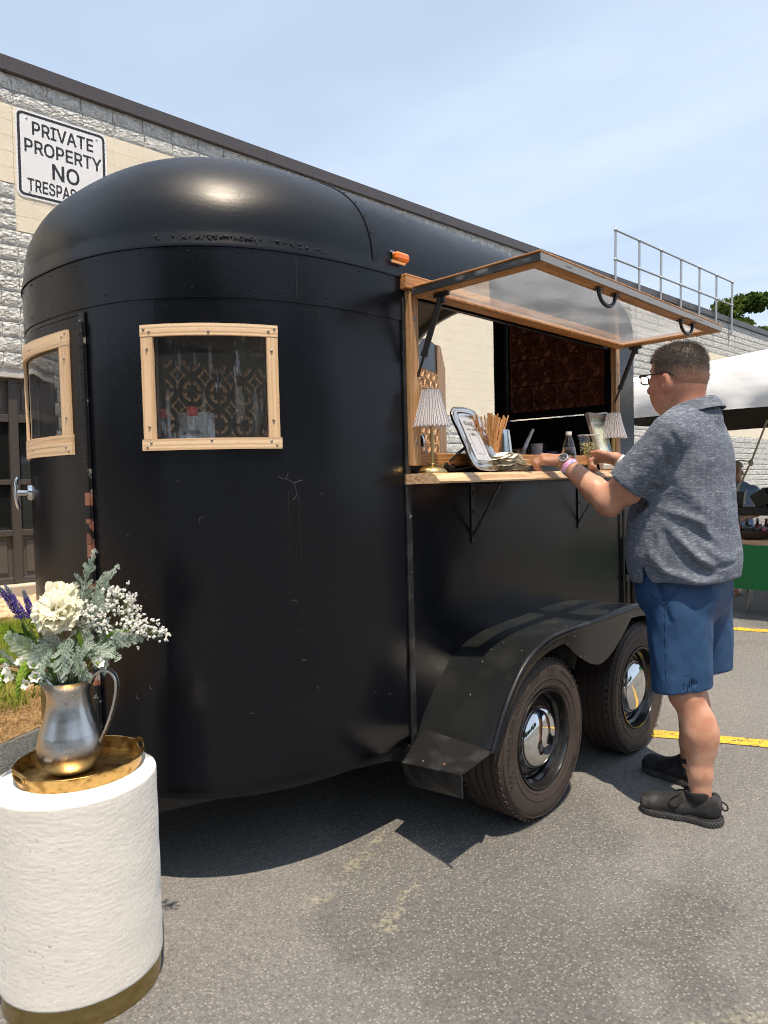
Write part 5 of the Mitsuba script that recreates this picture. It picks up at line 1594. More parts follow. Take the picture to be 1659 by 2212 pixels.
# violet speedwell spikes
for label, (b, t) in (('tallest violet flower spike, leaning far left', (fp(-0.128, 0.985, -0.02), fp(-0.198, 1.092, -0.02))), ('violet flower spike with a grey tip in the middle of the three', (fp(-0.112, 0.985, -0.03), fp(-0.160, 1.078, -0.03))), ('short grey violet flower spike beside the peony', (fp(-0.100, 0.985, -0.01), fp(-0.122, 1.060, -0.01)))):
    s = thing('speedwell_spike', label, 'flower', 'violet flower spikes')
    ax = smooth_path([b, (b + t) / 2 + UP * 0.006 - FR * 0.002, t], 40)
    part(s, 'stem', join(stem_to(b, 0.0014), tube(ax, 0.0016, 6)), 'stem_green', True)
    V, Vt = [], []
    for i in range(620):
        k = fr.random(); c = ax[int(k * 39)]
        a = fr.random() * 6.28
        d_ = unit(FR * math.cos(a) + FD * math.sin(a) + UP * (0.3 * fr.normal() + 0.25))
        R = 0.0098 * (1 - k) ** 0.55 + 0.0012
        (V if k < 0.62 + 0.2 * fr.random() else Vt).append(leaf_quad(c + d_ * R * 0.35, d_, unit(fr.normal(size=3)), R * 0.75 + 0.001, 0.0028)) if i % 2 else (V if k < 0.7 else Vt).append(ico(0.0014, 0, c + d_ * R))
    tag(part(s, 'florets', join(V), 'violet'), kind='stuff')
    tag(part(s, 'buds', join(Vt), 'violet_tip'), kind='stuff')
    lv = [leaf_quad(b - (t - b) * (0.25 + 0.2 * i), unit((t - b) * 6 + FR * 0.6 * (-1) ** i + FD * 0.3), UP, 0.03, 0.006) for i in range(4)]
    for m in lv:
        part(s, 'leaf', m, 'leaf_green', True)


# feathery silver foliage
def fern(base, tip, width, n_p=11, bend=0.02, face=None):
    base, tip = np.asarray(base), np.asarray(tip)
    d = tip - base; L = np.linalg.norm(d); d = d / L
    face = unit(-FD + 0.4 * fr.normal(size=3)) if face is None else face
    s = unit(np.cross(d, face)); n = np.cross(s, d)
    out = [tube(smooth_path([base, (base + tip) / 2 + n * bend, tip], 12), 0.0010, 5)]
    ax = smooth_path([base, (base + tip) / 2 + n * bend, tip], 40)
    for i in range(n_p):
        t = 0.12 + 0.86 * i / (n_p - 1)
        c = ax[int(t * 39)]
        for sg in (-1, 1):
            pl_ = width * (0.55 + 0.45 * math.sin(math.pi * min(1, t * 1.05))) * (1.02 - 0.55 * t) * (0.85 + 0.3 * fr.random())
            pd = unit(s * sg + d * (0.75 + 0.35 * t) + n * 0.35 * fr.normal())
            pn = unit(np.cross(pd, np.cross(n, pd)) + 0.3 * fr.normal(size=3))
            ps = unit(np.cross(pd, pn))
            k_n = max(4, int(pl_ / 0.0035))
            out.append(obox(c, c + pd * pl_, 0.0009, 0.0009))
            for k in range(k_n):
                tt = (k + 0.6) / k_n
                w = 0.0105 * (0.45 + 0.55 * math.sin(math.pi * min(1, tt * 0.9 + 0.1)))
                b = c + pd * pl_ * tt
                for g in (-1, 1):
                    ld = unit(ps * g + pd * 0.65 + pn * 0.25 * fr.normal())
                    e = b + ld * w; q = unit(np.cross(ld, pn)) * 0.0016
                    out.append(tm([b - q * 0.6, b + ld * w * 0.55 - q, e, b + ld * w * 0.55 + q], [(0, 1, 2, 3)]))
    return out


ferns = [('tallest silver fern sprig, above the peony', fp(0.02, .96, .04), fp(0.045, 1.150, .06), .048, 13), ('silver fern sprig curving right near the top', fp(0.045, .98, .04), fp(0.100, 1.105, .07), .040, 11),
         ('silver fern sprig left of the tallest one', fp(0.0, .98, .03), fp(-0.008, 1.062, .05), .030, 8), ('silver fern sprig spreading left below the violet spikes', fp(-0.06, .87, -.02), fp(-0.150, .945, -.04), .045, 10),
         ('blue grey fern sprig at the far left', fp(-0.07, .86, -.03), fp(-0.162, .905, -.05), .036, 9), ('silver fern sprig hanging over the lip', fp(-0.02, .92, -.07), fp(-0.035, .835, -.105), .042, 9),
         ('silver fern sprig hanging at the middle of the front', fp(0.02, .945, -.06), fp(0.022, .845, -.105), .045, 10), ('silver fern sprig hanging right of the middle', fp(0.045, .93, -.05), fp(0.072, .842, -.085), .045, 10),
         ('silver fern sprig leaning right over the handle', fp(0.05, .90, -.02), fp(0.135, .880, -.05), .040, 10), ('silver fern sprig reaching right under the white sprays', fp(0.06, .93, .0), fp(0.192, .925, -.03), .042, 12),
         ('silver fern sprig rising right of the peony', fp(0.04, .95, .0), fp(0.075, 1.035, .0), .042, 10), ('silver fern sprig behind the peony', fp(-0.02, .95, .04), fp(-0.06, 1.02, .06), .04, 8),
         ('silver fern sprig low behind the handle', fp(0.05, .89, .0), fp(0.120, .935, .03), .045, 10), ('short silver fern sprig between peony and mouth', fp(-0.01, .955, -.06), fp(-0.075, .875, -.09), .045, 10),
         ('silver fern sprig tucked under the peony', fp(0.03, .97, -.04), fp(0.06, .905, -.09), .045, 10), ('silver fern sprig falling beside the handle', fp(0.06, .89, -.03), fp(0.098, .842, -.06), .035, 8)]
for label, b, t, w, n in ferns:
    f = thing('silver_fern_sprig', label, 'foliage', 'silver green fern sprigs in the pitcher')
    part(f, 'stem', stem_to(b, 0.0013), 'stem_green', True)
    tag(part(f, 'leaflets', join(fern(b, t, w, n)), 'silver_leaf'), kind='stuff')

# baby's breath
for label, cl in (('tall spray of white baby\'s breath standing free above the right side', [(0.10, 1.045), (0.125, 1.040), (0.150, 1.022), (0.160, 1.000), (0.120, 1.012), (0.135, .985), (0.085, 1.02)]),
                  ('low spray of white baby\'s breath reaching far right', [(0.150, .955), (0.175, .960), (0.200, .952), (0.222, .943), (0.238, .938), (0.185, .940), (0.160, .975)]),
                  ('spray of white baby\'s breath close beside the peony', [(0.045, 1.005), (0.07, .995), (0.09, .98), (0.06, .965), (0.10, .955), (0.035, .975), (0.025, .945)])):
    s = thing('babys_breath_spray', label, 'flower', "white baby's breath sprays")
    dep = {'t': 0.02, 'l': -0.02, 's': -0.035}[label[0]]
    root = fp(0.05, .90, dep * 0.5)
    st_, fl_s = [stem_to(root, 0.0012)], []
    for la, z in cl:
        c = fp(la, z, dep + 0.012 * fr.normal())
        hub = root * 0.35 + c * 0.65 - UP * 0.01
        st_.append(tube(smooth_path([root, hub, c], 8), 0.0007, 5))
        for i in range(17):
            p = c + np.array([0.013, 0.013, 0.012]) * fr.normal(size=3)
            st_.append(obox(c * 0.6 + hub * 0.4, p, 0.0005, 0.0005))
            for j in range(5):
                fl_s.append(ico(0.0026 * (0.7 + 0.5 * fr.random()), 1, p + 0.0019 * fr.normal(size=3)))
    tag(part(s, 'stems', join(st_), 'stem_green'), kind='stuff')
    tag(part(s, 'blossoms', join(fl_s), 'petal_white', True), kind='stuff')

# drooping lime spikes
for label, pts, w in (('lime green bud spike drooping in front of the lip', [fp(-0.082, .875, -.09), fp(-0.090, .850, -.105), fp(-0.096, .798, -.115)], .0155), ('lime green bud spike hanging lowest at the left', [fp(-0.150, .845, -.07), fp(-0.158, .825, -.085), fp(-0.174, .752, -.095)], .0135),
                      ('lime green bud spike curling up at the left', [fp(-0.185, .868, -.06), fp(-0.165, .882, -.06), fp(-0.140, .878, -.055)], .0135), ('lime green bud tip under the right hand spray', [fp(0.105, .935, -.03), fp(0.13, .945, -.03), fp(0.165, .948, -.035)], .008)):
    s = thing('lime_bud_spike', label, 'flower', 'lime green bud spikes')
    ax = smooth_path(pts, 40)
    part(s, 'stem', join(stem_to(pts[0], 0.0018), tube(ax, 0.002, 6)), 'lime_leaf', True)
    tt = np.gradient(ax, axis=0)
    for i in range(52):
        k = i / 51; c = ax[int(k * 39)]; d = unit(tt[int(k * 39)])
        a = i * 2.4; e = unit(np.cross(d, [0.3, 0.2, 0.9])); g = np.cross(d, e)
        o = e * math.cos(a) + g * math.sin(a)
        R = w * (1 - 0.75 * k ** 1.3)
        m = ico(1.0, 1, s=(0.34, 0.34, 0.62))
        part(s, 'bud', moved(m, mat4(np.cross(o, d) * R, o * R, d * R * 1.1, c + o * R * 0.55)), 'lime_leaf', True)

# white bell flowers on the left
bell_spots = [(-0.205, .862, -.05), (-0.185, .845, -.06), (-0.165, .862, -.07), (-0.150, .838, -.08), (-0.130, .855, -.08), (-0.118, .842, -.085), (-0.190, .828, -.05), (-0.100, .872, -.07), (-0.065, .870, -.09), (-0.055, .850, -.10), (-0.072, .832, -.10), (-0.145, .866, -.05), (0.085, .868, -.07)]
cupm = grid(np.stack([np.stack([r * (1 + 0.16 * np.cos(6 * a_)) * np.cos(a_), r * (1 + 0.16 * np.cos(6 * a_)) * np.sin(a_), np.full(36, z)], -1) for r, z in ((0.05, 0), (0.35, 0.25), (0.55, 0.7), (0.66, 1.05), (0.95, 1.35))] ), closed_v=True) if (a_ := np.linspace(0, 2 * np.pi, 36, endpoint=False)) is not None else None
cup_ply = mikit.ply(cupm, 'petal_white', True)
for i, q in enumerate(bell_spots):
    s = thing('white_bell_flower', 'small white bell flower among lime buds at the left of the bouquet' if i < 12 else 'single white bell bud over the handle at the right of the bouquet', 'flower', 'white bell flowers' if i < 12 else None)
    p = fp(*q); d = unit(p - mouth + UP * 0.02 + 0.04 * fr.normal(size=3) - FD * 0.05); x = unit(np.cross(d, [0.2, 0.1, 1.0])); y = np.cross(d, x)
    sc = 0.0135 * (0.8 + 0.4 * fr.random())
    part(s, 'corolla', cup_ply, None, m=mat4(x * sc, y * sc, d * sc, p))
    part(s, 'throat', ico(sc * 0.25, 1, p + d * sc * 0.8), 'lime_leaf', True)
    part(s, 'stem', join(stem_to(p, 0.0013), ico(sc * 0.2, 1, p)), 'stem_green', True)

# plain green leaves
for i, (b, t, w) in enumerate(((fp(-0.01, .90, -.08), fp(-0.015, .845, -.10), .026), (fp(-0.12, .90, -.03), fp(-0.175, .965, .0), .012), (fp(-0.09, .90, -.03), fp(-0.13, .975, -.02), .012), (fp(-0.05, .865, -.09), fp(-0.10, .835, -.11), .016), (fp(0.035, .96, -.05), fp(0.06, .90, -.08), .014), (fp(-0.03, .86, -.09), fp(-0.06, .828, -.11), .016), (fp(-0.15, .85, -.06), fp(-0.215, .872, -.06), .010), (fp(0.03, .87, -.06), fp(0.07, .83, -.07), .018),
                           (fp(-0.10, .86, -.05), fp(-0.19, .89, -.05), .009), (fp(-0.11, .93, .0), fp(-0.165, .945, .0), .010), (fp(0.0, .87, -.03), fp(0.03, .94, -.02), .022), (fp(-0.04, .87, -.03), fp(-0.07, .94, -.03), .022), (fp(-0.09, .88, -.02), fp(-0.11, .955, -.01), .020), (fp(0.04, .87, -.02), fp(0.085, .93, .0), .022), (fp(-0.02, .86, -.05), fp(0.0, .93, -.06), .02))):
    s = thing('green_leaf', 'dark green leaf in the heart of the bouquet', 'leaf', 'dark green leaves in the pitcher')
    part(s, 'blade', leaf_quad(b, t - b, -FD + UP * 0.5, np.linalg.norm(t - b), w), 'leaf_green', True)
    part(s, 'stalk', stem_to(b, 0.0012), 'stem_green', True)
# ---------------------------------------------------------------- the customer
def skin_c(p, n, uv):
    f = fbm(p.x * 16, p.y * 16, p.z * 16, 4); m = noise(p.x * 90, p.y * 90, p.z * 90)
    c = mix((0.54, 0.30, 0.205), (0.43, 0.205, 0.13), smoothstep(0.3, 0.75, f))
    c = mix(c, (0.45, 0.15, 0.10), smoothstep(0.52, 0.75, fbm(p.x * 40, p.y * 40, p.z * 40, 3)) * 0.35)
    c = mix(c, (0.42, 0.145, 0.10), smoothstep(1.56, 1.64, p.z) * 0.45)
    return mix(c, (0.26, 0.11, 0.07), smoothstep(0.86, 0.92, m) * 0.35)


mat('skin', pri(proc(skin_c), 0.45, spec=0.45, sheen=0.25), bump=lambda p, n, uv: fbm(p.x * 130, p.y * 130, p.z * 130, 3), scale=0.0004)


def scalp_c(p, n, uv):
    f = noise(p.x * 600, p.y * 600, p.z * 300)
    t = smoothstep(1.640, 1.758, p.z + 0.10 * (p.x + 1.06) + 0.03 * (f - 0.5))
    return mix((0.44, 0.215, 0.138), mix((0.085, 0.064, 0.052), (0.045, 0.035, 0.030), f), t)


mat('scalp', pri(proc(scalp_c), 0.6))
mat('hair', pri(proc(lambda p, n, uv: mix((0.075, 0.057, 0.047), (0.20, 0.165, 0.14), smoothstep(0.55, 0.9, noise(p.x * 420, p.y * 420, p.z * 420)))), 0.38))


def shirt_c(p, n, uv):
    l = p.x * 0.93 + p.y * 0.36
    s = noise(l * 110 + 60 * noise(p.z * 60, 3.0), p.z * 640, p.y * 60); b = noise(l * 60 + 9, p.z * 380, p.x * 40)
    f = fbm(l * 4, p.z * 5, p.y * 4)
    t = dr.clip(smoothstep(0.52, 0.85, s) * 0.85 + smoothstep(0.6, 0.9, b) * 0.45 + 0.15 * (f - 0.5), 0, 1)
    return mix((0.098, 0.115, 0.152), (0.26, 0.295, 0.35), t)


mat('heather', pri(proc(shirt_c), 0.85, spec=0.2, sheen=0.5), bump=lambda p, n, uv: fbm(p.x * 25, p.y * 25, p.z * 25, 3) + 0.12 * noise((p.x + p.y) * 500, p.z * 500), scale=0.006, eps=2e-3)
mat('navy_cloth', pri(proc(lambda p, n, uv: mix((0.022, 0.068, 0.165), (0.016, 0.050, 0.125), fbm(p.x * 12, p.y * 12, p.z * 6, 3))), 0.55, spec=0.4, sheen=0.3), bump=lambda p, n, uv: fbm(p.x * 12, p.y * 12, p.z * 7, 3) + 0.06 * noise(p.x * 600, p.y * 600, p.z * 600), scale=0.020, eps=3e-3)
mat('shoe_upper', pri(proc(lambda p, n, uv: mix((0.014, 0.014, 0.016), (0.055, 0.055, 0.058), smoothstep(0.45, 0.8, fbm(p.x * 25, p.y * 25, p.z * 25, 4)))), 0.75), bump=lambda p, n, uv: fbm(p.x * 90, p.y * 90, p.z * 90, 3), scale=0.002)
mat('shoe_sole', pri((0.050, 0.050, 0.052), 0.6))
mat('sock', pri((0.015, 0.015, 0.016), 0.9))
mat('glasses_black', pri((0.012, 0.012, 0.013), 0.25))
mat('strap_white', pri((0.72, 0.74, 0.72), 0.5))

SX, SY = 0.93, 0.36            # sideways across the man as he stands
man = thing('person', 'man in a grey heather polo shirt and navy shorts leaning his hands on the counter', 'person')
HC = np.array([-1.105, 2.94, 1.727])
hf = unit((-0.965, 0.26, -0.03)); hl = unit(np.cross((0, 0, 1), hf)); hu = np.cross(hf, hl)    # face forward, his left, up
HR = np.stack([hf, hl, hu], 1)


def hd(f, l, u):
    return HC + hf * f + hl * l + hu * u


B = SDF((-1.74, 2.58, 0.02), (-0.78, 3.44, 1.86), 0.0045)
# head
B.ell(hd(-0.006, 0, 0.010), (0.108, 0.083, 0.090), 0.02, HR, pw=2.2)
B.ell(hd(0.036, 0, -0.075), (0.070, 0.066, 0.078), 0.04, HR)
B.ell(hd(-0.03, 0, -0.045), (0.082, 0.074, 0.075), 0.04, HR)
B.ell(hd(0.070, 0, -0.128), (0.032, 0.034, 0.024), 0.03, HR)
for s in (-1, 1):
    B.ell(hd(0.045, 0.040 * s, -0.085), (0.045, 0.030, 0.050), 0.03, HR)
    B.ell(hd(0.078, 0.030 * s, -0.028), (0.026, 0.026, 0.015), 0.02, HR)
    B.ell(hd(0.096, 0.031 * s, -0.010), (0.012, 0.016, 0.010), 0.012, HR, op='cut')
    B.ell(hd(-0.012, 0.086 * s, -0.046), (0.024, 0.013, 0.038), 0.006, HR)
    B.ell(hd(-0.003, 0.100 * s, -0.044), (0.012, 0.009, 0.022), 0.004, HR, op='cut')
    B.ell(hd(0.004, 0.080 * s, -0.076), (0.009, 0.007, 0.012), 0.006, HR)
B.cone(hd(0.098, 0, -0.015), hd(0.126, 0, -0.058), 0.010, 0.016, 0.014)
B.ell(hd(0.112, 0.013, -0.062), (0.014, 0.011, 0.010), 0.008, HR); B.ell(hd(0.112, -0.013, -0.062), (0.014, 0.011, 0.010), 0.008, HR)
B.ell(hd(0.100, 0, -0.090), (0.012, 0.026, 0.007), 0.008, HR); B.ell(hd(0.098, 0, -0.104), (0.012, 0.023, 0.008), 0.008, HR)
# neck and trunk
B.cone(hd(-0.035, 0, -0.09), (-1.050, 2.94, 1.50), 0.066, 0.078, 0.035)
B.cone(hd(0.03, 0, -0.13), (-1.10, 2.94, 1.50), 0.045, 0.06, 0.03)
B.ell((-1.065, 2.94, 1.33), (0.13, 0.18, 0.20), 0.05); B.ell((-1.085, 2.94, 1.08), (0.17, 0.175, 0.22), 0.05); B.ell((-1.08, 2.94, 0.86), (0.15, 0.16, 0.14), 0.05)
# arms
EL, WL, KL = np.array([-1.300, 2.735, 1.215]), np.array([-1.530, 2.785, 1.388]), np.array([-1.606, 2.752, 1.408])
ER, WR, KR = np.array([-1.265, 3.290, 1.225]), np.array([-1.500, 3.225, 1.398]), np.array([-1.572, 3.185, 1.412])
for sh, e, w in (((-1.065, 2.755, 1.46), EL, WL), ((-1.075, 3.13, 1.46), ER, WR)):
    sh = np.array(sh, float); m = e + (w - e) * 0.30
    B.cone(sh, e, 0.066, 0.052, 0.03); B.cone(e, m, 0.050, 0.051, 0.035); B.cone(m, w, 0.051, 0.030, 0.02)
    B.ell(e + (sh - e) * 0.30 + [0.012, 0, -0.012], (0.058, 0.055, 0.07), 0.03)


def fingers(W, K, lat, up, curl, spread=1.0):
    """palm from the wrist W to the knuckles K; lat points to the index side"""
    h = unit(K - W); lat = unit(lat - h * np.dot(lat, h)); up = np.cross(h, lat) if np.dot(np.cross(h, lat), up) > 0 else -np.cross(h, lat)
    for j, (o, r0, ln) in enumerate(((0.030, 0.0105, 1.0), (0.010, 0.0108, 1.08), (-0.011, 0.0102, 1.0), (-0.030, 0.0092, 0.82))):
        mc = K + lat * o * spread - up * 0.004 * abs(j - 1.2) - h * 0.006 * max(0, j - 1)
        B.cone(W + lat * o * 0.55, mc, 0.021, 0.0135, 0.014)
        a = curl[0]; d1 = h * math.cos(a) - up * math.sin(a); a += curl[1]; d2 = h * math.cos(a) - up * math.sin(a); a += curl[2]; d3 = h * math.cos(a) - up * math.sin(a)
        p1 = mc + d1 * 0.040 * ln; p2 = p1 + d2 * 0.025 * ln; p3 = p2 + d3 * 0.018 * ln
        B.cone(mc, p1, r0 + 0.0015, r0, 0.006); B.cone(p1, p2, r0, r0 * 0.92, 0.004); B.cone(p2, p3, r0 * 0.92, r0 * 0.8, 0.004)
    return h, lat, up


h, lt, u = fingers(WL, KL, np.array([0.2, 1, 0.1]), np.array([0.1, -0.45, 1]), (0.75, 1.25, 0.8))
B.chain([WL + lt * 0.018 + h * 0.012 - u * 0.006, WL + lt * 0.040 + h * 0.045 - u * 0.018, WL + lt * 0.036 + h * 0.078 - u * 0.026, WL + lt * 0.026 + h * 0.100 - u * 0.030], [0.017, 0.0135, 0.011, 0.009], 0.008)
h, lt, u = fingers(WR, KR, np.array([0.1, -1, 0.35]), np.array([0.15, 0.35, 1]), (0.85, 1.15, 0.75))
B.chain([WR + lt * 0.016 + h * 0.012, WR + lt * 0.040 + h * 0.048 + u * 0.002, WR + lt * 0.046 + h * 0.082 + u * 0.004, WR + lt * 0.038 + h * 0.110 + u * 0.001], [0.018, 0.0145, 0.0120, 0.0095], 0.008)
# legs
for hip, kn, cf, an in (((-1.06, 2.835, 0.82), (-1.020, 2.800, 0.475), (-0.978, 2.797, 0.335), (-0.972, 2.792, 0.085)), ((-1.08, 3.04, 0.82), (-1.115, 3.075, 0.475), (-1.105, 3.085, 0.335), (-1.115, 3.092, 0.085))):
    hip, kn, cf, an = map(np.array, (hip, kn, cf, an))
    B.cone(hip, kn, 0.095, 0.058, 0.03); B.cone(kn, cf, 0.057, 0.054, 0.02); B.cone(cf, an + [0, 0, 0.10], 0.056, 0.043, 0.02); B.cone(an + [0, 0, 0.10], an, 0.042, 0.040, 0.02)
    B.ell(kn + [-0.032, 0, 0.0], (0.036, 0.040, 0.045), 0.03); B.ell(cf + [0.016, 0, 0.0], (0.052, 0.048, 0.10), 0.04)
    B.ell(an + [-0.012, -0.036, 0.012], (0.014, 0.010, 0.014), 0.01)
part(man, 'body', B.mesh(1), 'skin', True)

# head hair: a cropped cap and bristles
HB = SDF((-1.26, 2.82, 1.56), (-0.95, 3.06, 1.88), 0.004)
HB.ell(hd(-0.008, 0, 0.014), (0.113, 0.087, 0.0945), 0.02, HR, pw=2.25)
HB.ell(hd(-0.034, 0, -0.040), (0.0845, 0.0785, 0.075), 0.03, HR)
ax_ = [HB.lo[i] + HB.h * np.arange(HB.n[i]) for i in range(3)]
G = np.stack(np.meshgrid(*ax_, indexing='ij'), -1) - HC
gf, gl, gu = G @ hf, G @ hl, G @ hu
line = np.where(gf > 0.045, 0.048 - 0.1 * (gf - 0.08), np.where(gf > -0.005, 0.004 - 0.03 * np.clip((0.045 - gf) / 0.05, 0, 1), np.where(gf > -0.03, -0.030 - 0.01 * (0.0 - gf), -0.045 - 0.055 * np.clip((-0.03 - gf) / 0.04, 0, 1))))
HB.d = np.maximum(HB.d, (line - gu).astype(np.float32) * 0.6)
cap = HB.mesh(1)
hk = part(man, 'hair', cap, 'scalp', True, label='short dark brown hair faded at the neck')
nrm = trimesh.Trimesh(cap.vertices, cap.faces, process=False).vertex_normals
hr = np.random.default_rng(5)
q = np.asarray(cap.vertices) - HC
okk = np.where(q @ hu > -0.035 + 0.035 * hr.normal(size=len(q)) * (q @ hu < 0.02))[0]
pick = hr.choice(okk, 16000)
V = np.asarray(cap.vertices)[pick] + 0.002 * hr.normal(size=(len(pick), 3)); Nn = nrm[pick]
hgt_ = np.clip(((V - HC) @ hu + 0.06) / 0.14, 0.03, 1)
dirn = Nn + np.outer(np.ones(len(V)), hu * 0.35 + hf * 0.25) + 0.30 * hr.normal(size=V.shape)
dirn /= np.linalg.norm(dirn, axis=1, keepdims=True)
side_ = np.cross(dirn, hr.normal(size=V.shape)); side_ /= np.linalg.norm(side_, axis=1, keepdims=True)
L_ = (0.003 + 0.013 * hgt_ ** 1.5 * (0.6 + 0.6 * hr.random(len(V))))[:, None]
W_ = 0.00055
tri = np.stack([V - Nn * 0.001 - side_ * W_, V - Nn * 0.001 + side_ * W_, V + dirn * L_], 1).reshape(-1, 3)
tag(part(man, 'hair_bristles', tm(tri, np.arange(len(tri)).reshape(-1, 3)), 'hair'), kind='stuff')
for s in (-1, 1):
    part(man, 'eye', ico(0.0105, 2, hd(0.086, 0.031 * s, -0.012)), mat('eye_white', pri((0.6, 0.58, 0.55), 0.2)) if 'eye_white' not in scene else 'eye_white', True)
    part(man, 'eyebrow', tube(smooth_path([hd(0.094, 0.015 * s, 0.012), hd(0.098, 0.030 * s, 0.018), hd(0.086, 0.050 * s, 0.012)], 8), 0.003, 6), 'hair', True)

# spectacles
gl_ = uniq(man + '__spectacles')
for s in (-1, 1):
    c = hd(0.128, 0.034 * s, -0.016)
    rr = [c + hl * (0.027 * np.sign(math.cos(t)) * abs(math.cos(t)) ** 0.5) + hu * (0.0165 * np.sign(math.sin(t)) * abs(math.sin(t)) ** 0.5) - hf * 0.10 * (0.027 * math.cos(t)) * s for t in np.linspace(0, 2 * np.pi, 33)]
    part(gl_, 'rim', tube(rr, 0.0024, 6, caps=False), 'glasses_black', True)
    part(gl_, 'lens', tm([c] + rr[:-1], [(0, i + 1, (i + 1) % 32 + 1) for i in range(32)]), 'glass')
    part(gl_, 'temple', tube(smooth_path([hd(0.128, 0.061 * s, -0.006), hd(0.120, 0.074 * s, -0.004), hd(0.05, 0.083 * s, -0.006), hd(-0.015, 0.0885 * s, -0.010), hd(-0.045, 0.088 * s, -0.022)], 20), [0.0042] * 6 + [0.0034] * 14, 8), 'glasses_black', True)
part(gl_, 'bridge', tube([hd(0.128, -0.008, -0.010), hd(0.131, 0, -0.006), hd(0.128, 0.008, -0.010)], 0.0016, 6), 'glasses_black', True)

# polo shirt
S = SDF((-1.42, 2.58, 0.86), (-0.76, 3.44, 1.66), 0.006)
S.ell((-1.066, 2.94, 1.34), (0.160, 0.214, 0.235), 0.06, pw=2.3); S.ell((-1.092, 2.94, 1.09), (0.204, 0.208, 0.235), 0.06, pw=2.3); S.ell((-1.082, 2.94, 0.95), (0.200, 0.206, 0.17), 0.05, pw=2.4)
S.cone((-1.040, 2.94, 1.530), (-1.062, 2.765, 1.475), 0.080, 0.072, 0.05); S.cone((-1.040, 2.94, 1.530), (-1.072, 3.12, 1.475), 0.080, 0.072, 0.05)
S.cone((-1.062, 2.765, 1.470), (-1.222, 2.742, 1.288), 0.080, 0.083, 0.018); S.cone((-1.072, 3.12, 1.470), (-1.205, 3.235, 1.288), 0.082, 0.084, 0.035)
S.cone((-1.030, 2.94, 1.560), (-0.995, 2.94, 1.545), 0.075, 0.05, 0.03)


def px_uz(px, py):
    """creases are listed by their place across (sideways, up) the back, read off in thousandths"""
    return px / 1000, py / 1000


# folds: polylines across the back and flank, (sideways, height) in mm from the man's centre line; amplitude in mm, half width in mm
FOLDS = [([(-100, 1195), (-20, 1170), (60, 1135), (100, 1075), (118, 1040)], 9, 20), ([(-85, 1150), (-30, 1085), (40, 1010), (100, 975), (165, 968)], 11, 19), ([(-125, 1040), (-108, 990), (-70, 952), (-5, 935), (55, 918), (95, 900)], 10, 18),
         ([(60, 1065), (110, 1015), (160, 990)], 8, 17), ([(-125, 930), (-90, 910), (-5, 907), (70, 920), (130, 930)], 7, 17), ([(-60, 1330), (10, 1260), (70, 1190), (110, 1150)], 6, 30), ([(90, 970), (172, 978)], -9, 11), ([(-20, 1160), (50, 1110), (90, 1050)], -7, 16),
         ([(-40, 1060), (30, 985), (90, 950)], -8, 15), ([(-100, 1150), (-90, 1060), (-110, 960)], 6, 16), ([(120, 1300), (140, 1200), (150, 1100)], 5, 25), ([(-75, 1420), (-45, 1330), (-55, 1270)], -7, 10), ([(-118, 1515), (-62, 1490), (-28, 1440), (-22, 1370), (-42, 1310)], -5, 9), ([(-130, 1290), (-90, 1262), (-45, 1285)], -8, 12)]


def folds(P):
    ll = (P[:, 0] + 1.08) * SX + (P[:, 1] - 2.94) * SY
    out = np.zeros(len(P))
    for pts, A, w in FOLDS:
        pts = np.array(pts) / 1000
        d = np.full(len(P), 9.0); tt = np.zeros(len(P))
        for i in range(len(pts) - 1):
            a, b = pts[i], pts[i + 1]; ab = b - a
            t = np.clip(((ll - a[0]) * ab[0] + (P[:, 2] - a[1]) * ab[1]) / (ab @ ab), 0, 1)
            dd = np.hypot(ll - a[0] - t * ab[0], P[:, 2] - a[1] - t * ab[1])
            tt = np.where(dd < d, (i + t) / (len(pts) - 1), tt); d = np.minimum(d, dd)
        out -= 1.5 * A / 1000 * np.exp(-(d / (w / 1000)) ** 2) * np.sin(np.clip(tt, 0.02, 0.98) * np.pi) ** 0.6
    out -= 0.006 * (meshkit.fbm(P * np.array([9, 9, 7]), 3, 4) - 0.5) * 2
    return out


S.bump(folds)
sl_l, sl_r = unit(np.array([-1.222, 2.742, 1.288]) - [-1.062, 2.765, 1.470]), unit(np.array([-1.205, 3.235, 1.288]) - [-1.072, 3.12, 1.470])
ax_ = [S.lo[i] + S.h * np.arange(S.n[i]) for i in range(3)]
G = np.stack(np.meshgrid(*ax_, indexing='ij'), -1)
for d_, c_, sg in ((sl_l, (-1.228, 2.741, 1.285), -1), (sl_r, (-1.21, 3.238, 1.285), 1)):
    q = (G - np.array(c_)) @ d_
    m = (sg * (G[..., 1] - 2.94) > 0.10) & (np.linalg.norm(G - np.array(c_) - q[..., None] * d_, axis=-1) < 0.115) & (q < 0.12)
    S.d = np.where(m, np.maximum(S.d, q.astype(np.float32)), S.d)
for sh, e in (((-1.065, 2.755, 1.46), EL), ((-1.075, 3.13, 1.46), ER)):
    S.cone(np.array(sh) * 0.20 + e * 0.80, np.array(sh) * -0.3 + e * 1.3, 0.066, 0.072, 0.004, op='cut')
hem = G[..., 2] - (0.908 + 0.06 * (G[..., 0] + 1.08) + 0.006 * np.sin(G[..., 0] * 22) + 0.015 * np.clip(G[..., 1] - 2.94, -0.3, 0.3))
S.d = np.maximum(S.d, -hem.astype(np.float32))
S.ell((-1.082, 2.94, 0.88), (0.187, 0.193, 0.10), 0.004, op='cut', pw=2.4)
S.d = np.maximum(S.d, -(np.abs(G[..., 0] + 1.165 + 0.25 * (G[..., 2] - 0.95)) + np.maximum(0, G[..., 1] - 2.80) - 0.30 * np.maximum(0, 0.972 - G[..., 2])).astype(np.float32) * 0.8)
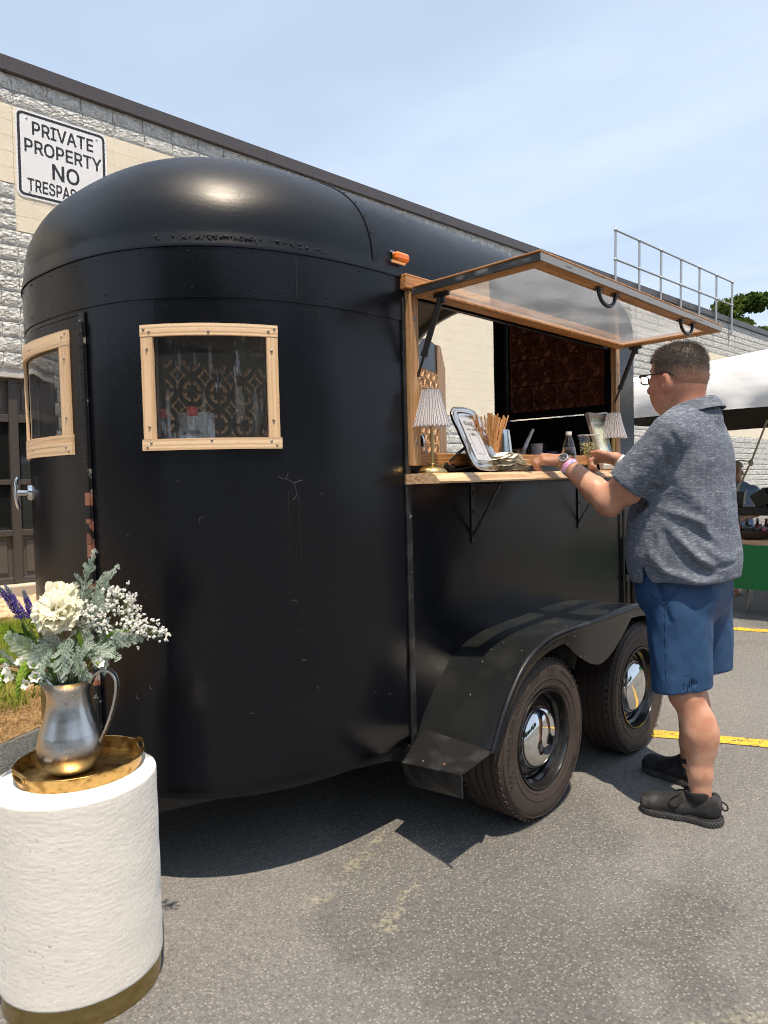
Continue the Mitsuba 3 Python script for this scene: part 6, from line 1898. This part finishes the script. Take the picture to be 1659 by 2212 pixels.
S.cone((-1.050, 2.94, 1.50), (-1.062, 2.94, 1.66), 0.060, 0.074, 0.004, op='cut')
S.d = np.maximum(S.d, (G[..., 2] - (1.600 + 0.30 * np.clip(G[..., 0] + 1.05, -0.2, 0.1))).astype(np.float32) * 0.8)
del G
sk = part(man, 'polo_shirt', S.mesh(1), 'heather', True)
# collar stand folded over the neck
cp_, ct = [], []
for t in np.linspace(-2.5, 2.5, 60):
    c, s = math.cos(t), math.sin(t)
    zb = 1.552 + 0.030 * c; r0, r1 = 0.094, 0.083
    base = np.array([-1.047 + r0 * c * 1.02, 2.94 + r0 * s, zb - 0.012])
    topp = np.array([-1.055 + r1 * c * 1.02, 2.94 + r1 * s, zb + 0.036])
    fold = np.array([-1.052 + (r1 + 0.010) * c * 1.02, 2.94 + (r1 + 0.010) * s, zb + 0.038])
    low_ = np.array([-1.043 + (r0 + 0.022) * c * 1.02, 2.94 + (r0 + 0.022) * s, zb - 0.004])
    cp_.append([base, topp, (topp + fold) / 2 + [0, 0, 0.003], fold, low_])
part(sk, 'collar', grid(np.array(cp_)), 'heather', True)

# shorts
K = SDF((-1.36, 2.62, 0.42), (-0.80, 3.28, 0.99), 0.006)
K.ell((-1.085, 2.94, 0.875), (0.178, 0.190, 0.16), 0.04, pw=2.3)
K.cone((-1.068, 2.850, 0.80), (-1.045, 2.805, 0.470), 0.122, 0.103, 0.02); K.cone((-1.060, 3.04, 0.80), (-1.050, 3.075, 0.470), 0.125, 0.112, 0.02)


def shorts_folds(P):
    ll = (P[:, 0] + 1.04) * SX + (P[:, 1] - 2.80) * SY
    o = -0.007 * np.sin(ll * 30 + 5 * P[:, 2] + 2.5 * meshkit.fbm(P * 5, 2, 3)) * np.clip((0.85 - P[:, 2]) / 0.3, 0, 1) * 0.7
    o -= 0.008 * (meshkit.fbm(P * np.array([11, 11, 6]), 3, 9) - 0.5) * 2
    d = np.abs((ll + 0.075) - 0.35 * (0.86 - P[:, 2])) + 9 * ((P[:, 2] > 0.90) | (P[:, 2] < 0.76)) + 9 * (P[:, 1] > 2.85)
    return o + 0.006 * np.exp(-(d / 0.008) ** 2)


K.bump(shorts_folds)
ax_ = [K.lo[i] + K.h * np.arange(K.n[i]) for i in range(3)]
G = np.stack(np.meshgrid(*ax_, indexing='ij'), -1)
K.d = np.maximum(K.d, -(G[..., 2] - (0.492 + 0.16 * (G[..., 0] + 1.03) + 0.02 * (G[..., 1] > 2.94))).astype(np.float32) * 0.97)
K.d = np.maximum(K.d, (G[..., 2] - 0.965).astype(np.float32))
del G
K.cone((-1.043, 2.805, 0.56), (-1.043, 2.805, 0.38), 0.080, 0.098, 0.004, op='cut'); K.cone((-1.055, 3.075, 0.56), (-1.055, 3.075, 0.38), 0.090, 0.106, 0.004, op='cut')
sh_o = part(man, 'shorts', K.mesh(1), 'navy_cloth', True)

# stitching of the shorts: side seam, hem line, pocket opening on the near flank


def flank(lat, z, off=0.0015):
    """a point on the outside of the shorts on the near side: lat along the side, z up"""
    P = np.stack([np.full(260, -1.06 + lat), np.linspace(2.60, 2.90, 260), np.full(260, z)], -1)
    i = np.clip(((P - K.lo) / K.h).round().astype(int), 0, K.n - 1)
    d = K.d[tuple(i.T)]
    j = np.argmax(d < 0)
    t = d[j - 1] / (d[j - 1] - d[j]) if j > 0 else 0
    return P[max(j - 1, 0)] * (1 - t) + P[j] * t - np.array([0, off, 0])


part(sh_o, 'side_seam', tube([flank(-0.020 + 0.02 * t, 0.83 - 0.335 * t) for t in np.linspace(0, 1, 40)], 0.0016, 5), 'navy_cloth', True)
part(sh_o, 'pocket_edge', tube(smooth_path([flank(-0.095, 0.905), flank(-0.082, 0.872), flank(-0.055, 0.845), flank(-0.020, 0.832)], 24), 0.0042, 6), 'navy_cloth', True)
part(sh_o, 'pocket_flap', tube(smooth_path([flank(0.030, 0.895), flank(0.008, 0.865), flank(-0.018, 0.834)], 16), 0.0030, 6), 'navy_cloth', True)


# shoes
def shoe(a, toe, label=None):
    """a: below the ankle on the ground; toe: the tip"""
    a, toe = np.array([*a, 0.0]), np.array([*toe, 0.0])
    f = unit(toe - a); s = np.cross([0, 0, 1.0], f); Lf = np.linalg.norm(toe - a)
    M = mat4(f, s, (0, 0, 1), a)
    key = uniq(man + '__shoe')
    X = SDF((-0.10, -0.075, 0.0), (Lf + 0.03, 0.075, 0.15), 0.004)
    X.ell((-0.022, 0, 0.062), (0.048, 0.041, 0.055), 0.02); X.cone((-0.02, 0, 0.050), (0.09, 0, 0.044), 0.040, 0.043, 0.02); X.cone((0.085, 0, 0.042), (Lf - 0.048, 0.004, 0.036), 0.045, 0.042, 0.02)
    X.ell((Lf - 0.045, 0.004, 0.034), (0.048, 0.046, 0.034), 0.02); X.cone((0.012, 0, 0.098), (0.06, 0, 0.082), 0.030, 0.026, 0.025); X.ell((-0.045, 0, 0.085), (0.025, 0.032, 0.032), 0.015)
    X.ell((-0.002, 0, 0.125), (0.046, 0.034, 0.040), 0.006, op='cut')
    X.cut((0, 0, -1), -0.012)
    part(key, 'upper', X.mesh(1), 'shoe_upper', True, M)
    out = shapely.union_all([shapely.Point(-0.022, 0).buffer(0.054), shapely.Point(0.03, 0).buffer(0.044), shapely.Point(0.09, 0.002).buffer(0.049), shapely.Point(Lf - 0.075, 0.004).buffer(0.052), shapely.Point(Lf - 0.050, 0.004).buffer(0.050)]).buffer(0.03).buffer(-0.03)
    so = []
    for z0, z1, g in ((0.002, 0.010, -0.003), (0.010, 0.022, 0.0), (0.022, 0.027, -0.002)):
        so.append(moved(extrude(out.buffer(g), z1 - z0), shift(0, 0, z0)))
    so_k = part(key, 'sole', join(so), 'shoe_sole', 30, M)
    st_ = []
    for z, off in ((0.0065, 0.0), (0.0135, 0.5), (0.0205, 0.0)):
        n = 52
        for i in range(n):
            p = out.exterior.interpolate((i + off) / n, normalized=True)
            st_.append(ico(0.0042, 1, (p.x, p.y, z), (1, 1, 0.8)))
    tag(part(key, 'tread_studs', join(st_), 'shoe_sole', True, M), kind='stuff')
    part(key, 'piping', tube([(p.x, p.y, 0.0285) for p in (out.buffer(-0.0035).exterior.interpolate(t, normalized=True) for t in np.linspace(0, 1, 60))], 0.0017, 6, caps=False), 'sock', True, M)
    part(key, 'sock', lathe([(0.040, 0.075), (0.0475, 0.092), (0.0490, 0.112), (0.0475, 0.120), (0.044, 0.121)], 32), 'sock', True, M @ shift(0.002, 0, 0) @ rot((0, 1, 0), 6))
    part(key, 'tongue', obox((0.050, 0, 0.075), (0.034, 0, 0.135), 0.05, 0.007, (1, 0, 0), 0.002), 'shoe_upper', False, M)
    for j, yy in enumerate((0.066, 0.088, 0.110)):
        zt = 0.098 - 0.55 * (yy - 0.066) + 0.002
        part(key, 'lace', tube(smooth_path([(yy, -0.036, zt - 0.024), (yy - 0.006, 0.0, zt + 0.001), (yy, 0.036, zt - 0.024)], 14), 0.0024, 6), 'sock', True, M)
    for sg in (-1, 1):
        part(key, 'lace_loop', tube(smooth_path([(0.058, 0.004 * sg, 0.106), (0.085, 0.030 * sg, 0.092), (0.108, 0.048 * sg, 0.064), (0.090, 0.052 * sg, 0.056), (0.064, 0.036 * sg, 0.082), (0.056, 0.006 * sg, 0.105)], 26), 0.0024, 6), 'sock', True, M)
        part(key, 'lace_end', tube(smooth_path([(0.058, 0.004 * sg, 0.107), (0.074, 0.038 * sg, 0.080), (0.084, 0.050 * sg, 0.038)], 14), 0.0022, 6), 'sock', True, M)
    part(key, 'heel_tab', tube(smooth_path([(-0.066, 0, 0.088), (-0.084, 0, 0.082), (-0.092, 0, 0.066), (-0.086, 0, 0.058), (-0.072, 0, 0.068)], 16), 0.003, 6), 'sock', True, M)


shoe((-0.968, 2.793), (-1.185, 2.752))
shoe((-1.112, 3.092), (-1.335, 3.145))

# watch and wristbands
def band(c, d, r, w, th=0.0015, n=48, sq=1.0):
    d = unit(d); e = unit(np.cross(d, [0.1, 0.2, 1.0])); g = np.cross(d, e)
    a = np.linspace(0, 2 * np.pi, n, endpoint=False)
    ring = lambda rr, o: np.stack([c + d * o + e * math.cos(t) * rr + g * math.sin(t) * rr * sq for t in a])
    return grid(np.stack([ring(r, -w / 2), ring(r + th, -w / 2 + 0.0004), ring(r + th, w / 2 - 0.0004), ring(r, w / 2)]), closed_v=True, closed_u=True)


dL = unit(EL - WL); dR = unit(ER - WR)
wt = uniq(man + '__wristwatch')
wc = WL + dL * 0.014
for i in range(7):
    part(wt, 'band_link_row', band(wc + dL * (i - 3) * 0.0031, dL, 0.0322 + 0.0006, 0.0028, 0.0026), 'steel_cup', 40)
fo_ = unit(np.array([0.25, -0.75, 0.62]) - dL * np.dot([0.25, -0.75, 0.62], dL))
fx = unit(np.cross(dL, fo_)); Mw = mat4(fx, dL, fo_, wc + fo_ * 0.0335)
part(wt, 'case', lathe([(0.0005, -0.004), (0.0195, -0.004), (0.0205, -0.001), (0.0205, 0.005), (0.0190, 0.0075), (0.0165, 0.0078)], 48), 'steel_cup', 40, Mw)
part(wt, 'dial', lathe([(0.0168, 0.0076), (0.0168, 0.0068), (0.0004, 0.0068)], 40), 'glasses_black', 40, Mw)
part(wt, 'hands', join(box((-0.0006, 0, 0.0070), (0.0006, 0.012, 0.0074)), box((0, -0.0006, 0.0070), (0.0085, 0.0006, 0.0074)), *[moved(box((-0.0005, 0.0125, 0.0070), (0.0005, 0.0152, 0.0074)), rot((0, 0, 1), 30 * k)) for k in range(12)]), 'strap_white', False, Mw)
lil = mat('band_lilac', pri(proc(lambda p, n, uv: mix(mix((0.66, 0.60, 0.80), (0.75, 0.36, 0.62), smoothstep(0.5, 0.6, noise(p.x * 55, p.y * 55, p.z * 55))), (0.10, 0.36, 0.72), smoothstep(0.66, 0.72, noise(p.x * 60 + 9, p.y * 60, p.z * 60)))), 0.35))
part(man, 'paper_wristband', band(WL + dL * 0.050, dL, 0.0370, 0.022), lil, 40, label='lilac and pink printed paper wristband behind the watch')
part(man, 'paper_wristband', band(WR + dR * 0.030, dR, 0.0350, 0.024), 'strap_white', 40, label='white paper wristband with a green stripe on the far wrist')
part(man, 'wristband_stripe', band(WR + dR * 0.036, dR, 0.0368, 0.008, 0.0004), mat('band_green', pri((0.03, 0.32, 0.09), 0.5)), 40)
# ---------------------------------------------------------------- the market stall in the background on the right
mat('canopy_white', pri(proc(lambda p, n, uv: mix((0.86, 0.87, 0.88), (0.80, 0.815, 0.84), fbm(p.x * 4, p.y * 4, p.z * 4, 3))), 0.7), bump=lambda p, n, uv: fbm(p.x * 3, p.y * 3, p.z * 7, 4), scale=0.012, eps=5e-3)
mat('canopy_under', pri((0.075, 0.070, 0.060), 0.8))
cx0, cx1, cy0, cy1 = -3.35, -0.15, 6.60, 9.75
ZT_, ZV = 2.17, 1.83
pk = np.array([(cx0 + cx1) / 2 + 0.25, (cy0 + cy1) / 2, 2.62])
cn = thing('market_canopy', 'white pop up canopy over the stall at the right edge', 'canopy')
cor = [np.array([x, y, ZT_]) for x, y in ((cx0, cy0), (cx1, cy0), (cx1, cy1), (cx0, cy1))]
for i in range(4):
    a, b = cor[i], cor[(i + 1) % 4]
    n, m = 34, 20
    u, v = np.meshgrid(np.linspace(0, 1, n), np.linspace(0, 1, m), indexing='ij')
    P = (a[None, None] * (1 - u[..., None]) + b * u[..., None]) * (1 - v[..., None]) + pk * v[..., None]
    P[..., 2] -= 0.10 * np.sin(np.pi * u) * np.sin(np.pi * np.clip(v * 1.3, 0, 1)) * (1 - v) - 0.012 * (meshkit.fbm(P * 3.5, 3, i) - 0.5)
    part(cn, 'roof_panel', grid(P), 'canopy_white', True)
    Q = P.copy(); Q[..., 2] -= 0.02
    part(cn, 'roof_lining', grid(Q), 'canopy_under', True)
    # valance
    t = np.linspace(0, 1, 60); wv = 0.010 * np.sin(t * 40) + 0.02 * (meshkit.fbm(np.stack([t * 6, t * 0 + i, t * 0], -1), 3, 2) - 0.5)
    out = unit(np.cross(b - a, [0, 0, 1.0]))
    base = a[None] * (1 - t[:, None]) + b * t[:, None]
    sag = ZV + 0.02 * np.sin(np.pi * t)
    V_ = np.stack([base + out * 0.0, base + out * (0.035 + wv[:, None]) + [0, 0, -0.13], np.c_[(base + out * (0.025 - wv[:, None]))[:, :2], sag]], 1)
    V_ = np.stack([smooth_path(r, 8) for r in V_])
    part(cn, 'valance', grid(V_, flip=True), 'canopy_white', True)
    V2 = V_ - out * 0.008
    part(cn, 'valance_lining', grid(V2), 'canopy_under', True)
    part(cn, 'leg', box(a + [(-0.02 if a[0] > -1.5 else 0.0), (-0.02 if a[1] > 8 else 0.0), -ZT_], a + [(0.0 if a[0] > -1.5 else 0.035), (0.0 if a[1] > 8 else 0.035), -0.02]), 'galvanised')
rp = thing('guy_rope', 'pale guy rope with a knot hanging from the canopy', 'rope')
rope_m = mat('rope', pri((0.62, 0.58, 0.48), 0.8))
part(rp, 'line', tube([(-2.165, 8.2, 1.84), (-2.324, 8.2, 1.41), (-2.50, 8.2, 1.05), (-3.02, 8.2, 0.0)], 0.010, 8), rope_m, True)
part(rp, 'doubled_line', tube([(-2.318, 8.18, 1.41), (-2.40, 8.18, 1.22), (-2.49, 8.18, 1.05), (-3.0, 8.18, 0.0)], 0.008, 8), rope_m, True)
part(rp, 'knot', ico(0.026, 2, (-2.322, 8.19, 1.405), (1, 1, 1.3)), rope_m, True)
part(rp, 'loose_end', tube(smooth_path([(-2.322, 8.18, 1.41), (-2.37, 8.16, 1.428), (-2.44, 8.15, 1.432)], 10), 0.007, 6), rope_m, True)

tb = thing('stall_table', 'folding table under the canopy with a green cloth front', 'table')
part(tb, 'tabletop', box((-2.55, 7.02, 0.655), (0.2, 7.80, 0.695), 0.006), mat('kraft', pri((0.50, 0.33, 0.20), 0.7)))
n = 70
t = np.linspace(0, 1, n); wv = 0.02 * np.sin(t * 31) + 0.03 * (meshkit.fbm(np.stack([t * 7, t * 0, t * 0], -1), 3, 6) - 0.5)
P = np.stack([np.stack([-2.55 + 2.75 * t, 7.015 - (0.0 if k == 0 else 0.5 + 0.5 * k / 8) * 0.012 - wv * k / 8 * 0.7, np.full(n, 0.655 - 0.40 * k / 8)], -1) for k in range(9)], 1)
part(tb, 'cloth_front', grid(P), mat('green_cloth', pri((0.012, 0.16, 0.045), 0.75)), True)
for x, y in ((-2.10, 7.35), (-2.30, 7.10), (-0.3, 7.10), (-0.1, 7.35)):
    part(tb, 'leg', tube(smooth_path([(x - 0.12, y, 0.64), (x - 0.03, y, 0.42), (x, y, 0.30), (x, y, 0.01)], 16), 0.016, 10), 'galvanised', True)

dk = mat('dark_plastic', pri(proc(lambda p, n, uv: mix((0.016, 0.015, 0.013), (0.05, 0.048, 0.04), fbm(p.x * 12, p.y * 12, p.z * 12, 4))), 0.4))
rk = thing('display_rack', 'black tiered display rack standing on the stall table', 'rack')
part(rk, 'shelf', box((-2.45, 7.30, 0.905), (-0.9, 7.62, 0.985), 0.01), dk)
for x in (-2.40, -1.75, -0.95):
    part(rk, 'upright', box((x, 7.44, 0.70), (x + 0.04, 7.52, 0.904), 0.004), dk)


def bin_(label, c, s, tilt, yaw):
    t_ = thing('black_bin', label, 'bin', 'black plastic bins on the rack')
    M = shift(*c) @ rot((0, 1, 0), tilt) @ rot((0, 0, 1), yaw)
    w, d, h = s
    A = [np.array([(-w * k, -d * k, z), (w * k, -d * k, z), (w * k, d * k, z), (-w * k, d * k, z)]) for k, z in ((0.42, 0), (0.5, h), (0.52, h), (0.52, h - 0.015), (0.47, h - 0.015), (0.40, 0.01))]
    part(t_, 'shell', join(grid(np.stack(A), closed_v=True), tm(A[0], [(3, 2, 1, 0)]), tm(A[-1], [(0, 1, 2, 3)])), dk, m=M)


bin_('upright black bin on the rack beside the man\'s back', (-2.24, 7.42, 0.987), (0.17, 0.17, 0.14), 0, 10)
bin_('black bin tipped over on its edge in the middle of the rack', (-2.06, 7.40, 1.03), (0.15, 0.16, 0.14), 62, 0)
bin_('black bin cut off by the right edge of the photo', (-1.90, 7.45, 0.987), (0.16, 0.16, 0.11), -8, 25)
whole('white_paper', grid(np.stack([np.stack([np.linspace(-2.16, -2.02, 8), np.full(8, y), 1.003 + 0.03 * np.sin(np.linspace(0, 5, 8) + y * 9)], -1) for y in (7.33, 7.40, 7.47)])), 'paper', 'crumpled white paper between the black bins', 'paper', True)
bw = thing('snack_bowl', 'wide dark bowl heaped with small wrapped goods on the stall table', 'bowl')
part(bw, 'bowl', lathe([(0.0005, 0.0), (0.10, 0.0), (0.15, 0.02), (0.19, 0.06), (0.205, 0.085), (0.20, 0.086), (0.18, 0.06), (0.14, 0.03), (0.0005, 0.02)], 48, (-2.02, 7.22, 0.697)), mat('bowl_brown', pri((0.045, 0.026, 0.020), 0.2)), 40)
gr_ = np.random.default_rng(9)
cols = [mat('goods_black', pri((0.02, 0.02, 0.022), 0.4)), mat('goods_pink', pri((0.50, 0.06, 0.12), 0.4)), mat('goods_grey', pri((0.20, 0.20, 0.22), 0.3)), 'silver']
for i in range(34):
    a, k = gr_.random() * 6.28, math.sqrt(gr_.random())
    M = shift(-2.02 + 0.165 * k * math.cos(a), 7.22 + 0.165 * k * math.sin(a), 0.775 + 0.05 * gr_.random() * (1 - k * 0.6)) @ rot(unit(gr_.normal(size=3)), 360 * gr_.random())
    whole('wrapped_snack', box((-0.035, -0.018, -0.006), (0.035, 0.018, 0.006), 0.005), cols[gr_.choice(4, p=[0.55, 0.12, 0.28, 0.05])], 'small wrapped snack heaped in the dark bowl', 'snack', None, 'wrapped snacks in the bowl', M)
for i in range(9):
    x = -2.32 + 0.085 * i
    t_ = thing('sauce_bottle', 'small dark red bottle in the row below the rack shelf', 'bottle', 'dark red bottles under the rack shelf')
    part(t_, 'body', lathe([(0.0005, 0), (0.026, 0), (0.026, 0.105), (0.012, 0.13), (0.011, 0.15)], 20, (x, 7.46 + 0.03 * (i % 2), 0.697)), mat('oxblood', pri((0.07, 0.012, 0.010), 0.2)) if 'oxblood' not in scene else 'oxblood', 40)
    part(t_, 'cap', lathe([(0.0005, 0.172), (0.0135, 0.172), (0.0135, 0.148), (0.0005, 0.148)], 16, (x, 7.46 + 0.03 * (i % 2), 0.697)), 'frame_taupe' if i % 3 else 'strap_white', 40)

# the vendor
vn = thing('person', 'vendor in a light blue shirt and pale cap seated behind the stall table', 'person')
vx, vy = -2.60, 8.60
D = SDF((vx - 0.45, vy - 0.45, 0.0), (vx + 0.45, vy + 0.45, 1.50), 0.010)
D.ell((vx, vy - 0.02, 1.315), (0.075, 0.09, 0.105), 0.02); D.ell((vx + 0.01, vy - 0.05, 1.27), (0.055, 0.065, 0.07), 0.02); D.cone((vx, vy - 0.135, 1.30), (vx, vy - 0.12, 1.285), 0.014, 0.016, 0.01)
D.cone((vx, vy, 1.25), (vx, vy + 0.02, 1.14), 0.055, 0.06, 0.03); D.ell((vx, vy + 0.02, 0.95), (0.17, 0.12, 0.25), 0.05)
for s in (-1, 1):
    D.ell((vx + 0.078 * s, vy, 1.30), (0.012, 0.02, 0.03), 0.008)
    D.cone((vx + 0.17 * s, vy + 0.02, 1.10), (vx + 0.22 * s, vy - 0.02, 0.86), 0.055, 0.045, 0.03); D.cone((vx + 0.22 * s, vy - 0.02, 0.86), (vx + 0.12 * s, vy - 0.26, 0.80), 0.044, 0.030, 0.02)
    D.ell((vx + 0.10 * s, vy - 0.32, 0.79), (0.035, 0.05, 0.02), 0.02)
    for k in range(4):
        D.cone((vx + 0.10 * s + 0.018 * (k - 1.5), vy - 0.35, 0.79), (vx + 0.10 * s + 0.02 * (k - 1.5), vy - 0.40, 0.775), 0.010, 0.008, 0.006)
    D.cone((vx + 0.10 * s, vy + 0.0, 0.62), (vx + 0.13 * s, vy - 0.40, 0.60), 0.085, 0.065, 0.03); D.cone((vx + 0.13 * s, vy - 0.40, 0.60), (vx + 0.13 * s, vy - 0.36, 0.08), 0.06, 0.04, 0.03)
    D.cone((vx + 0.13 * s, vy - 0.34, 0.05), (vx + 0.14 * s, vy - 0.44, 0.04), 0.045, 0.035, 0.02)
part(vn, 'body', D.mesh(1), 'skin', True)
D = SDF((vx - 0.45, vy - 0.45, 0.55), (vx + 0.45, vy + 0.45, 1.30), 0.010)
D.ell((vx, vy + 0.02, 0.95), (0.19, 0.145, 0.27), 0.05, pw=2.3); D.ell((vx, vy + 0.03, 0.70), (0.19, 0.15, 0.14), 0.05); D.cone((vx, vy + 0.01, 1.15), (vx, vy + 0.01, 1.19), 0.085, 0.068, 0.03)
for s in (-1, 1):
    D.cone((vx + 0.06 * s, vy + 0.02, 1.14), (vx + 0.175 * s, vy + 0.02, 1.085), 0.065, 0.07, 0.04); D.cone((vx + 0.175 * s, vy + 0.02, 1.085), (vx + 0.215 * s, vy - 0.01, 0.93), 0.07, 0.066, 0.03)
D.bump(lambda P: -0.02 * (meshkit.fbm(P * 9, 3, 2) - 0.5))
D.cone((vx, vy + 0.0, 1.15), (vx, vy - 0.02, 1.30), 0.058, 0.066, 0.004, op='cut')
part(vn, 'shirt', D.mesh(1), mat('blue_cloth', pri((0.28, 0.44, 0.72), 0.8)), True)
part(vn, 'cap', join(lathe([(0.0005, 0.075), (0.03, 0.072), (0.065, 0.052), (0.084, 0.015), (0.087, -0.005), (0.083, -0.005)], 28, (vx, vy - 0.01, 1.365)), moved(lathe([(0.086, 0.0), (0.078, 0.004), (0.0005, 0.004), (0.0005, -0.001), (0.078, -0.001), (0.086, 0.0)], 28), shift(vx, vy - 0.075, 1.362) @ np.diag([0.8, 0.95, 1, 1]))), mat('cap_cloth', pri((0.55, 0.46, 0.36), 0.8)), 40)
whole('folding_stool', join(lathe([(0.0005, 0.50), (0.17, 0.50), (0.175, 0.515), (0.17, 0.53), (0.0005, 0.53)], 28, (vx, vy + 0.03, 0)), *[tube([(vx + 0.12 * a, vy + 0.03 + 0.12 * b, 0.50), (vx + 0.18 * a, vy + 0.03 + 0.18 * b, 0.0)], 0.012, 8) for a in (-1, 1) for b in (-1, 1)]), 'black_metal', 'black stool that the vendor sits on behind the table', 'stool', 40)
# ---------------------------------------------------------------- trees
def tree(name, label, at, H, R, mat_, n, seed, group=None, size=0.30, tall=1.0):
    r = np.random.default_rng(seed)
    t = thing(name, label, 'tree', group)
    x, y = at
    part(t, 'trunk', tube([(x, y, -0.3), (x + 0.1, y, H * 0.3), (x - 0.1, y + 0.1, H * 0.62)], [0.03 * H, 0.022 * H, 0.008 * H], 8), 'bark', True)
    cl, pts = [], []
    for i in range(26):
        a = r.random() * 2 * np.pi; hh = 0.26 + 0.68 * r.random()
        rad = R * tall * math.sqrt(max(0.04, 1 - ((hh - 0.50) / 0.52) ** 2)) * (0.35 + 0.55 * r.random())
        cl.append((x + rad * math.cos(a), y + rad * math.sin(a), H * hh, R * (0.24 + 0.20 * r.random())))
    cl.append((x, y, H * 0.93, R * 0.24))
    for c in cl[::3]:
        part(t, 'limb', tube([(x, y, H * 0.3), ((x + c[0]) / 2, (y + c[1]) / 2, (H * 0.35 + c[2]) / 2), c[:3]], [0.011 * H, 0.007 * H, 0.003 * H], 5), 'bark', True)
    C = np.array(cl)
    k = r.integers(0, len(C), n)
    d = r.normal(size=(n, 3)); d /= np.linalg.norm(d, axis=1, keepdims=True)
    p = C[k, :3] + d * (C[k, 3:] * r.random((n, 1)) ** 0.45) * [1, 1, 0.72]
    u = r.normal(size=(n, 3)); u /= np.linalg.norm(u, axis=1, keepdims=True)
    w = np.cross(u, r.normal(size=(n, 3))); w /= np.linalg.norm(w, axis=1, keepdims=True)
    s = size * (0.6 + 0.8 * r.random((n, 1)))
    v = np.stack([p - u * s, p + w * s * 0.5, p + u * s, p - w * s * 0.5], 1).reshape(-1, 3)
    part(t, 'crown', tm(v, np.arange(4 * n).reshape(-1, 4)), mat_)


tree('leafy_tree', 'green tree rising behind the far end of the roof', (-12.55, 42.4), 11.1, 2.6, 'pine_leaf', 16000, 3, size=0.15)
lot = [(-44, -46, 8, 5.4), (-38, -52, 8, 5.2), (-33, -57, 9, 5.2), (-28, -56, 8, 5.5), (-23, -61, 9, 5.0), (-18, -60, 8, 5.6), (-13, -63, 9.5, 5.8), (-8, -60, 8, 5.4), (-2, -61, 9, 5.4), (4, -57, 10, 5.6), (8, -43, 17, 6.0), (12, -37, 19, 6.2), (17, -38, 18, 6.4), (20, -32, 20, 6.6), (25, -33, 17, 6.0), (28, -26, 18, 6.2), (33, -27, 15, 6.2), (36, -18, 14, 5.8), (40, -11, 13, 5.8), (41, -2, 11, 5.2), (42, 8, 13, 5.5), (42, 18, 12, 5.2)]
for i, (x, y, h, r_) in enumerate(lot):
    tree('lot_tree', 'round green tree along the far side of the lot behind the viewer', (x, y), h, r_, 'tree_leaf', 1500, 20 + i, 'trees across the lot', 0.8)
